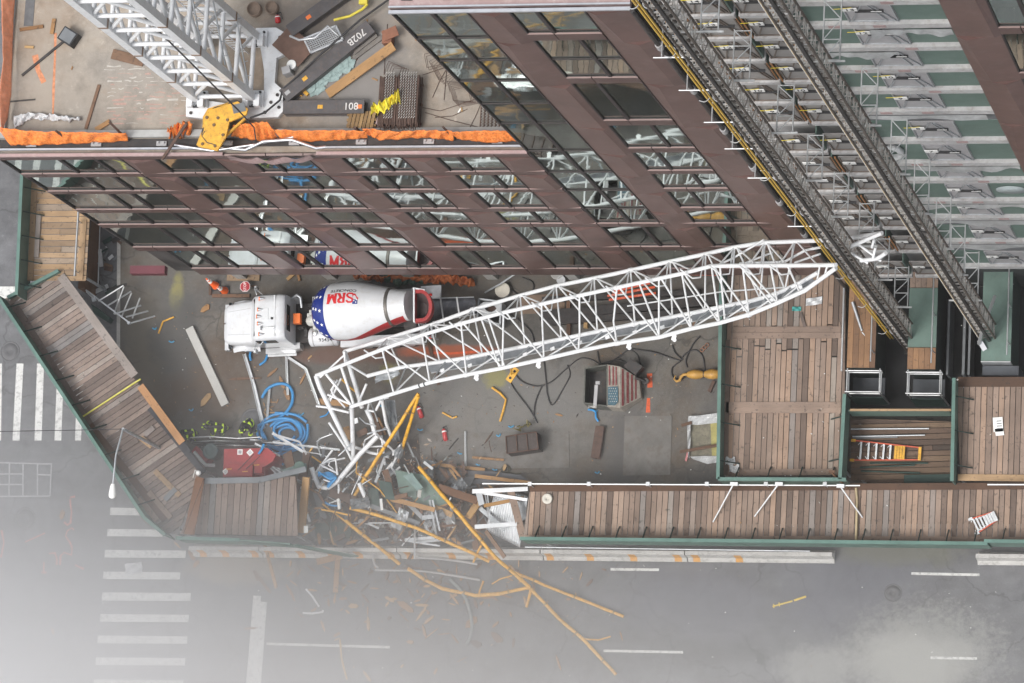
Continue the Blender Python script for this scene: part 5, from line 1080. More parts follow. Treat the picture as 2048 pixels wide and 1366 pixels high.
# charge hopper and chute
hp = [(829, 583)] + [(841 + 20 * math.cos(a), 611 - 29 * math.sin(a) + 2 * math.cos(a)) for a in [R_(90 - 15 * i) for i in range(13)]] + [(829, 641)]
zt = 3.95; mb = MB(); pts = [P(u, v, zt) for u, v in hp]
for i in range(len(pts)):
    mb.bar(pts[i] - V((0, 0, .2)), pts[(i + 1) % len(pts)] - V((0, 0, .2)), .16 if i < 14 else .08, .4)
    mb.lathe(pts[i] - V((0, 0, .395)), pts[i] - V((0, 0, .005)), [(0, .08), (1, .08)], 10)
hop = part("hopper", mb, m_red, tr); c = sum(pts, V((0, 0, 0))) / len(pts); mb = MB()
vs = [c + (p - c) * .95 + V((0, 0, -.12)) for p in pts] + [c + (p - c) * .45 + V((-.2, 0, -.75)) for p in pts]; n = len(pts)
mb.add(vs, [(i, (i + 1) % n, n + (i + 1) % n, n + i) for i in range(n)] + [tuple(range(n, 2 * n))]); part("hopper_lining", mb, M("hopper_dark", (.085, .06, .06), .6, .1, .2, 5), hop)
mb = MB(); mb.bar(P(829, 578, 3.9), P(829, 645, 3.9), .07, .25); mb.tube([P(826, 576, 3.9), P(850, 580, 3.9)], .05, 6); part("hopper_frame", mb, m_white, tr)
A, B = P(862, 620, 2.5), P(950, 611, 1.7); cd = (B - A).normalized(); cn = V((-cd.y, cd.x, 0)).normalized()
mb = MB(); mb.grid(lambda a, c: A.lerp(B, a) + cn * (.56 - .16 * a) * math.cos(math.pi * c) - V((0, 0, (.42 - .1 * a) * math.sin(math.pi * c))), 8, 12); ch = part("chute", mb, M("chute_grey", (.085, .085, .095), .35, .5, .3, 2, (.3, .3, .3), .4), tr)
mb = MB()
for f, w2 in ((.25, .75), (.62, .5)): q = A.lerp(B, f); mb.bar(q - cn * w2 * 1.1 + V((0, 0, .02)), q + cn * w2 + V((0, 0, .02)), .07, .05)
for s in (-1, 1): mb.tube([A + cn * s * .57, B + cn * s * .42], .03, 6)
part("chute_rim", mb, m_alu, ch)
mb = MB()   # rear platform and ladder
for k in range(5): a = W(10.0 + k * .14, -.55, 2.1 - k * .12); mb.tube([a, a - tn * .6], .03, 5)
mb.tube([W(9.95, -.5, 2.6), W(10.3, -.5, 2.7), W(10.45, -.9, 2.6), W(10.1, -1.1, 2.5), W(9.95, -.5, 2.6)], .03, 6); mb.tube([W(10.0, -.62, 2.7), W(10.6, -.6, 1.2)], .035, 6); mb.tube([W(10.0, -1.1, 2.6), W(10.6, -1.15, 1.2)], .035, 6)
part("rear_ladder", mb, m_galv, tr)
mb = MB(); mb.obox(W(9.6, -.1, 1.9), ta * .3, tn * .7, (0, 0, .8)); part("pedestal", mb, m_dsteel, tr)

# ============================================================ FIREFIGHTERS
def person(u, v, yaw, bend, label, reach):
    c = P(u, v, 1.0); F_ = V((math.cos(yaw), math.sin(yaw), 0)); S = V((-F_.y, F_.x, 0)); base = V((c.x, c.y, 0))
    def L(f, s, z): return base + F_ * f + S * s + V((0, 0, z))
    sb, cb = math.sin(bend), math.cos(bend); hipz = .93
    def T(d, s, f=0.0): return L(-.12 + sb * d + f * cb, s, hipz + cb * d - f * sb)   # along the bent torso
    t = thing("person", base, label, "person", "firefighters beside the fence")
    J = {}; vs = []; es = []; rad = []
    def j(k, p, r, par=None):
        J[k] = len(vs); vs.append(p - base); rad.append(r)
        if par: es.append((J[par], J[k]))
    j("pelvis", T(0, 0), .165); j("waist", T(.2, 0), .165, "pelvis"); j("chest", T(.42, 0), .18, "waist"); j("neck", T(.58, 0), .075, "chest"); j("head0", T(.66, 0, .04), .085, "neck"); j("head", T(.76, 0, .05), .10, "head0"); j("crown", T(.84, 0, .04), .075, "head")
    for k, s in (("l", 1), ("r", -1)):
        rf, rz = reach[0 if s > 0 else 1]
        j(k + "sh", T(.48, s * .2), .085, "chest"); sh = T(.48, s * .2); el = sh + F_ * rf * .5 + S * s * .09 + V((0, 0, rz * .55)); ha = sh + F_ * rf + S * s * .02 + V((0, 0, rz))
        j(k + "el", el, .068, k + "sh"); j(k + "wr", ha, .045, k + "el"); hd = (ha - el).normalized(); j(k + "palm", ha + hd * .07, .042, k + "wr")
        for q in range(4):
            o = S * (q - 1.5) * .022; fl = (.075, .085, .08, .062)[q]; j(k + "f%d" % q, ha + hd * .11 + o, .012, k + "palm"); j(k + "g%d" % q, ha + hd * (.11 + fl * .5) + o * 1.2 - V((0, 0, .008)), .011, k + "f%d" % q); j(k + "h%d" % q, ha + hd * (.11 + fl * .85) + o * 1.2 - V((0, 0, .03)), .009, k + "g%d" % q)
        j(k + "t0", ha + hd * .05 - S * s * .05, .014, k + "palm"); j(k + "t1", ha + hd * .1 - S * s * .075, .011, k + "t0")
        j(k + "hip", T(-.06, s * .11), .115, "pelvis"); j(k + "kn", L(.10 + .06 * s, s * .14, .5), .085, k + "hip"); j(k + "an", L(-.02 + .12 * s, s * .15, .09), .058, k + "kn"); j(k + "toe", L(.18 + .12 * s, s * .17, .045), .045, k + "an")
    me = bpy.data.meshes.new("body"); me.from_pydata([tuple(p) for p in vs], es, []); me.materials.append(m_gear)
    o = bpy.data.objects.new("body", me); C.objects.link(o); o.parent = t
    sk = o.modifiers.new("skin", 'SKIN'); sv = me.skin_vertices[0].data
    for i, r in enumerate(rad): sv[i].radius = (r * 1.28, r * 1.28) if r > .05 else (r, r)
    sv[0].use_root = True; sd = o.modifiers.new("sub", 'SUBSURF'); sd.levels = 1; sd.render_levels = 1
    up = V((sb * .0, 0, 1)); hc = T(.80, 0, .04); ax = (T(1, 0) - T(0, 0)).normalized()
    mb = MB(); mb.lathe(hc - ax * .02, hc + ax * .16, [(0, .135), (.35, .13), (.7, .10), (.92, .05), (1, .01)], 18); mb.lathe(hc - ax * .03, hc - ax * .005, [(0, .14), (.5, .185), (1, .14)], 18); hel = part("helmet", mb, M("helmet_black", (.02, .02, .02), .3, 0, .3, 8), t)
    for k in range(4):
        a = k * math.pi / 2 + .4; q = hc + ax * .07 + (F_ * math.cos(a) + S * math.sin(a)) * .115; mb = MB(); mb.obox(q, F_ * .032, S * .032, ax * .032); part("trim", mb, m_lime, hel)
    mb = MB(); mb.obox(T(.74, 0, .135), S * .055, F_ * .012, ax * .07); mb.obox(T(.74, 0, .155), S * .015, F_ * .018, ax * .025); part("face", mb, m_skin, t)
    mb = MB()
    for s in (-.03, .03): mb.obox(T(.765, s, .15), S * .012, F_ * .004, ax * .008)
    part("eyes", mb, m_ink, t)
    for d, r in ((.03, .235), (.36, .25)): mb = MB(); mb.lathe(T(d - .045, 0), T(d + .045, 0), [(0, r), (1, r)], 18); part("jacket_band", mb, m_lime, t)
    for k, s in (("l", 1), ("r", -1)):
        a, b2 = V(vs[J[k + "el"]]) + base, V(vs[J[k + "wr"]]) + base; mb = MB(); mb.lathe(a.lerp(b2, .62), a.lerp(b2, .95), [(0, .115), (1, .10)], 12); part("cuff", mb, m_lime, t)
        a, b2 = V(vs[J[k + "kn"]]) + base, V(vs[J[k + "an"]]) + base; mb = MB(); mb.lathe(a.lerp(b2, .62), a.lerp(b2, .74), [(0, .092), (1, .088)], 12); part("trouser_band", mb, m_lime, t)
    mb = MB(); mb.lathe(T(.02, 0, -.2), T(.5, 0, -.24), [(0, .06), (.1, .085), (.85, .085), (1, .04)], 12); part("air_tank", mb, m_dsteel, t)
person(380, 868, R_(200), 1.0, "firefighter in dark gear bending at the corner of the diagonal shed", ((.35, -.45), (.1, -.5)))
person(440, 856, R_(178), 1.15, "firefighter stooping left in dark gear between two colleagues", ((.15, -.55), (.4, -.35)))
person(497, 850, R_(255), .55, "firefighter standing nearest the blue hose with lime cuffs", ((.3, -.35), (.32, -.3)))
# ============================================================ FALLEN BOOM
ZA = [(560, .9), (640, 1.6), (690, 2.2), (861, 4.0), (905, 4.6), (997, 5.8), (1064, 6.9), (1171, 8.9), (1335, 12.4), (1470, 15.3), (1627, 18.7), (1800, 22.5)]
def interp(L, x):
    for (a, p), (b2, q) in zip(L, L[1:]):
        if x <= b2: return p + (q - p) * (x - a) / (b2 - a)
    return L[-1][1]
CH = {"A": [(689, 703), (775, 677), (861, 650), (946, 619), (1040, 591), (1112, 572), (1188, 556.5), (1261, 540.5), (1340, 523), (1411, 508), (1469, 494.5), (1530, 485), (1627, 481.5), (1698, 477), (1764, 466)],
      "B": [(632, 751.5), (764, 699), (844, 670), (922, 647), (1007, 625), (1083, 608), (1159, 591), (1234, 575), (1318, 557), (1364, 547), (1423, 532), (1485, 531), (1541, 531), (1610, 530.5), (1672, 530)],
      "C": [(703, 813), (788, 787), (860, 765), (933, 749.5), (1005, 736), (1088, 718), (1157, 702), (1234, 686.5), (1318, 674.5), (1383, 657), (1439, 646), (1498, 629), (1550, 608), (1610, 581), (1672, 536)],
      "D": [(735, 752), (800, 735), (890, 722.5), (937, 715), (1039, 694.5), (1125, 677.5), (1195, 663), (1269, 648), (1385, 626), (1440, 614), (1501, 602), (1549, 589), (1600, 566), (1636, 545)]}
DZC = {"A": 0, "B": 1.6, "C": 1.6, "D": 0}
def cp(k, u):
    v = interp(CH[k], u); return P(u, v, interp(ZA, u) + DZC[k])
bm_ = thing("fallen_boom", cp("C", 1100) - V((0, 0, 4)), "long white lattice crane boom lying collapsed across the site", "crane boom")
for k in "ABCD":
    pts = [cp(k, u) for u, v in CH[k]]; mb = MB(); mb.tube(pts, .095, 10); o = part("chord", mb, m_white, bm_)
    for i in range(3, len(pts) - 2, 4):
        mb = MB(); d = (pts[i + 1] - pts[i]).normalized(); mb.lathe(pts[i] - d * .1, pts[i] + d * .1, [(0, .122), (1, .122)], 10); part("joint", mb, m_white, o)
    if k == "C":
        for u in (840, 850): q = cp(k, u); d = (cp(k, u + 9) - q).normalized(); mb = MB(); mb.lathe(q - d * .035, q + d * .035, [(0, .104), (1, .104)], 10); part("black_ring", mb, m_ink, o)
        for u in (950, 1074, 1255, 1345): q = cp(k, u); mb = MB(); mb.obox(q + V((.06, -.17, -.05)), (.09, -.02, 0), (.03, .11, .02), (0, 0, .025)); mb.lathe(q + V((.09, -.27, -.08)), q + V((.09, -.27, -.02)), [(0, .09), (1, .09)], 10); part("lug", mb, m_white, o)
def lace(k1, u1, k2, u2, r=.046, kink=0.0):
    a, b2 = cp(k1, u1), cp(k2, u2); mb = MB()
    if kink: m = a.lerp(b2, rnd(.4, .6)) + V((rnd(-1, 1), rnd(-1, 1), rnd(-1, .3))) * kink; mb.tube([a, a.lerp(m, .9), m, m.lerp(b2, .1), b2], r, 7)
    else: mb.tube([a, b2], r, 7)
    return mb
BN = [764, 844, 922, 1007, 1083, 1159, 1234, 1318, 1364, 1423, 1485, 1541]; CN = [788, 860, 933, 1005, 1088, 1157, 1234, 1318, 1383, 1439, 1498, 1555]
for i, u in enumerate(BN):
    part("lacing", lace("B", u, "C", CN[i], kink=.22 if i in (5, 6) else 0), m_white, bm_)
    if i + 1 < len(CN): part("lacing", lace("B", u + 4, "C", CN[i + 1]), m_white, bm_)
for u, q in ((976, 1010), (962, 1000), (1278, 1320), (1440, 1450), (1575, 1600), (1480, 1545)): part("lacing", lace("B", u, "C", q), m_white, bm_)
AN = [775, 861, 946, 1040, 1112, 1188, 1261, 1340, 1411, 1469, 1530, 1590]; DN = [800, 880, 965, 1050, 1123, 1195, 1270, 1345, 1410, 1462, 1520, 1570]
for i, u in enumerate(AN):
    part("lacing", lace("A", u, "D", DN[i], .042), m_white, bm_)
    if i + 1 < len(DN): part("lacing", lace("A", u + 4, "D", DN[i + 1], .042), m_white, bm_)
    bu = u - 32 if u > 860 else u - 25
    part("lacing", lace("A", u, "B", bu, .04), m_white, bm_); part("lacing", lace("A", u + 3, "B", min(u + 45, 1665), .04), m_white, bm_)
    a, b2 = cp("A", u - 3), cp("B", u - 14); mb = MB(); mb.tube([a, b2 + V((.0, -.25, -.5)), b2 + V((-.35, -.3, -.45)), b2 + V((-.8, 0, 0))], .038, 6); part("bent_lacing", mb, m_white, bm_)
    cu = CN[i]; part("lacing", lace("C", cu, "D", min(DN[i] + 45, 1630), .04), m_white, bm_)
    part("lacing", lace("C", cu + 3, "D", min(DN[i] + 12, 1630), .04, .15), m_galv, bm_)
for u in (1640, 1655): part("lacing", lace("B", u, "C", u - 6, .042), m_white, bm_)
# walkway along the D chord
mb = MB(); us = list(range(850, 1640, 22)); vs = []
for u in us:
    d = cp("D", u); c = cp("C", min(u + 18, 1668)); e = d.lerp(c, .38) + V((0, 0, -.55)); vs += [d.lerp(c, .06) + V((0, 0, -.12)), e]
mb.add(vs, [(2 * i, 2 * i + 1, 2 * i + 3, 2 * i + 2) for i in range(len(us) - 1)])
wk = part("walkway", mb, M("walk_grating", (.20, .21, .225), .5, .4, .2, 1.2, (.4, .4, .4), .4), bm_); sd = wk.modifiers.new("t", 'SOLIDIFY'); sd.thickness = .04
mb = MB(); mb.tube([vs[2 * i + 1] for i in range(len(us))], .03, 6); mb.tube([vs[2 * i] for i in range(len(us))], .03, 6); part("toe_board", mb, m_alu, wk)
for u in range(880, 1620, 55): d = cp("D", u); c = cp("C", min(u + 10, 1668)); q = d.lerp(c, .5); mb = MB(); mb.obox(q, (.1, .03, .04), (-.02, .07, 0), (0, 0, .035)); part("clip", mb, m_white, bm_)
# pendant wires inside the tip
mb = MB(); mb.tube([P(1255, 612, 9.2), P(1445, 583, 12.5), P(1607, 572, 17)], .035, 6); mb.tube([P(1433, 531, 14.6), P(1465, 517, 15), P(1527, 480, 17)], .05, 6); mb.tube([P(1480, 527, 15), P(1570, 523, 17), P(1612, 500, 18.5), P(1640, 495, 19.5)], .06, 6); mb.tube([P(1590, 525, 17.5), P(1640, 508, 19)], .05, 6); mb.tube([P(1480, 530, 15), P(1545, 505, 16.5)], .045, 6); part("pendant_bar", mb, m_white, bm_)
for pts in ([P(1764, 466, 22.2), P(1745, 474, 21.8), P(1700, 493, 21)], [P(1748, 480, 21.8), P(1744, 495, 21.4)], [P(1715, 487, 21), P(1762, 522, 20.5)], [P(1722, 521, 20.2), P(1755, 517, 20.8), P(1772, 506, 21.3)], [P(1700, 505, 20.5), P(1736, 526, 20.2)], [P(1751, 495, 21.3), P(1746, 516, 20.9)]):
    mb = MB(); mb.tube(pts, .09 if len(pts) > 2 else .06, 8); part("tip_tube", mb, m_white, bm_)
# crumpled foot section of the boom
wr = thing("boom_wreckage", P(720, 880, 0), "crumpled white tube section folded at the boom's broken left end", "boom wreckage")
for pts, r in (([(632, 751.5, 3.2), (640, 775, 2.9), (701, 900, 1.0)], .12), ([(703, 813, 3.9), (704, 830, 3.2), (707, 925, .8)], .11), ([(733, 819, 2.2), (742, 838, 2.0), (750, 868, 1.6)], .11), ([(755, 872, 1.6), (720, 908, 1.4), (676, 962, 1.2), (655, 976, 1.1)], .12),
               ([(655, 976, 1.0), (638, 974, 1.0), (630, 955, 1.1), (623, 935, 1.2)], .12), ([(764, 800, 3.0), (772, 845, 1.8), (782, 872, 1.0)], .08), ([(658, 845, 2.0), (690, 893, 1.2), (706, 925, .9)], .06), ([(706, 893, .8), (740, 905, .8), (778, 914, .8)], .08),
               ([(728, 892, .9), (730, 880, 1.0), (752, 866, 1.3)], .045), ([(774, 892, 1.0), (728, 894, 1.0), (727, 886, 1.1)], .05), ([(689, 703, 3.6), (700, 735, 2.8), (724, 815, 1.4)], .11), ([(689, 703, 3.7), (690, 725, 3.5), (735, 752, 2.6)], .06),
               ([(690, 709, 3.6), (640, 755, 3.2)], .05), ([(652, 748, 3.4), (705, 813, 3.0)], .07), ([(683, 735, 3.7), (708, 810, 3.4)], .07), ([(675, 760, 3.0), (662, 780, 2.8), (668, 790, 2.6), (690, 815, 2.2)], .05), ([(660, 802, 2.4), (682, 757, 3.0)], .05),
               ([(655, 789, 2.6), (700, 808, 2.4)], .06), ([(633, 812, 2.0), (655, 815, 2.2), (698, 825, 2.6)], .06), ([(733, 768, 3.2), (715, 810, 2.6)], .06), ([(735, 822, 2.2), (738, 806, 2.5)], .05), ([(735, 820, 2.2), (748, 823, 2.2)], .05), ([(762, 800, 3.0), (752, 820, 2.6)], .06), ([(753, 868, 1.6), (790, 905, .9)], .05),
               ([(745, 860, 1.5), (777, 893, 1.0)], .07), ([(763, 871, 1.2), (768, 910, .7), (770, 930, .6)], .06), ([(641, 930, 1.2), (660, 918, 1.6), (671, 917, 1.6), (675, 950, 1.4)], .05), ([(641, 930, 1.2), (676, 947, 1.3)], .05), ([(647, 959, 1.3), (672, 968, 1.3), (680, 958, 1.4)], .045), ([(628, 950, .9), (665, 900, 1.2)], .05),
               ([(678, 977, 1.0), (676, 1000, .9)], .07), ([(718, 966, 1.2), (741, 1018, .9)], .11), ([(677, 968, 1.0), (679, 988, .9), (680, 1018, .7)], .055), ([(587, 977, .9), (607, 974, .9)], .06), ([(690, 916, 1.0), (652, 925, .8), (625, 960, .7)], .045), ([(800, 934, .7), (770, 960, .8), (765, 940, .9)], .06), ([(797, 905, .8), (783, 935, .9), (793, 950, .7)], .06), ([(786, 925, .9), (766, 948, .7)], .07)):
    mb = MB(); q = [P(*p) for p in pts]; mb.tube(q, r, 8); part("tube", mb, m_white, wr)
for i in range(16):
    a = P(rnd(640, 800), rnd(800, 960), rnd(.5, 2.2)); mb = MB(); b2 = a + V((rnd(-1, 1), rnd(-1, 1), rnd(-.4, .3))); mb.tube([a, a.lerp(b2, .5) + V((rnd(-.15, .15), rnd(-.15, .15), .1)), b2], rnd(.025, .045), 6); part("thin_tube", mb, random.choice((m_white, m_galv, m_alu)), wr)
mb = MB()
for u, v in ((711, 842), (772, 793), (789, 905)): q = P(u, v, 2.0 if v < 900 else 1); mb.obox(q, (.12, .03, .02), (-.03, .12, 0), (0, 0, .02)); part("lug", mb, m_white, wr); mb = MB()
for i, pts in enumerate(([(770, 800, 2.0), (790, 800, 2.0), (800, 880, .9), (778, 882, .8)], [(790, 900, 1.1), (803, 885, 1.2), (806, 905, .8), (785, 940, .6)], [(752, 744, 2.5), (800, 735, 2.8), (798, 752, 2.6), (750, 766, 2.2)])):
    mb = MB(); a, b2, c, d = [P(*p) for p in pts]; mb.grid(lambda x, y: a.lerp(b2, x).lerp(d.lerp(c, x), y) + V((0, 0, .12 * math.sin(x * 9 + i) * math.sin(y * 11))), 6, 12, smooth=False); o = part("torn_plate", mb, m_galv if i else m_greyd, wr)
    sd = o.modifiers.new("t", 'SOLIDIFY'); sd.thickness = .03
mb = MB(); q = P(1023, 748, 6.0); mb.obox(q + V((0, 0, -.2)), (.2, .3, .04), (-.12, .09, 0), (0, 0, .03)); mb.tube([cp("C", 1022), q], .05, 6); t = one("yellow_shackle", mb, m_yel, "yellow link plate hanging under the boom's near chord", "shackle")
mb = MB()
for f in (-.5, .5): p2 = q + V((.2, .3, .04)) * f + V((0, 0, -.16)); mb.lathe(p2, p2 + V((0, 0, .02)), [(0, .06), (1, .06)], 10)
part("hole", mb, m_ink, t)
# yellow pipes
def pipe(pts, r, label, mat=None, cat="pipe", name="bent_pipe", group="bent yellow pipes in the wreckage"):
    q = [P(*p) for p in pts]; out = [q[0]]
    for a, b2 in zip(q, q[1:]):
        n = max(1, int((b2 - a).length / .45))
        for k in range(1, n + 1): out.append(a.lerp(b2, k / n) + (V((rnd(-1, 1), rnd(-1, 1), rnd(-.5, .5))) * .014 if k < n else V((0, 0, 0))))
    mb = MB(); mb.tube(out, [r * .84 * rnd(.9, 1.04) for _ in out], 9); o = one(name, mb, mat or m_yel, label, cat, group)
    if r > .085:
        for k in range(2, len(out) - 1, 4):
            d = (out[k + 1] - out[k]).normalized(); sb = MB(); sb.lathe(out[k] - d * .03, out[k] + d * .05, [(0, r * 1.02), (1, r * 1.02)], 9); sb.bar(out[k], out[k] + d.cross(V((0, 0, 1))) * rnd(-.28, .28) + V((0, 0, .05)), .05, .03); part("clamp", sb, M("pipe_clamp", (.30, .18, .06), .6, .2, .3, 5), o)
    return o
pipe([(837, 787, 2.9), (790, 862, 2.2), (731, 953, 1.2), (704, 1000, .7)], .105, "thick yellow pipe leaning left from the boom into the debris")
pipe([(837, 792, 2.9), (822, 840, 2.0), (801, 909, .6)], .10, "yellow pipe forming the right leg of the upside down V")
pipe([(838, 934, 1.5), (908, 1017, 1.9), (989, 1113, 1.5), (1060, 1175, .4)], .11, "long straight yellow pipe running down to the street junction")
pipe([(700, 1016, 1.2), (740, 1026, 1.2), (833, 1056, 1.4), (947, 1107, .9), (978, 1123, .5)], .105, "yellow pipe lying slantwise over the barrier with orange stripes")
pipe([(691, 1041, 1.3), (777, 1110, .9), (799, 1128, .4)], .10, "shorter yellow pipe pointing down left of the others")
pipe([(816, 1137, .1), (850, 1160, .05), (884, 1177, .0), (950, 1191, 0), (997, 1188, .05), (1058, 1175, .3)], .11, "curved yellow pipe bowing along the street")
pipe([(1024, 1143, .3), (1111, 1179, .1), (1247, 1233, 0)], .09, "yellow pipe reaching far right on the street")
pipe([(1061, 1177, .3), (1121, 1240, .1), (1167, 1279, 0), (1232, 1349, 0)], .10, "yellow pipe pointing to the bottom of the street")
pipe([(1062, 1180, .3), (1053, 1214, 0)], .085, "stub of yellow pipe under the pipe junction")
pipe([(1167, 1278, 0), (1197, 1280, 0), (1221, 1273, .1)], .05, "thin yellow curl by the lowest yellow pipe")
pipe([(967, 1162, 0), (960, 1180, 0), (957, 1190, 0)], .06, "short yellow bend left of the pipe junction"); pipe([(1024, 1151, .2), (1000, 1158, .1), (984, 1168, 0)], .05, "slim wavy yellow strip left of the pipe junction")
pipe([(947, 1124, .2), (955, 1105, .8), (963, 1090, 1.1)], .07, "short yellow pipe propped on the barrier under the crossing")
pipe([(643, 1019, 1.1), (672, 1024, 1.2), (701, 1031, 1.1)], .06, "thin yellow pipe behind the shorter slanting one"); pipe([(645, 1008, .9), (690, 1042, .9)], .05, "thin yellow pipe ending under the fresh timber side"); pipe([(683, 758, 1.0), (700, 775, 1.0), (720, 790, .9)], .06, "yellow strip under the crumpled boom section")
pipe([(984, 775, .1), (1000, 786, .1), (1012, 799, .1), (1007, 820, .08), (1000, 843, .05)], .07, "bent yellow strip lying alone right of the boom foot")
pipe([(885, 825, .05), (905, 836, .05), (914, 833, .1)], .055, "small yellow strip bent like a tick beside the extinguishers"); pipe([(348, 634, .05), (326, 643, .05), (317, 667, .05)], .055, "yellow angled strip on the slab in front of the truck")
pipe([(680, 1279, RZ + .05), (683, 1316, RZ + .05), (694, 1359, RZ + .05)], .06, "yellow strip lying lowest on the street", M("wood_yellow", (.52, .33, .10), .7)); pipe([(1060, 1060, 0), (1060, 1061, 0)], .001, "x") if False else None
pipe([(716, 908, 1.3), (712, 945, 1.2), (760, 980, 1.3), (795, 1028, 1.0)], .035, "thin yellow wire looping through the debris pile"); pipe([(605, 925, .9), (625, 895, 1.0)], .045, "thin yellow stick left above the blue debris"); pipe([(624, 913, .9), (642, 925, .9)], .045, "short yellow stick in the debris by the small disc")
# ============================================================ SITE OBJECTS
def cone(u, v, lean, label):
    q = P(u, v, 0); t = thing("traffic_cone", q, label, "traffic cone", "orange cones by the building"); ax = V((lean[0], lean[1], 1)).normalized(); b = q + V((0, 0, .06))
    mb = MB(); mb.box(q.x - .24, q.y - .24, .02, q.x + .24, q.y + .24, .07); part("base", mb, m_black, t)
    mb = MB(); mb.lathe(b, b + ax * .9, [(0, .2), (.05, .18), (1, .035)], 18); part("shell", mb, M("cone_orange", (.85, .13, .02), .45, 0, .05, 3), t)
    mb = MB(); mb.lathe(b + ax * .5, b + ax * .64, [(0, .112), (1, .09)], 18); mb.lathe(b + ax * .72, b + ax * .8, [(0, .078), (1, .066)], 18); part("collar", mb, m_paper, t)
cone(432, 572, (-.25, .2), "leaning orange cone with white collars, left of the pair"); cone(450, 582, (-.1, .0), "upright orange cone nearer the stop sign")
t = thing("stop_sign", P(490, 573, .4), "round edged red STOP paddle lying beside the truck", "stop sign"); c = P(490, 573, .5); mb = MB()
mb.prism([(c.x + .27 * math.cos(R_(22.5 + 45 * k)), c.y + .27 * math.sin(R_(22.5 + 45 * k))) for k in range(8)], .46, .49); part("plate", mb, m_paper, t)
mb = MB(); mb.prism([(c.x + .25 * math.cos(R_(22.5 + 45 * k)), c.y + .25 * math.sin(R_(22.5 + 45 * k))) for k in range(8)], .4902, .494); part("face", mb, M("sign_red", (.40, .02, .03), .4, 0, .05, 3), t)
text("STOP", .19, Matrix.Translation((c.x, c.y, .497)) @ Matrix.Rotation(R_(96), 4, 'Z'), m_paper, t); mb = MB(); mb.tube([(c.x, c.y, .45), (c.x + .5, c.y + .1, .25)], .02, 6); part("handle", mb, m_old, t)
for i, (a, b2, mt, wd, lb) in enumerate((((425, 592), (500, 592), m_old, .16, "brown timber in front of the cones and stop sign"), ((421, 566), (421, 590), m_old, .12, "short timber left of the leaning cone"), ((455, 556), (520, 556), m_deckwarm, .3, "brown board under the facade behind the stop sign"), ((575, 560), (588, 548), m_fresh, .16, "broken plank standing under the facade by the truck cab"), ((600, 562), (596, 548), m_fresh, .12, "split plank under the facade behind the truck"))):
    plank((a, b2), wd, lb, mt, .03 + .0 * i, None, "timber_piece", None, .1)
for i, (top, bot, lb) in enumerate((([(706, 549), (760, 552), (830, 552), (880, 551)], [(712, 556), (765, 563), (800, 556), (880, 568)], "orange netting heap behind the mixer drum"), ([(840, 550), (890, 548), (940, 556)], [(846, 566), (900, 566), (950, 574)], "orange netting trailing off behind the chute"))):
    cloth("ground_netting", top, bot, .5, .25, M("net_shaded", (.42, .12, .035), .8, 0, .3, 5, (.16, .07, .04), .6), lb, "netting", "orange netting heaps under the facade", 24, 6, .12, 30 + i)  # netting colour darkened for the shade under the facade
mb = MB(); q = P(800, 560, .3)
for k in range(5): o_ = rnd(-.2, .15); mb.lathe((q.x - .6 + k * .42, q.y + rnd(-.1, .25), 0), (q.x - .6 + k * .42 + o_, q.y + rnd(-.2, .2), rnd(.25, .5)), [(0, .2), (.5, .26), (.9, .18), (1, .06)], 7)
one("green_sacks", mb, M("sack_green", (.03, .085, .055), .6, 0, .3, 5, (.5, .5, .5), .4), "row of green and white sacks under the orange netting", "sacks")
mb = MB(); mb.tube([P(970, 585, .3), P(1000, 568, .8), P(1030, 548, 1.2)], .05, 6); one("grey_pole", mb, m_galv, "grey pole slanting from the facade by the round lids", "pole")
t = thing("white_hopper", P(982, 618, .8), "white square tub with a dark hole at the end of the chute", "hopper"); A, B, Cc, D_ = [P(u, v, 1.0) for u, v in ((958, 598), (1003, 604), (1000, 650), (955, 636))]
mb = MB()
for a, b2 in ((A, B), (B, Cc), (Cc, D_), (D_, A)): mb.bar(a, b2, .08, .12); mb.bar(a - V((0, 0, .4)), b2 - V((0, 0, .4)), .05, .75)
part("rim", mb, m_galv, t); c = (A + B + Cc + D_) / 4; hole = [c + V((.25 * math.cos(k * .628) * (1 + .15 * math.cos(k * 1.25)) + .05, .17 * math.sin(k * .628) + .12, .01)) for k in range(10)]
mb = MB(); outer = []
for k in range(10):
    d = (hole[k] - c); s_ = min(.58 / max(abs(d.x), .01), .45 / max(abs(d.y), .01)); outer.append(c + V((d.x * s_ * .95, d.y * s_ * .95, 0)))
mb.add(hole + outer, [(k, (k + 1) % 10, 10 + (k + 1) % 10, 10 + k) for k in range(10)]); part("cover", mb, m_film, t)
mb = MB(); mb.add([p - V((0, 0, .25)) for p in hole], [tuple(range(10))]); part("hole", mb, m_rust, t)
bucket(1005, 580, 0, .35, .3, m_conc, "large cream round lid near the white boom under the facade", M("lid_cream", (.60, .56, .48), .6)); bucket(1114, 546, 0, .3, .35, m_conc, "cream bucket half hidden by the facade's bottom band"); bucket(1122, 560, 0, .2, .35, m_film, "small pale bucket below the facade by the boom chord")
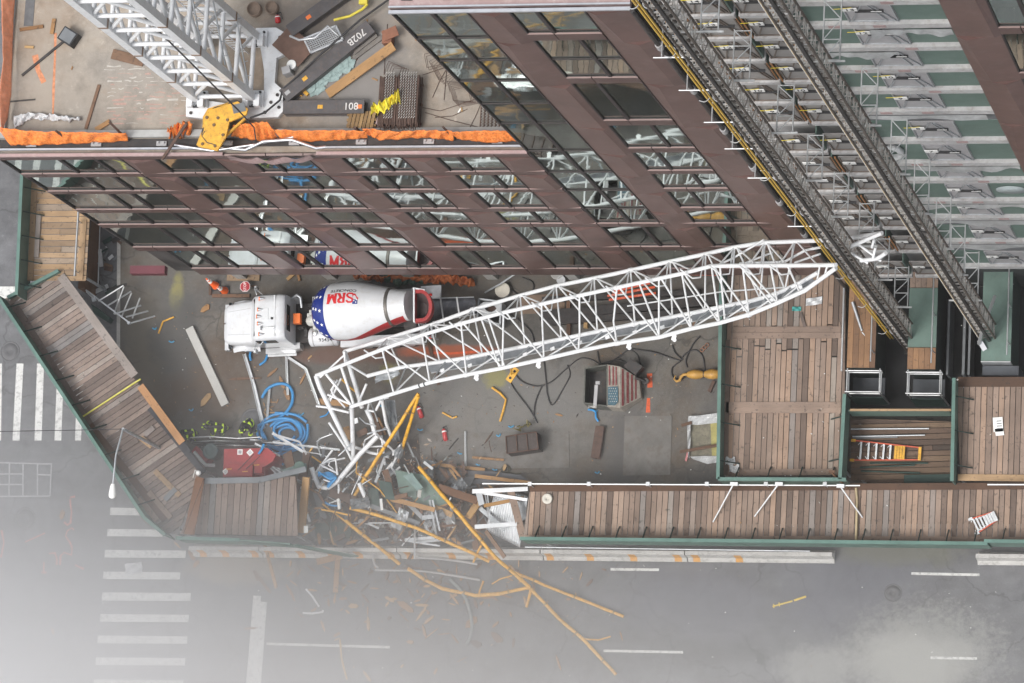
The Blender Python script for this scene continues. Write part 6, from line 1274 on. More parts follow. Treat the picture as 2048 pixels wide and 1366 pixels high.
# orange barricade bars and dark beams behind the boom
for i, (a, b2) in enumerate((((1215, 592), (1310, 574)), ((1218, 600), (1312, 586)), ((1225, 584), (1300, 566)), ((1360, 548), (1440, 549)))):
    mb = MB(); mb.bar(P(*a, .45), P(*b2, .45), .1, .08); one("barricade_rail", mb, M("rail_redorange", (.72, .10, .03), .45, 0, .1, 2, (.7, .65, .6), .4), ["red orange rail through the boom lacing, upper front one", "red orange rail, lowest of the stack behind the boom", "red orange rail, topmost of the stack behind the boom", "long red orange rail under the facade near the boom tip"][i], "barricade rail", "red orange rails behind the boom")
for i, (a, b2, wd) in enumerate((((1080, 632), (1440, 600), .45), ((1095, 645), (1420, 622), .3), ((1085, 600), (1400, 585), .25))):
    mb = MB(); mb.bar(P(*a, .2), P(*b2, .2), wd, .3); one("laid_beam", mb, m_dsteel, ["widest dark beam lying behind the boom lacing", "dark beam nearest the boom's lower chord", "dark beam furthest back beside the red rails"][i], "beam", "dark beams on the ground behind the boom")
for i, (u, v) in enumerate(((1138, 600), (1138, 655), (1172, 648), (1390, 640))): mb = MB(); q = P(u, v, .15); mb.obox(q, (.09, 0, 0), (0, .45 if i != 2 else .2, 0), (0, 0, .12)); one("sleeper", mb, m_old if i != 2 else m_fresh, "timber sleeper under the dark beams behind the boom", "timber", "timber sleepers behind the boom")
plank(((1040, 610), (1130, 606)), .9, "brown plywood sheet lying behind the boom chords", M("ply_brown", (.20, .14, .10), .8, 0, .2, 2), .02)
plank(((858, 685), (878, 770)), .16, "rusty flat bar seen between the boom laces", m_old, .05)
# long white board
t = one("aluminium_plank", MB().bar(P(379, 656, .15), P(451, 810, .15), .40, .16), M("alu_plank", (.44, .43, .405), .5, .1, .08, 3, (.4, .38, .33), .4), "long pale aluminium plank on the slab ahead of the truck", "plank")
# street lamp
top = P(246, 858, 8.2); t = thing("street_lamp", (top.x, top.y, 0), "street lamp with a long arm over the diagonal shed", "street lamp")
mb = MB(); mb.tube([(top.x, top.y, 0), (top.x, top.y, 8.2)], [.10, .07], 10); part("pole", mb, m_galv, t)
mb = MB(); e = P(226, 968, 8.6); mb.tube([top, top.lerp(e, .5) + V((0, 0, .3)), e], .045, 8); part("arm", mb, m_galv, t)
mb = MB(); e2 = P(224, 997, 8.6); mb.lathe(e, e2, [(0, .09), (.2, .13), (.75, .17), (.93, .14), (1, .05)], 14); part("lamp_head", mb, m_paper, t)
mb = MB(); mb.tube([P(-10, 863, 7.6), P(100, 861, 7.3), P(190, 859.5, 7.5), P(240, 858, 8.1)], .018, 5); mb.tube([P(240, 858, 8.1), top], .03, 5); one("overhead_wire", mb, m_cable, "thin overhead wire running from the street lamp to the left", "wire")
# fence, red tank, bin
t = thing("pipe_fence", P(450, 885, 0), "white pipe fence rails in front of the red tank", "fence")
mb = MB()
for z, pts in ((1.1, [(366, 876), (418, 873), (476, 877), (520, 874)]), (.65, [(383, 884), (432, 881), (495, 884), (560, 882)]), (.2, [(402, 893), (450, 889), (500, 892), (580, 890)])): mb.tube([P(u, v, z) for u, v in pts], .032, 6)
part("rail", mb, m_alu, t)
for u in (420, 478, 522): q = P(u, 876, 1.1); mb = MB(); mb.tube([(q.x, q.y, 0), (q.x, q.y, 1.12)], .035, 6); part("post", mb, m_alu, t)
mb = MB(); A, B = P(388, 888, .5), P(548, 884, .5); mb.bar(A, B, .06, .7); part("mesh_panel", mb, M("mesh_dark", (.05, .05, .05), .8), t)
t = thing("red_tank", P(498, 925, 0), "dark red equipment tank with hazard placards behind the small shed", "tank"); zt = 1.7
pts = [P(u, v, zt) for u, v in ((448, 898), (535, 896), (552, 910), (546, 922), (528, 934), (528, 950), (446, 954))]
mb = MB(); mb.prism(pts, .15, zt); part("body", mb, m_red, t)
A, B = P(456, 927, zt + .32), P(504, 943, zt + .32); mb = MB(); mb.box(A.x, B.y - .25, zt, B.x, A.y, zt + .28); mb.box(B.x + .05, B.y - .05, zt, B.x + .45, A.y - .1, zt + .16); part("hood", mb, m_red, t)
for u, v, a, s_ in ((480, 904, 0, .13), (500, 905, .78, .13), (451, 943, .7, .12)): q = P(u, v, zt + .01); mb = MB(); mb.obox(q, V((math.cos(a), math.sin(a), 0)) * s_, V((-math.sin(a), math.cos(a), 0)) * s_, (0, 0, .006)); pl_ = part("placard", mb, m_paper, t); mb = MB(); mb.obox(q + V((0, 0, .007)), V((math.cos(a), math.sin(a), 0)) * s_ * .6, V((-math.sin(a), math.cos(a), 0)) * s_ * .6, (0, 0, .002)); part("symbol", mb, m_grey if a == 0 else m_film, pl_)
mb = MB()
for u, v in ((490, 943), (513, 930), (458, 938)): q = P(u, v, zt + .30); mb.obox(q, (.14, .01, 0), (0, .02, 0), (0, 0, .004))
part("label_strip", mb, m_yel, t)
mb = MB(); mb.tube([P(476, 940, zt + .4), P(508, 908, zt + .5)], .02, 5); mb.tube([P(492, 938, zt + .4), P(520, 912, zt + .4)], .02, 5); part("cable", mb, m_cable, t)
bq = P(420, 902, 1.0); t = thing("round_bin", (bq.x, bq.y, 0), "round grey green bin lid between the fence and red tank", "bin"); mb = MB(); mb.lathe((bq.x, bq.y, 0), (bq.x, bq.y, .95), [(0, .3), (1, .36)], 20); part("tub", mb, m_greend, t); mb = MB(); mb.lathe((bq.x, bq.y, .96), (bq.x, bq.y, 1.0), [(0, .38), (.5, .38), (1, .34), (1, .22), (.6, .21), (.6, .02)], 24); part("lid", mb, M("lid_greygreen", (.10, .15, .15), .5, 0, .1, 4), t)
mb = MB(); mb.tube([P(389, 904, .8), P(404, 922, .9), P(412, 930, .9), P(430, 931, .8)], .09, 7); one("silver_duct", mb, m_film, "crinkled silver duct by the diagonal shed's inner edge", "duct"); mb = MB(); mb.obox(P(405, 912, .4), (.35, -.3, 0), (.12, .14, 0), (0, 0, .35)); one("red_case", mb, m_red, "dark red case half hidden beside the grey green bin", "case")
mb = MB(); q = P(397, 946, DZ + .5); mb.lathe(q, q + V((0, 0, .12)), [(0, .12), (.6, .12), (1, .05)], 12); mb.tube([q, P(390, 940, DZ + .4), P(386, 955, DZ + .1)], .02, 5); one("white_camera", mb, m_paper, "small white dome at the joint of the two left sheds", "camera")
t = thing("tie_frame_wreck", P(225, 610, 0), "bent white tube frame hanging by the diagonal shed", "tube frame"); mb = MB()
for a, b2 in (((197, 602), (247, 571)), ((248, 573), (228, 628)), ((229, 628), (282, 611)), ((173, 583), (191, 600)), ((214, 612), (262, 583)), ((263, 586), (244, 632)), ((280, 596), (265, 636)), ((252, 634), (296, 622)), ((262, 646), (310, 632))): mb.tube([P(*a, 1.6), P(*b2, .9 if a[0] > 210 else 1.6)], .045, 6)
part("tube", mb, m_alu, t); mb = MB(); mb.bar(P(172, 580, 1.5), P(262, 648, 1.0), .07, .07); q = P(188, 599, 1.7); mb.obox(q, (.09, .03, 0), (-.03, .09, 0), (0, 0, .06)); q = P(258, 646, 1.2); mb.obox(q, (.07, .03, 0), (-.03, .05, 0), (0, 0, .06)); part("bracket", mb, m_galv, t)
mb = MB(); mb.prism([P(190, 612), P(228, 640), P(222, 648), P(196, 632)], .02, .6); one("green_panel_scrap", mb, m_greend, "dark green panel under the bent tube frame", "panel")
for i in range(26):
    u, v = rnd(185, 238), rnd(470, 590); c = P(u, v, RZ + .02 + rnd(0, .2)); a = rnd(0, 6); mb = MB(); mb.obox(c, V((math.cos(a), math.sin(a), 0)) * rnd(.05, .45), V((-math.sin(a), math.cos(a), 0)) * rnd(.03, .12), (0, 0, .03)); one("rubbish_piece", mb, random.choice((m_dsteel, m_greyd, m_rust, m_film, m_old, m_greend)), "dark scrap in the strip between the left shed and the slab", "scrap", "scraps in the dark strip by the left shed")
mb = MB(); mb.box(P(183, 520).x, P(183, 590).y, RZ, P(196, 520).x, P(183, 400).y, 1.6); mb2 = one("hoarding", mb, m_old, "brown timber hoarding along the inner side of the left shed", "hoarding")
mb = MB(); mb.tube([P(200, 450, 1.4), P(196, 572, 1.4)], .03, 6); one("thin_rail", mb, m_galv, "thin rail beside the brown hoarding at left", "rail")
# hoses
def hose(pts, r, label, mat=None, cat="hose", group="blue hoses", name="blue_hose"):
    P_ = [V(p) for p in pts]; out = []
    for i in range(len(P_) - 1):          # Catmull-Rom smoothing
        p0, p1, p2, p3 = P_[max(i - 1, 0)], P_[i], P_[i + 1], P_[min(i + 2, len(P_) - 1)]
        for k in range(5):
            f = k / 5; out.append(.5 * ((2 * p1) + (p2 - p0) * f + (2 * p0 - 5 * p1 + 4 * p2 - p3) * f * f + (3 * p1 - p0 - 3 * p2 + p3) * f ** 3))
    out.append(P_[-1]); mb = MB(); mb.tube(out, r, 7); return one(name, mb, mat or m_blue, label, cat, group)
hz = lambda L, z: [P(u, v, z + .03 * math.sin(i)) for i, (u, v) in enumerate(L)]
hose(hz([(524, 796), (535, 778), (555, 768), (575, 770), (585, 785), (584, 806), (572, 825), (555, 838)], .15), .075, "blue hose loop above the coil, closest to the truck")
hose(hz([(550, 826), (565, 826), (577, 830)], .12), .06, "short blue hose end at the upper side of the coil")
hose(hz([(516, 852), (535, 843), (560, 837), (585, 840), (600, 855), (603, 872), (595, 880)], .25), .075, "blue hose arc along the coil's outer top")
for k in range(7):
    r = 16 + k * 6 + rnd(-2, 2); a0 = .4 + k * 1.1; ox, oy = rnd(-5, 5), rnd(-4, 4); hose(hz([(572 + ox + r * math.cos(a0 + i * .5) * rnd(.93, 1.07), 864 + oy + r * .78 * math.sin(a0 + i * .5) * rnd(.93, 1.07)) for i in range(11 - (k % 3))], .1 + .07 * (k % 3)), .07, "ring of the blue hose coil beside the firefighters")
hose(hz([(517, 852), (528, 870), (535, 885), (541, 900), (556, 908), (570, 890)], .2), .07, "blue hose running down the coil's left side"); hose(hz([(557, 905), (560, 920), (567, 930)], .3), .06, "blue hose tail dropping toward the debris"); hose(hz([(528, 888), (524, 898), (517, 908)], 1.8), .06, "blue hose end on top of the red tank")
hose(hz([(501, 704), (500, 712), (502, 721)], .1), .06, "blue hose stub just below the truck's front wheel"); hose(hz([(535, 710), (530, 722), (519, 730)], .1), .06, "curved blue hose piece below the truck step")
for k in range(5): hose(hz([(637, 952 - k * 2), (648, 947 + k), (660, 946 + k * 3), (672, 955), (660, 962 + k * 2), (655, 975)], 1.2 + .06 * k), .055, "strand of the blue hose bundle in the wreckage")
hose(hz([(648, 1003), (660, 1010), (676, 1012)], .9), .05, "blue hose strand beneath the debris boards"); hose(hz([(660, 820), (652, 830), (640, 834)], .8), .04, "blue strip behind the crumpled white tubes")
for i, (u, v) in enumerate(((840, 859), (998, 871), (920, 906), (990, 939), (1195, 945), (957, 929), (1190, 822), (1022, 853), (310, 657), (343, 683), (383, 820), (602, 829), (765, 812), (905, 834))):
    hose(hz([(u - 5, v - 1), (u, v + 1.5), (u + rnd(3, 7), v - 1 + rnd(-3, 3))], .04), .035, "scrap of blue plastic on the site slab", M("blue_scrap", (.05, .30, .52), .5), "plastic scrap", "scraps of blue plastic on the slab", "blue_scrap")
# silver channels and sticks near the hose
def channel(a, b2, wd, z, label, mat=None, z2=None, name="steel_channel"):
    mb = MB(); A, B = P(*a, z), P(*b2, z if z2 is None else z2); mb.bar(A, B, wd, .02); d = (B - A).normalized(); n = V((-d.y, d.x, 0)) * wd / 2
    mb.bar(A + n + V((0, 0, .04)), B + n + V((0, 0, .04)), .02, .08); mb.bar(A - n + V((0, 0, .04)), B - n + V((0, 0, .04)), .02, .08); return one(name, mb, mat or m_alu, label, "channel", "silver channels round the debris")
channel((489, 708), (508, 770), .14, .1, "silver channel under the truck's front corner"); channel((508, 770), (528, 857), .16, .1, "silver channel running down to the blue coil", None); channel((573, 708), (576, 790), .09, .1, "silver stick straight below the truck step"); channel((566, 708), (612, 738), .10, .1, "silver stick slanting right below the truck step", None)
channel((612, 738), (640, 815), .11, .2, "silver channel left of the boom's broken end"); channel((540, 775), (534, 850), .07, .1, "thin white stick beside the blue hose loop"); channel((545, 866), (620, 912), .11, .9, "flat silver bar lying over the blue coil's foot"); channel((500, 880), (680, 900), .08, .7, "long silver bar lying across the debris edge")
channel((931, 863), (932, 940), .06, .05, "upright silver pole with a blue rag on the slab"); channel((545, 868), (600, 884), .06, 1.0, "white bent tube over the coil", m_white); channel((600, 884), (614, 910), .055, 1.0, "white tube end dropping below the coil", m_white); channel((510, 887), (560, 912), .07, 1.2, "thin silver rod over the red tank's right end")
for k in range(6): mb = MB(); mb.bar(P(535 + k * 5, 930 + k * 1.5, 1.0), P(553 + k * 5, 948 - k * 1, .9), .07, .06); one("grey_bar", mb, m_greyd if k % 2 else m_galv, "grey bar in the bunch at the red tank's right end", "bar", "bunch of grey bars by the red tank")
# cables
for i, L in enumerate(([(1025, 735), (1040, 760), (1070, 772), (1100, 765), (1130, 740), (1160, 717), (1185, 720), (1200, 730)], [(1088, 722), (1092, 760), (1095, 790), (1105, 810), (1125, 780), (1140, 750), (1135, 730)], [(1195, 702), (1200, 725), (1215, 728), (1240, 712), (1258, 700), (1275, 710), (1280, 735), (1270, 752)], [(1200, 728), (1240, 720), (1262, 735)], [(1255, 697), (1280, 700), (1310, 705), (1340, 715), (1362, 722)], [(1362, 722), (1345, 735), (1345, 752), (1360, 760), (1380, 745)], [(1362, 720), (1370, 708), (1390, 700), (1405, 712), (1410, 740)], [(1375, 735), (1372, 720), (1385, 690), (1400, 672)], [(1020, 762), (1030, 780), (1060, 820), (1075, 846)], [(1085, 770), (1072, 800), (1068, 830), (1075, 846)], [(1024, 580), (1040, 590), (1063, 585), (1066, 565), (1045, 555)], [(1345, 690), (1350, 705), (1365, 720)], [(1010, 620), (1060, 660), (1070, 700)])):
    hose(hz(L, .05), .032, "thin black cable loop on the slab near the flag painted bucket" if i not in (10, 12) else "black cable coil under the boom near the facade", m_cable, "cable", "black cables on the slab", "black_cable")
# flag-painted concrete bucket
t = thing("concrete_bucket", P(1228, 775, 0), "grey concrete bucket with a worn painted flag and open dark mouth", "concrete bucket")
mb = MB(); z1 = 1.25; o = [P(u, v, z1) for u, v in ((1170, 736), (1214, 730), (1214, 812), (1168, 806))]
for a, b2 in zip(o, o[1:] + o[:1]): mb.bar(a - V((0, 0, .6)), b2 - V((0, 0, .6)), .06, 1.2)
part("mouth", mb, M("bucket_grey", (.105, .108, .095), .7, .2, .2, 3, (.25, .25, .22), .5), t)
mb = MB(); mb.prism(o, .25, .3); part("floor", mb, m_dsteel, t); mb = MB(); mb.bar(P(1193, 770, 1.3), P(1190, 812, 1.3), .16, .08); q = P(1196, 766, 1.35); mb.obox(q, (.1, 0, 0), (0, .07, 0), (0, 0, .08)); part("crossbar", mb, m_grey, t)
S0 = [P(u, v, z) for u, v, z in ((1214, 729, 1.25), (1240, 733, 1.15), (1278, 757, .5), (1282, 795, .45), (1240, 816, 1.05), (1214, 813, 1.25))]
mb = MB(); mb.add(S0 + [V((p.x, p.y, .02)) for p in S0], [(0, 5, 4, 1), (1, 4, 3, 2), (0, 1, 7, 6), (1, 2, 8, 7), (2, 3, 9, 8), (3, 4, 10, 9), (4, 5, 11, 10), (5, 0, 6, 11)]); part("slope", mb, M("bucket_cream", (.33, .30, .26), .75, 0, .2, 4, (.16, .14, .12), .6), t)
def sl(u, v): # point on the sloped side
    return P(u, v, 1.25 - (u - 1214) * .10 / 26 if u < 1240 else 1.15 - (u - 1240) * .65 / 39) + V((0, 0, .012))
fl = M("flag_red", (.20, .045, .048), .8, 0, .3, 5, (.26, .21, .18), .8); fb = M("flag_blue", (.055, .125, .165), .8, 0, .3, 6, (.22, .23, .22), .7)
mb = MB()
for (u0, u1, va, vb) in ((1217.5, 1220.5, 731, 771), (1225, 1228, 732, 771), (1231, 1234, 733, 771), (1243.5, 1248, 738, 812), (1253, 1258, 744, 807), (1262, 1266, 749, 802), (1270, 1273.5, 755, 798)): mb.add([sl(u0, va), sl(u1, va + 1), sl(u1, vb - 1), sl(u0, vb)], [(0, 1, 2, 3)])
part("red_stripe", mb, fl, t); mb = MB(); mb.add([sl(1216, 774), sl(1236, 773), sl(1236, 804), sl(1230, 811), sl(1216, 810)], [(0, 1, 2, 3, 4)]); part("blue_field", mb, fb, t)
for r in range(6):
    for k in range(4): q = sl(1218.5 + k * 4.2 + (r % 2) * 2, 777 + r * 5.2) + V((0, 0, .004)); mb = MB(); mb.obox(q, (.02, .006, 0), (-.006, .02, 0), (0, 0, .003)); part("painted_star", mb, m_conc, t)
mb = MB(); mb.obox(P(1268, 735, .7), (.3, -.2, 0), (.16, .2, 0), (0, 0, .25)); mb.tube([P(1270, 755, .7), P(1285, 760, .6), P(1292, 764, .4)], .08, 8); mb.lathe(P(1291, 762, .2), P(1291, 762, .5), [(0, .18), (1, .15)], 12); part("gate_gear", mb, m_dsteel, t)
mb = MB(); mb.grid(lambda a, c: P(1176 + a * 17, 806 + c * 10, .9) + V((0, 0, .1 * math.sin(a * 6) * math.cos(c * 5))), 6, 5, smooth=False); one("rag", mb, m_conc, "pale rag at the bucket's lower left corner", "rag"); hose(hz([(1176, 819), (1190, 822), (1192, 835), (1197, 843)], .1), .05, "blue strap hanging below the pale rag", None)
# headache ball and hook
t = thing("headache_ball", P(1400, 750, 0), "yellow double headache ball with a hook beside the east shed", "crane hook"); A, B = P(1373, 749, .35), P(1442, 748, .35); mb = MB()
mb.lathe(A, B, [(0, .07), (.04, .13), (.12, .19), (.25, .235), (.38, .21), (.47, .14), (.53, .14), (.62, .21), (.76, .25), (.9, .21), (.97, .14), (1, .08)], 20); part("ball", mb, M("ball_yellow", (.46, .25, .05), .5, 0, .2, 3, (.18, .10, .03), .6), t)
mb = MB(); mb.tube([A, P(1367, 749, .35), P(1362, 754, .3), P(1359, 761, .28), P(1353, 763, .28), P(1348, 758, .28), P(1351, 751, .28)], [.08, .065, .07, .07, .055, .04, .025], 8); part("hook", mb, MATS["ball_yellow"], t)
mb = MB(); mb.lathe(A.lerp(B, .49), A.lerp(B, .51), [(0, .165), (1, .165)], 16); part("wire_band", mb, m_cable, t)
mb = MB(); mb.bar(P(1428, 762, .1), P(1418, 784, .1), .16, .08); one("rust_stub", mb, m_rust, "rusty stub bar under the yellow ball", "bar"); mb = MB()
for k in range(3): q = P(1404 + k * 5, 700 - k * 5, .06); mb.tube([q + V((.09 * math.cos(i * .9), .09 * math.sin(i * .9), 0)) for i in range(7)], .025, 5, True)
one("chain_shackle", mb, M("shackle_brown", (.28, .14, .09), .6, .2), "brown shackle links by the cables above the ball", "shackle")
# crate, beam, tarp box
t = thing("steel_crate", P(1048, 888, 0), "dark brown steel crate with three lid panels on the ground plate", "crate"); A, B, Cc, D_ = [P(u, v, .95) for u, v in ((1012, 873), (1073, 864), (1077, 898), (1014, 907))]
mb = MB(); lo = [V((p.x, p.y, .06)) for p in (A, B, Cc, D_)]; mb.add([A, B, Cc, D_] + lo, [(0, 1, 2, 3), (0, 4, 5, 1), (1, 5, 6, 2), (2, 6, 7, 3), (3, 7, 4, 0), (4, 7, 6, 5)]); part("box", mb, M("crate_steel", (.062, .05, .046), .55, .3, .2, 2, (.13, .10, .09), .5), t)
mb = MB()
for f in (0, .335, .67, 1): mb.bar(A.lerp(B, f) + V((0, 0, .03)), D_.lerp(Cc, f) + V((0, 0, .03)), .05, .06)
mb.bar(A + V((0, 0, .03)), B + V((0, 0, .03)), .05, .061); mb.bar(D_ + V((0, 0, .03)), Cc + V((0, 0, .03)), .05, .061); part("lid_frame", mb, m_rust, t)
mb = MB()
for k in range(7): q = P(rnd(1038, 1060), rnd(840, 862), .2); mb.tube([q, q + V((rnd(-.3, .3), rnd(-.3, .3), .3)), q + V((rnd(-.3, .3), rnd(-.2, .2), 0))], .03, 5)
one("tangled_lines", mb, M("line_mixed", (.20, .17, .05), .6, 0, .4, 8), "tangle of yellow and black lines behind the steel crate", "lines"); mb = MB()
for k in range(5): q = P(1012, 939, .05 + .03 * k); mb.tube([q + V(((.24 - .03 * k) * math.cos(i * .52), (.2 - .02 * k) * math.sin(i * .52), 0)) for i in range(12)], .025, 5, True)
mb.tube([P(1020, 944, .05), P(1030, 947, .05), P(1042, 946, .05)], .04, 5); one("cable_coil", mb, M("coil_olive", (.06, .055, .03), .7), "small dark coil lying below the steel crate", "cable coil")
t = thing("rusty_beam", P(1197, 882, 0), "short rusty I beam lying upright in the picture on the slab", "beam"); A, B = P(1200, 852, .3), P(1190, 916, .3); mb = MB()
mb.bar(A, B, .42, .03); mb.bar(A - V((0, 0, .28)), B - V((0, 0, .28)), .42, .03); mb.bar(A - V((0, 0, .14)), B - V((0, 0, .14)), .04, .26); part("section", mb, m_rust, t)
t = thing("washout_pit", P(1408, 880, 0), "lined washout box with white sheet and muddy yellow bottom", "washout box"); q = [P(u, v, .12) for u, v in ((1381, 845), (1440, 838), (1440, 915), (1378, 914))]; mb = MB(); mb.prism(q, .01, .12); part("mud", mb, M("mud", (.19, .175, .13), .8, 0, .3, 3, (.06, .06, .05), .8), t)
mb = MB(); q = [P(u, v, .13) for u, v in ((1421, 846), (1440, 842), (1440, 912), (1424, 913))]; mb.prism(q, .121, .14); part("yellow_liner", mb, M("yellow_mud", (.38, .34, .12), .8, 0, .2, 4, (.15, .14, .1), .5), t)
for i, (top, bot) in enumerate((([(1377, 832), (1400, 831), (1440, 825)], [(1375, 848), (1395, 850), (1440, 845)]), ([(1374, 848), (1375, 880), (1376, 915)], [(1381, 848), (1381, 880), (1379, 917)]), ([(1380, 913), (1410, 912), (1440, 912)], [(1385, 918), (1415, 928), (1440, 924)]))):
    rr = random.Random(i); mb = MB()
    def fn(a, c, top=top, bot=bot, i=i):
        k = a * (len(top) - 1); j = min(int(k), len(top) - 2); f = k - j; t0 = (top[j][0] + (top[j + 1][0] - top[j][0]) * f, top[j][1] + (top[j + 1][1] - top[j][1]) * f); b0 = (bot[j][0] + (bot[j + 1][0] - bot[j][0]) * f, bot[j][1] + (bot[j + 1][1] - bot[j][1]) * f)
        return P(t0[0] + (b0[0] - t0[0]) * c, t0[1] + (b0[1] - t0[1]) * c, .3 + .07 * math.sin(a * 13 + c * 5 + i))
    mb.grid(fn, 16, 5, smooth=False); part("white_sheet", mb, m_film, t)
for a, b2, lb in (((1360, 904), (1440, 890), "thin plank lying across the washout box"), ((1363, 851), (1384, 845), "short plank at the washout box's top corner")): plank((a, b2), .14, lb, m_old, .35)
mb = MB(); mb.bar(P(1372, 922, .1), P(1376, 905, .2), .1, .1); one("red_block", mb, m_red, "small red bar at the washout box's left edge", "bar")
extinguisher((844, 836), (836, 812), 0, "red extinguisher right beside the yellow upside down V"); extinguisher((892, 882), (887, 857), 0, "red extinguisher on the slab left of the steel crate")
# debris pile: panels, sheets, big planks
def panel(px_, z, label, mat, tilt=0.0, name="plywood_panel", th=.03):
    q = [P(u, v, z + tilt * (i in (1, 2))) for i, (u, v) in enumerate(px_)]; mb = MB(); n = len(q); lo = [p - V((0, 0, th)) for p in q]; mb.add(q + lo, [tuple(range(n))] + [tuple(range(n, 2 * n))[::-1]] + [(i, n + i, n + (i + 1) % n, (i + 1) % n) for i in range(n)]); return one(name, mb, mat, label, "panel", "panels in the debris")
panel([(628, 1047), (690, 1043), (703, 1062), (700, 1076), (632, 1078)], .5, "dark green panel right of the fresh standing timber", m_greend); panel([(735, 975), (756, 978), (760, 1020), (740, 1018)], 1.0, "upright dark green panel in the middle of the pile", m_greend); panel([(790, 940), (850, 950), (885, 985), (898, 1005), (860, 1018), (800, 990)], 1.0, "large dark green panel under the long straight yellow pipe", m_green, .3); panel([(806, 952), (824, 946), (846, 975), (835, 982)], 1.5, "pale green sheet lying on the large green panel", M("pale_green_sheet", (.15, .21, .20), .4), .2)
panel([(755, 960), (782, 965), (790, 1000), (768, 998)], 1.2, "grey green panel left of the large green panel", m_greend, .2); panel([(870, 940), (975, 942), (1040, 950), (1060, 962), (950, 968), (880, 962)], .35, "flat dark grey sheet in front of the long shed's left end", M("slate_sheet", (.085, .09, .10), .5, .1, .2, 1.5, (.17, .11, .10), .4)); panel([(900, 955), (950, 953), (940, 972), (905, 970)], .45, "muddy grey sheet under the thin planks", m_greyd)
panel([(560, 940), (588, 932), (612, 926), (614, 940), (590, 950)], 1.8, "grey green sheet over the small shed's torn corner", M("pale_green_sheet", (.15, .21, .20), .4)); panel([(820, 1005), (870, 1030), (905, 1060), (880, 1075), (830, 1040)], .3, "dark green board below the curved planks", m_greend); panel([(768, 925), (800, 935), (805, 948), (775, 950)], .6, "purple grey plate below the torn steel", m_greyd)
q = P(599, 934, 2.2); mb = MB(); mb.lathe(q, q + V((0, 0, .06)), [(0, .28), (.8, .28), (1, .24), (1, .02)], 20); one("green_disc", mb, m_green, "small round green disc above the broken shed end", "disc")
def corrug(a, b2, c2, d2, z, n, label):
    A, B, Cc, D_ = P(*a, z[0]), P(*b2, z[1]), P(*c2, z[2]), P(*d2, z[3]); mb = MB(); mb.grid(lambda x, y: A.lerp(B, x).lerp(D_.lerp(Cc, x), y) + V((0, 0, .045 * math.sin(x * n * 6.283) + .1 * math.sin(y * 3))), n * 6, 14); o = one("corrugated_sheet", mb, M("bright_corrugated", (.62, .64, .66), .35, .7, .08, 2), label, "corrugated sheet", "corrugated steel sheets in the debris"); o.modifiers.new("t", 'SOLIDIFY').thickness = .01
corrug((988, 990), (1052, 990), (1040, 1095), (972, 1062), (1.4, 1.6, .9, .8), 14, "big bright corrugated sheet hanging off the long shed's end"); corrug((835, 1017), (866, 1022), (880, 1060), (855, 1066), (.6, .6, .4, .4), 7, "small corrugated sheet between the two long yellow pipes"); corrug((838, 1062), (860, 1072), (856, 1082), (836, 1076), (.35, .35, .3, .3), 6, "scrap of corrugated sheet near the barrier"); corrug((1025, 985), (1056, 992), (1052, 1040), (1040, 1042), (1.9, 2.0, 1.6, 1.5), 8, "corrugated strip tucked under the first shed boards")
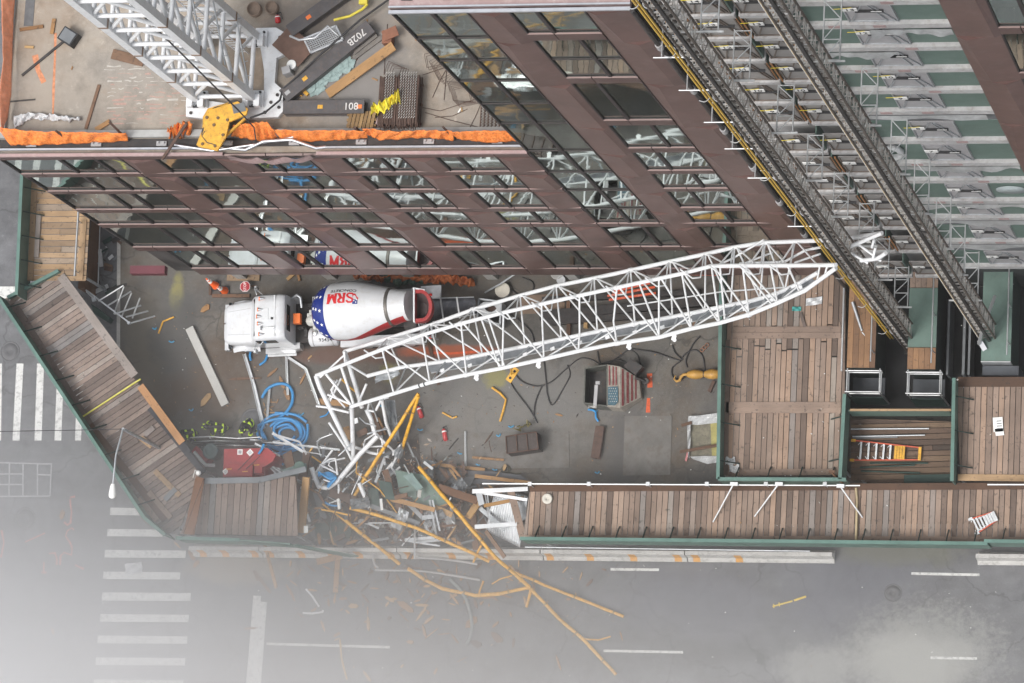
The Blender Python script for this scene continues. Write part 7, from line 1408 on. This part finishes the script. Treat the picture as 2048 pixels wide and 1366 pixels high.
BIG = [((790, 996), (815, 990), m_old, .2, 1.5), ((782, 998), (870, 1020), m_fresh, .22, 1.2), ((870, 1015), (905, 1030), m_fresh, .25, 1.0), ((877, 975), (955, 1002), m_old, .36, 1.6), ((957, 1005), (936, 1036), m_fresh, .36, 1.5), ((940, 1040), (888, 1072), m_old, .45, .8), ((946, 1010), (952, 1100), m_old, .3, .9), ((963, 1018), (970, 1060), m_old, .35, .8),
       ((1020, 975), (1046, 1075), m_deck, .34, 2.6), ((968, 1012), (1048, 996), m_fresh, .16, 2.5), ((972, 1062), (1010, 1115), m_old, .2, 1.6), ((950, 952), (1060, 966), m_fresh, .17, .8), ((860, 928), (970, 940), m_fresh, .16, .3), ((870, 934), (884, 922), m_fresh, .1, .5), ((945, 915), (1008, 920), m_fresh, .1, .1), ((968, 980), (1005, 982), m_fresh, .22, 1.5),
       ((655, 1085), (690, 1070), m_old, .2, .5), ((676, 1115), (671, 1185), m_fresh, .24, 0), ((634, 1124), (684, 1112), m_fresh, .3, .3), ((530, 1090), (553, 1176), m_fresh, .15, .5), ((508, 1142), (541, 1185), m_old, .14, RZ + .03), ((700, 930), (640, 1000), m_dsteel, .3, .8), ((660, 985), (742, 1012), m_old, .4, 1.0), ((742, 1012), (840, 1048), m_greyd, .2, 1.0), ((632, 985), (648, 1038), m_greyd, .3, .8), ((614, 905), (606, 960), m_old, .4, 1.0),
       ((575, 905), (582, 935), m_old, .5, .9), ((605, 950), (590, 985), m_old, .3, 1.2), ((690, 855), (702, 880), m_fresh, .4, .3), ((715, 870), (735, 860), m_old, .3, .3), ((638, 803), (698, 808), m_fresh, .28, .1), ((757, 835), (772, 870), m_fresh, .12, .3), ((748, 826), (765, 880), m_old, .2, .2), ((700, 990), (705, 1050), m_rust, .3, .6), ((770, 940), (790, 1000), m_old, .3, 1.3), ((795, 1000), (806, 1050), m_old, .3, .9),
       ((835, 1085), (818, 1120), m_old, .14, .4), ((745, 1040), (730, 1080), m_old, .2, .4), ((860, 1000), (875, 1080), m_galv, .12, 1.2), ((865, 1000), (880, 1062), m_galv, .08, 1.3), ((905, 970), (935, 995), m_galv, .22, 1.2), ((955, 1012), (1010, 1060), m_galv, .2, 1.4), ((810, 1000), (845, 1036), m_galv, .2, 1.0), ((845, 1036), (870, 1033), m_galv, .2, 1.0), ((865, 1040), (880, 1080), m_dsteel, .14, .8), ((880, 1060), (905, 1048), m_galv, .06, .8), ((950, 1054), (1034, 1048), m_alu, .2, 2.4), ((945, 983), (1056, 978), m_alu, .2, 2.9), ((962, 985), (1055, 1000), m_alu, .14, 2.7), ((958, 985), (964, 1010), m_alu, .3, 2.0), ((970, 985), (978, 1040), m_alu, .05, 2.2), ((975, 985), (981, 1045), m_alu, .05, 2.2), ((830, 1045), (829, 1118), m_alu, .08, .9), ((810, 1080), (870, 1075), m_galv, .14, .6), ((836, 1084), (900, 1078), m_galv, .14, .5), ((800, 1080), (880, 1092), m_galv, .08, .5), ((762, 998), (764, 1020), m_paper, .12, 1.4), ((612, 1052), (612, 1066), m_paper, .2, 2.4), ((614, 1028), (620, 1044), m_alu, .12, 1.0), ((676, 998), (679, 1018), m_paper, .12, 1.1), ((840, 980), (838, 995), m_conc, .16, 1.6), ((690, 1045), (735, 1048), m_alu, .06, .8), ((736, 1047), (758, 1057), m_alu, .1, .8), ((826, 1016), (790, 1080), m_greyd, .2, .6)]
WORD = {id(m_old): "brown", id(m_fresh): "bright split", id(m_galv): "grey metal", id(m_alu): "silver", id(m_dsteel): "black", id(m_rust): "rusty", id(m_greyd): "slate", id(m_deck): "weathered", id(m_paper): "white", id(m_conc): "pale"}
for i, (a, b2, mt, wd, z) in enumerate(BIG):
    L = math.hypot(a[0] - b2[0], a[1] - b2[1]); u = (a[0] + b2[0]) / 2; v = (a[1] + b2[1]) / 2
    plc = "right part by the corrugated sheet" if u > 940 else ("middle of the debris near the green panels" if u > 760 else ("left part by the broken shed" if u < 660 else "part under the crumpled boom"))
    if v > 1100: plc = "street side by the barrier"
    size = "long" if L > 75 else ("short" if L < 32 else "mid sized")
    wood_ = mt in (m_old, m_fresh, m_deck); nm = ("wood_plank" if wood_ else "metal_bar")
    plank((a, b2), wd, "%s %s %s in the debris, %s" % (size, WORD[id(mt)], "plank" if wood_ else "bar", plc), mt, z, z + rnd(-.25, .25) if v < 1090 else z, nm, "planks in the debris pile" if wood_ else "metal bars in the debris pile", .06 if wood_ else .05, rnd(-.5, .5), None, "plank" if wood_ else "metal bar")
# fine rubble under and around the pile: nobody could count it
for nm, n, gen, lab in (("fine_rubble", 3200, lambda: (random.gauss(790, 105), random.gauss(1005, 55)), "fine rubble of wood, mud and metal crumbs under the debris pile"), ("street_crumbs", 900, lambda: (random.gauss(830, 190), 1118 + abs(random.gauss(0, 75))), "fine wood crumbs dusted over the street below the barrier"), ("slab_crumbs", 1100, lambda: (rnd(300, 1430), random.gauss(800, 110)), "fine crumbs and grit strewn over the site slab")):
    mb = MB()
    for i in range(n):
        u, v = gen()
        if nm == "fine_rubble" and not (600 < u < 1000 and 880 < v < 1092): continue
        if nm == "street_crumbs" and not v < 1366: continue
        if nm == "slab_crumbs" and not 600 < v < 955: continue
        zz = {"fine_rubble": rnd(0, .45), "street_crumbs": RZ + .012, "slab_crumbs": .012}[nm]; c = P(u, v, zz); a = rnd(0, 6.3); L = abs(random.gauss(0, .09)) + .015 if nm == "fine_rubble" else abs(random.gauss(0, .04)) + .01; wd = L * rnd(.12, .5)
        d = V((math.cos(a), math.sin(a), rnd(-.3, .3) if nm == "fine_rubble" else 0)) * L; nn = V((-math.sin(a), math.cos(a), rnd(-.3, .3) if nm == "fine_rubble" else 0)) * wd; up = V((0, 0, .008 + wd * .3))
        mb.add([c - d, c + nn, c + d, c - nn * .7, c + up], [(0, 1, 4), (1, 2, 4), (2, 3, 4), (3, 0, 4)])
    one(nm, mb, MATS["rubble_mix"] if "rubble_mix" in MATS else wood("rubble_mix", [(0, (.03, .028, .028)), (.3, (.12, .08, .06)), (.5, (.26, .25, .24)), (.62, (.34, .17, .07)), (.85, (.55, .33, .15)), (.93, (.52, .52, .52)), (1, (.06, .12, .10))]), lab, "rubble", None, "stuff")
# splinters and litter
def splinter(u, v, z, L, wd, a, mat, label, grp, nm="wood_splinter", cat="splinter"):
    c = P(u, v, z); d = V((math.cos(a), math.sin(a), rnd(-.1, .1))); n = V((-d.y, d.x, 0)); k = rnd(-.3, .3); mb = MB(); o = rnd(0, 9)
    lo = [c - d * L / 2, c - d * L * .2 + n * wd * .5, c + d * L * .35 + n * wd * (.4 + k), c + d * L / 2 + n * wd * k, c + d * L * .3 - n * wd * .5, c - d * L * .3 - n * wd * .4]
    hi = [p + V((0, 0, .03 + wd * .2)) for p in lo]; uv = [((p - c).dot(d) + o, (p - c).dot(n) + o) for p in lo + hi]
    mb.add(lo + hi, [tuple(range(6))[::-1], tuple(range(6, 12))] + [(i, (i + 1) % 6, 6 + (i + 1) % 6, 6 + i) for i in range(6)], None, uv); one(nm, mb, mat, label, cat, grp)
for i in range(190):
    while True:
        u, v = random.gauss(790, 120), random.gauss(1010, 45)
        if 600 < u < 1010 and 900 < v < 1085: break
    splinter(u, v, rnd(.1, 1.1), rnd(.25, 1.1), rnd(.04, .16), rnd(0, 6.3), random.choice((m_fresh, m_fresh, m_old, m_old, m_rust)), "wood splinter in the thick of the debris pile", "splinters in the debris pile")
for i in range(95):
    while True:
        u, v = random.gauss(800, 110), random.gauss(1000, 55)
        if 600 < u < 1000 and 880 < v < 1088: break
    c = P(u, v, rnd(.3, 1.3)); a = rnd(0, 6.3); d = V((math.cos(a), math.sin(a), rnd(-.3, .3))) * rnd(.15, .7); mb = MB(); k = random.random()
    if k < .45: mb.tube([c - d, c + V((rnd(-.05, .05), rnd(-.05, .05), .03)), c + d], rnd(.018, .04), 5)
    elif k < .75: mb.bar(c - d, c + d, rnd(.06, .16), .02, (rnd(-.4, .4), rnd(-.4, .4), 1))
    else: mb.grid(lambda x, y: c + d * (x - .5) * 1.6 + V((-d.y, d.x, 0)) * (y - .5) * .9 + V((0, 0, .12 * math.sin(x * 7 + i) * math.cos(y * 6))), 5, 4, smooth=False)
    one("metal_scrap", mb, random.choice((m_galv, m_alu, m_greyd, m_greyd, m_rust, m_dsteel)), "twisted scrap of metal in the thick of the debris pile", "metal scrap", "metal scraps in the debris pile")
for i in range(120):
    while True:
        u, v = random.gauss(830, 150), 1125 + abs(random.gauss(0, 75))
        if 440 < u < 1250 and v < 1350: break
    splinter(u, v, RZ + .02, rnd(.2, .75), rnd(.04, .16), rnd(0, 6.3), random.choice((m_fresh, m_fresh, m_old)), "wood splinter lying loose on the street asphalt", "splinters on the street")
for i, (u, v, L, wd, a, lb) in enumerate(((812, 1213, .95, .32, -.5, "widest pale board piece on the street below the curved pipe"), (843, 1228, .9, .12, .95, "slender splinter beside the widest board piece"), (585, 1190, .7, .1, -1.2, "forked splinter by the stop line"), (578, 1180, .7, .08, -1.05, "thin splinter behind the forked one"), (707, 1212, .5, .25, .1, "stubby chunk of wood left of centre on the street"), (863, 1267, .9, .06, .7, "long thin splinter far down the street"), (943, 1245, .75, .35, .75, "chunky board end near the grey hose"), (993, 1275, .75, .3, -.8, "chunky board end right of the grey hose"), (952, 1288, .6, .3, -.5, "curled board scrap at the grey hose's end"), (734, 1352, .7, .14, -.9, "pale splinter at the picture's bottom edge"), (1117, 1325, .8, .1, -1.2, "thin splinter low on the street, right side"), (1243, 1272, .5, .08, -1.2, "thin splinter right of the yellow curl"), (125, 1030, .5, .22, 1.35, "pale block among the red spray scribbles"), (106, 1263, .35, .12, -1.1, "small pale block far left on the avenue"), (385, 1110, .6, .3, -.9, "clump of pale splinters at the barrier's left end"), (393, 1128, .45, .2, .9, "pale splinter just under the barrier's left end"), (355, 1090, .5, .1, -.7, "thin splinter by the diagonal shed's blunt end"), (411, 618, .55, .25, .6, "pale wood chunk left of the truck hood"), (620, 715, .3, .08, .8, "stray splinter under the truck"), (545, 745, .7, .14, .75, "split plank under the truck cab"), (606, 757, .7, .12, 1.15, "split plank left of the boom's end"), (564, 765, .7, .17, -1.2, "upper pale split plank by the blue loop"), (575, 790, .6, .25, -1.0, "lower pale split plank by the blue loop"), (490, 757, 1.8, .14, .05, "long brown lath left of the silver channel"), (978, 875, .7, .07, 1.0, "thin brown lath left of the steel crate"), (412, 800, .8, .3, 1.0, "brown paper scrap below the aluminium plank"), (1118, 830, .4, .1, -.2, "small lath right of the bent yellow strip"))):
    splinter(u, v, (RZ if v > 1095 or u < 200 else 0) + .02, L, wd, a, m_fresh if i not in (7, 8, 23, 24) else m_old, lb, "larger splinters round the wreck")
for i in range(22): splinter(533 + rnd(-9, 16) + i * .3, 815 + rnd(-14, 45), .05, rnd(.15, .45), .05, rnd(0, 6), m_fresh, "wood chip in the little heap along the silver channel", "chips along the silver channel")
hose([P(900, 1158, .0), P(925, 1185, .0), P(938, 1215, .0), P(944, 1250, .0), P(940, 1275, .0), P(933, 1288, .0)], .085, "long grey hose curving down the street", M("grey_hose", (.20, .22, .22), .6), "hose", None, "grey_hose")
for i, L in enumerate(([(750, 1140, .1), (840, 1142, .05), (900, 1150, .05), (960, 1160, .05)], [(835, 1115, .2), (900, 1120, .1), (955, 1128, .05)], [(745, 1090, .5), (748, 1125, .2), (756, 1135, 0)])):
    hose([P(*p) for p in L], .06, ["pale grey strip along the street below the barrier", "pale grey strip hugging the barrier foot", "thin grey hose hanging over the barrier"][i], m_grey, "strip", "grey strips by the barrier", "grey_strip")
for i, (pts, lb) in enumerate((([(612, 1178), (625, 1193), (638, 1213)], "white bent profile on the street, upper piece"), ([(606, 1226), (625, 1227), (645, 1224), (646, 1220)], "white bent profile on the street, lower piece"))):
    mb = MB(); mb.tube([P(u, v, RZ + .05) for u, v in pts], .06, 4); one("white_profile", mb, m_white, lb, "profile", "white bent profiles on the street")
mb = MB(); mb.grid(lambda a, c: P(250 + a * 34, 1128 + c * 22 - a * 4, RZ + .12) + V((0, 0, .12 * math.sin(a * 7 + c * 3) * math.cos(c * 6))), 8, 6, smooth=False); o = one("silver_sheet", mb, m_film, "crumpled silver sheet lying on the crosswalk stripes", "sheet"); o.modifiers.new("t", 'SOLIDIFY').thickness = .01
mb = MB(); mb.bar(P(1545, 1213, RZ + .03), P(1585, 1202, RZ + .03), .07, .04); mb.bar(P(1588, 1201, RZ + .03), P(1612, 1193, RZ + .03), .09, .04)
for u, v in ((1547, 1212), (1558, 1209)): mb.bar(P(u, v - 4, RZ + .04), P(u + 1, v + 4, RZ + .04), .05, .04)
one("yellow_stake", mb, M("stake_yellow", (.70, .50, .08), .6), "thin yellow stake lying alone on the right side of the street", "stake")
m_bits = M("litter_white", (.66, .66, .64), .7, 0, .1, 5)
for i in range(210):
    k = random.random()
    if k < .45: u, v, z = rnd(300, 1430), rnd(600, 960), .02; lab, g = "tiny pale crumb of litter on the site slab", "crumbs of litter on the slab"
    elif k < .7: u, v, z = rnd(1455, 2040), rnd(560, 1075), DZ + .06; lab, g = "tiny pale crumb of litter on the shed boards", "crumbs of litter on the sheds"
    else: u, v, z = rnd(0, 2040), rnd(1125, 1360), RZ + .02; lab, g = "tiny pale crumb of litter on the street", "crumbs of litter on the street"
    if k >= .45 and k < .7 and 1690 < u < 1910 and v < 970: continue
    s_ = rnd(.012, .034); c = P(u, v, z); mb = MB(); mb.obox(c, (s_, rnd(-.02, .02), 0), (rnd(-.02, .02), s_ * rnd(.5, 1), 0), (0, 0, .012)); one("litter_crumb", mb, random.choice((m_bits, m_bits, m_bits, m_fresh, m_conc)), lab, "litter", g)

# ============================================================ GLARE VEIL AND HAZE
def glare_veil(name, ctr, rx, ry, h, dens, col, label):  # added volumes standing in for pale glare on the window before the camera
    mb = MB(); n = 40; k = 12; vs = []
    for i in range(k + 1):
        f = i / k
        for j in range(n):
            a = 2 * math.pi * j / n; vs.append(V((ctr.x + rx * f * math.cos(a), ctr.y + ry * f * math.sin(a), RZ + .6 + h * (math.exp(-(2.3 * f) ** 2) - math.exp(-2.3 ** 2)))))
    base = len(vs); vs += [V((ctr.x + rx * math.cos(2 * math.pi * j / n), ctr.y + ry * math.sin(2 * math.pi * j / n), RZ + .55)) for j in range(n)]
    fs = [((i + 1) * n + j, (i + 1) * n + (j + 1) % n, i * n + (j + 1) % n, i * n + j) for i in range(k) for j in range(n)]
    fs += [(base + j, base + (j + 1) % n, k * n + (j + 1) % n, k * n + j) for j in range(n)] + [tuple(range(base, base + n))[::-1]]
    mb.add(vs, fs, .5, None, False); o = one(name, mb, None, label, "glare_veil", None, "stuff")
    m = bpy.data.materials.new("glare_veil_air"); m.use_nodes = True; t = m.node_tree; t.nodes.remove(t.nodes["Principled BSDF"]); pv = t.nodes.new("ShaderNodeVolumePrincipled")
    pv.inputs['Density'].default_value = dens; pv.inputs['Color'].default_value = (*col, 1); pv.inputs['Anisotropy'].default_value = 0.0; t.links.new(pv.outputs[0], t.nodes["Material Output"].inputs['Volume']); o.data.materials.append(m)
glare_veil("glare_veil", P(40, 1560, 0), 48, 27, 25, .062, (1, .995, 1), "added volume for pale window glare over the lower left street")
glare_veil("glare_veil", P(1150, 1660, 0), 80, 23, 18, .034, (1, .98, .965), "added thin volume for window glare along the near side of the street")

hb = MB(); hb.box(-168, -188, RZ - 1, 218, 168, 190, .5); hz_ = one("haze", hb, None, "thin damp haze filling the air over the whole site", "haze", None, "stuff")
m = bpy.data.materials.new("haze_air"); m.use_nodes = True; t = m.node_tree; t.nodes.remove(t.nodes["Principled BSDF"]); pv = t.nodes.new("ShaderNodeVolumePrincipled")
pv.inputs['Density'].default_value = .00012; pv.inputs['Color'].default_value = (1, .985, .97, 1); t.links.new(pv.outputs[0], t.nodes["Material Output"].inputs['Volume']); hz_.data.materials.append(m)
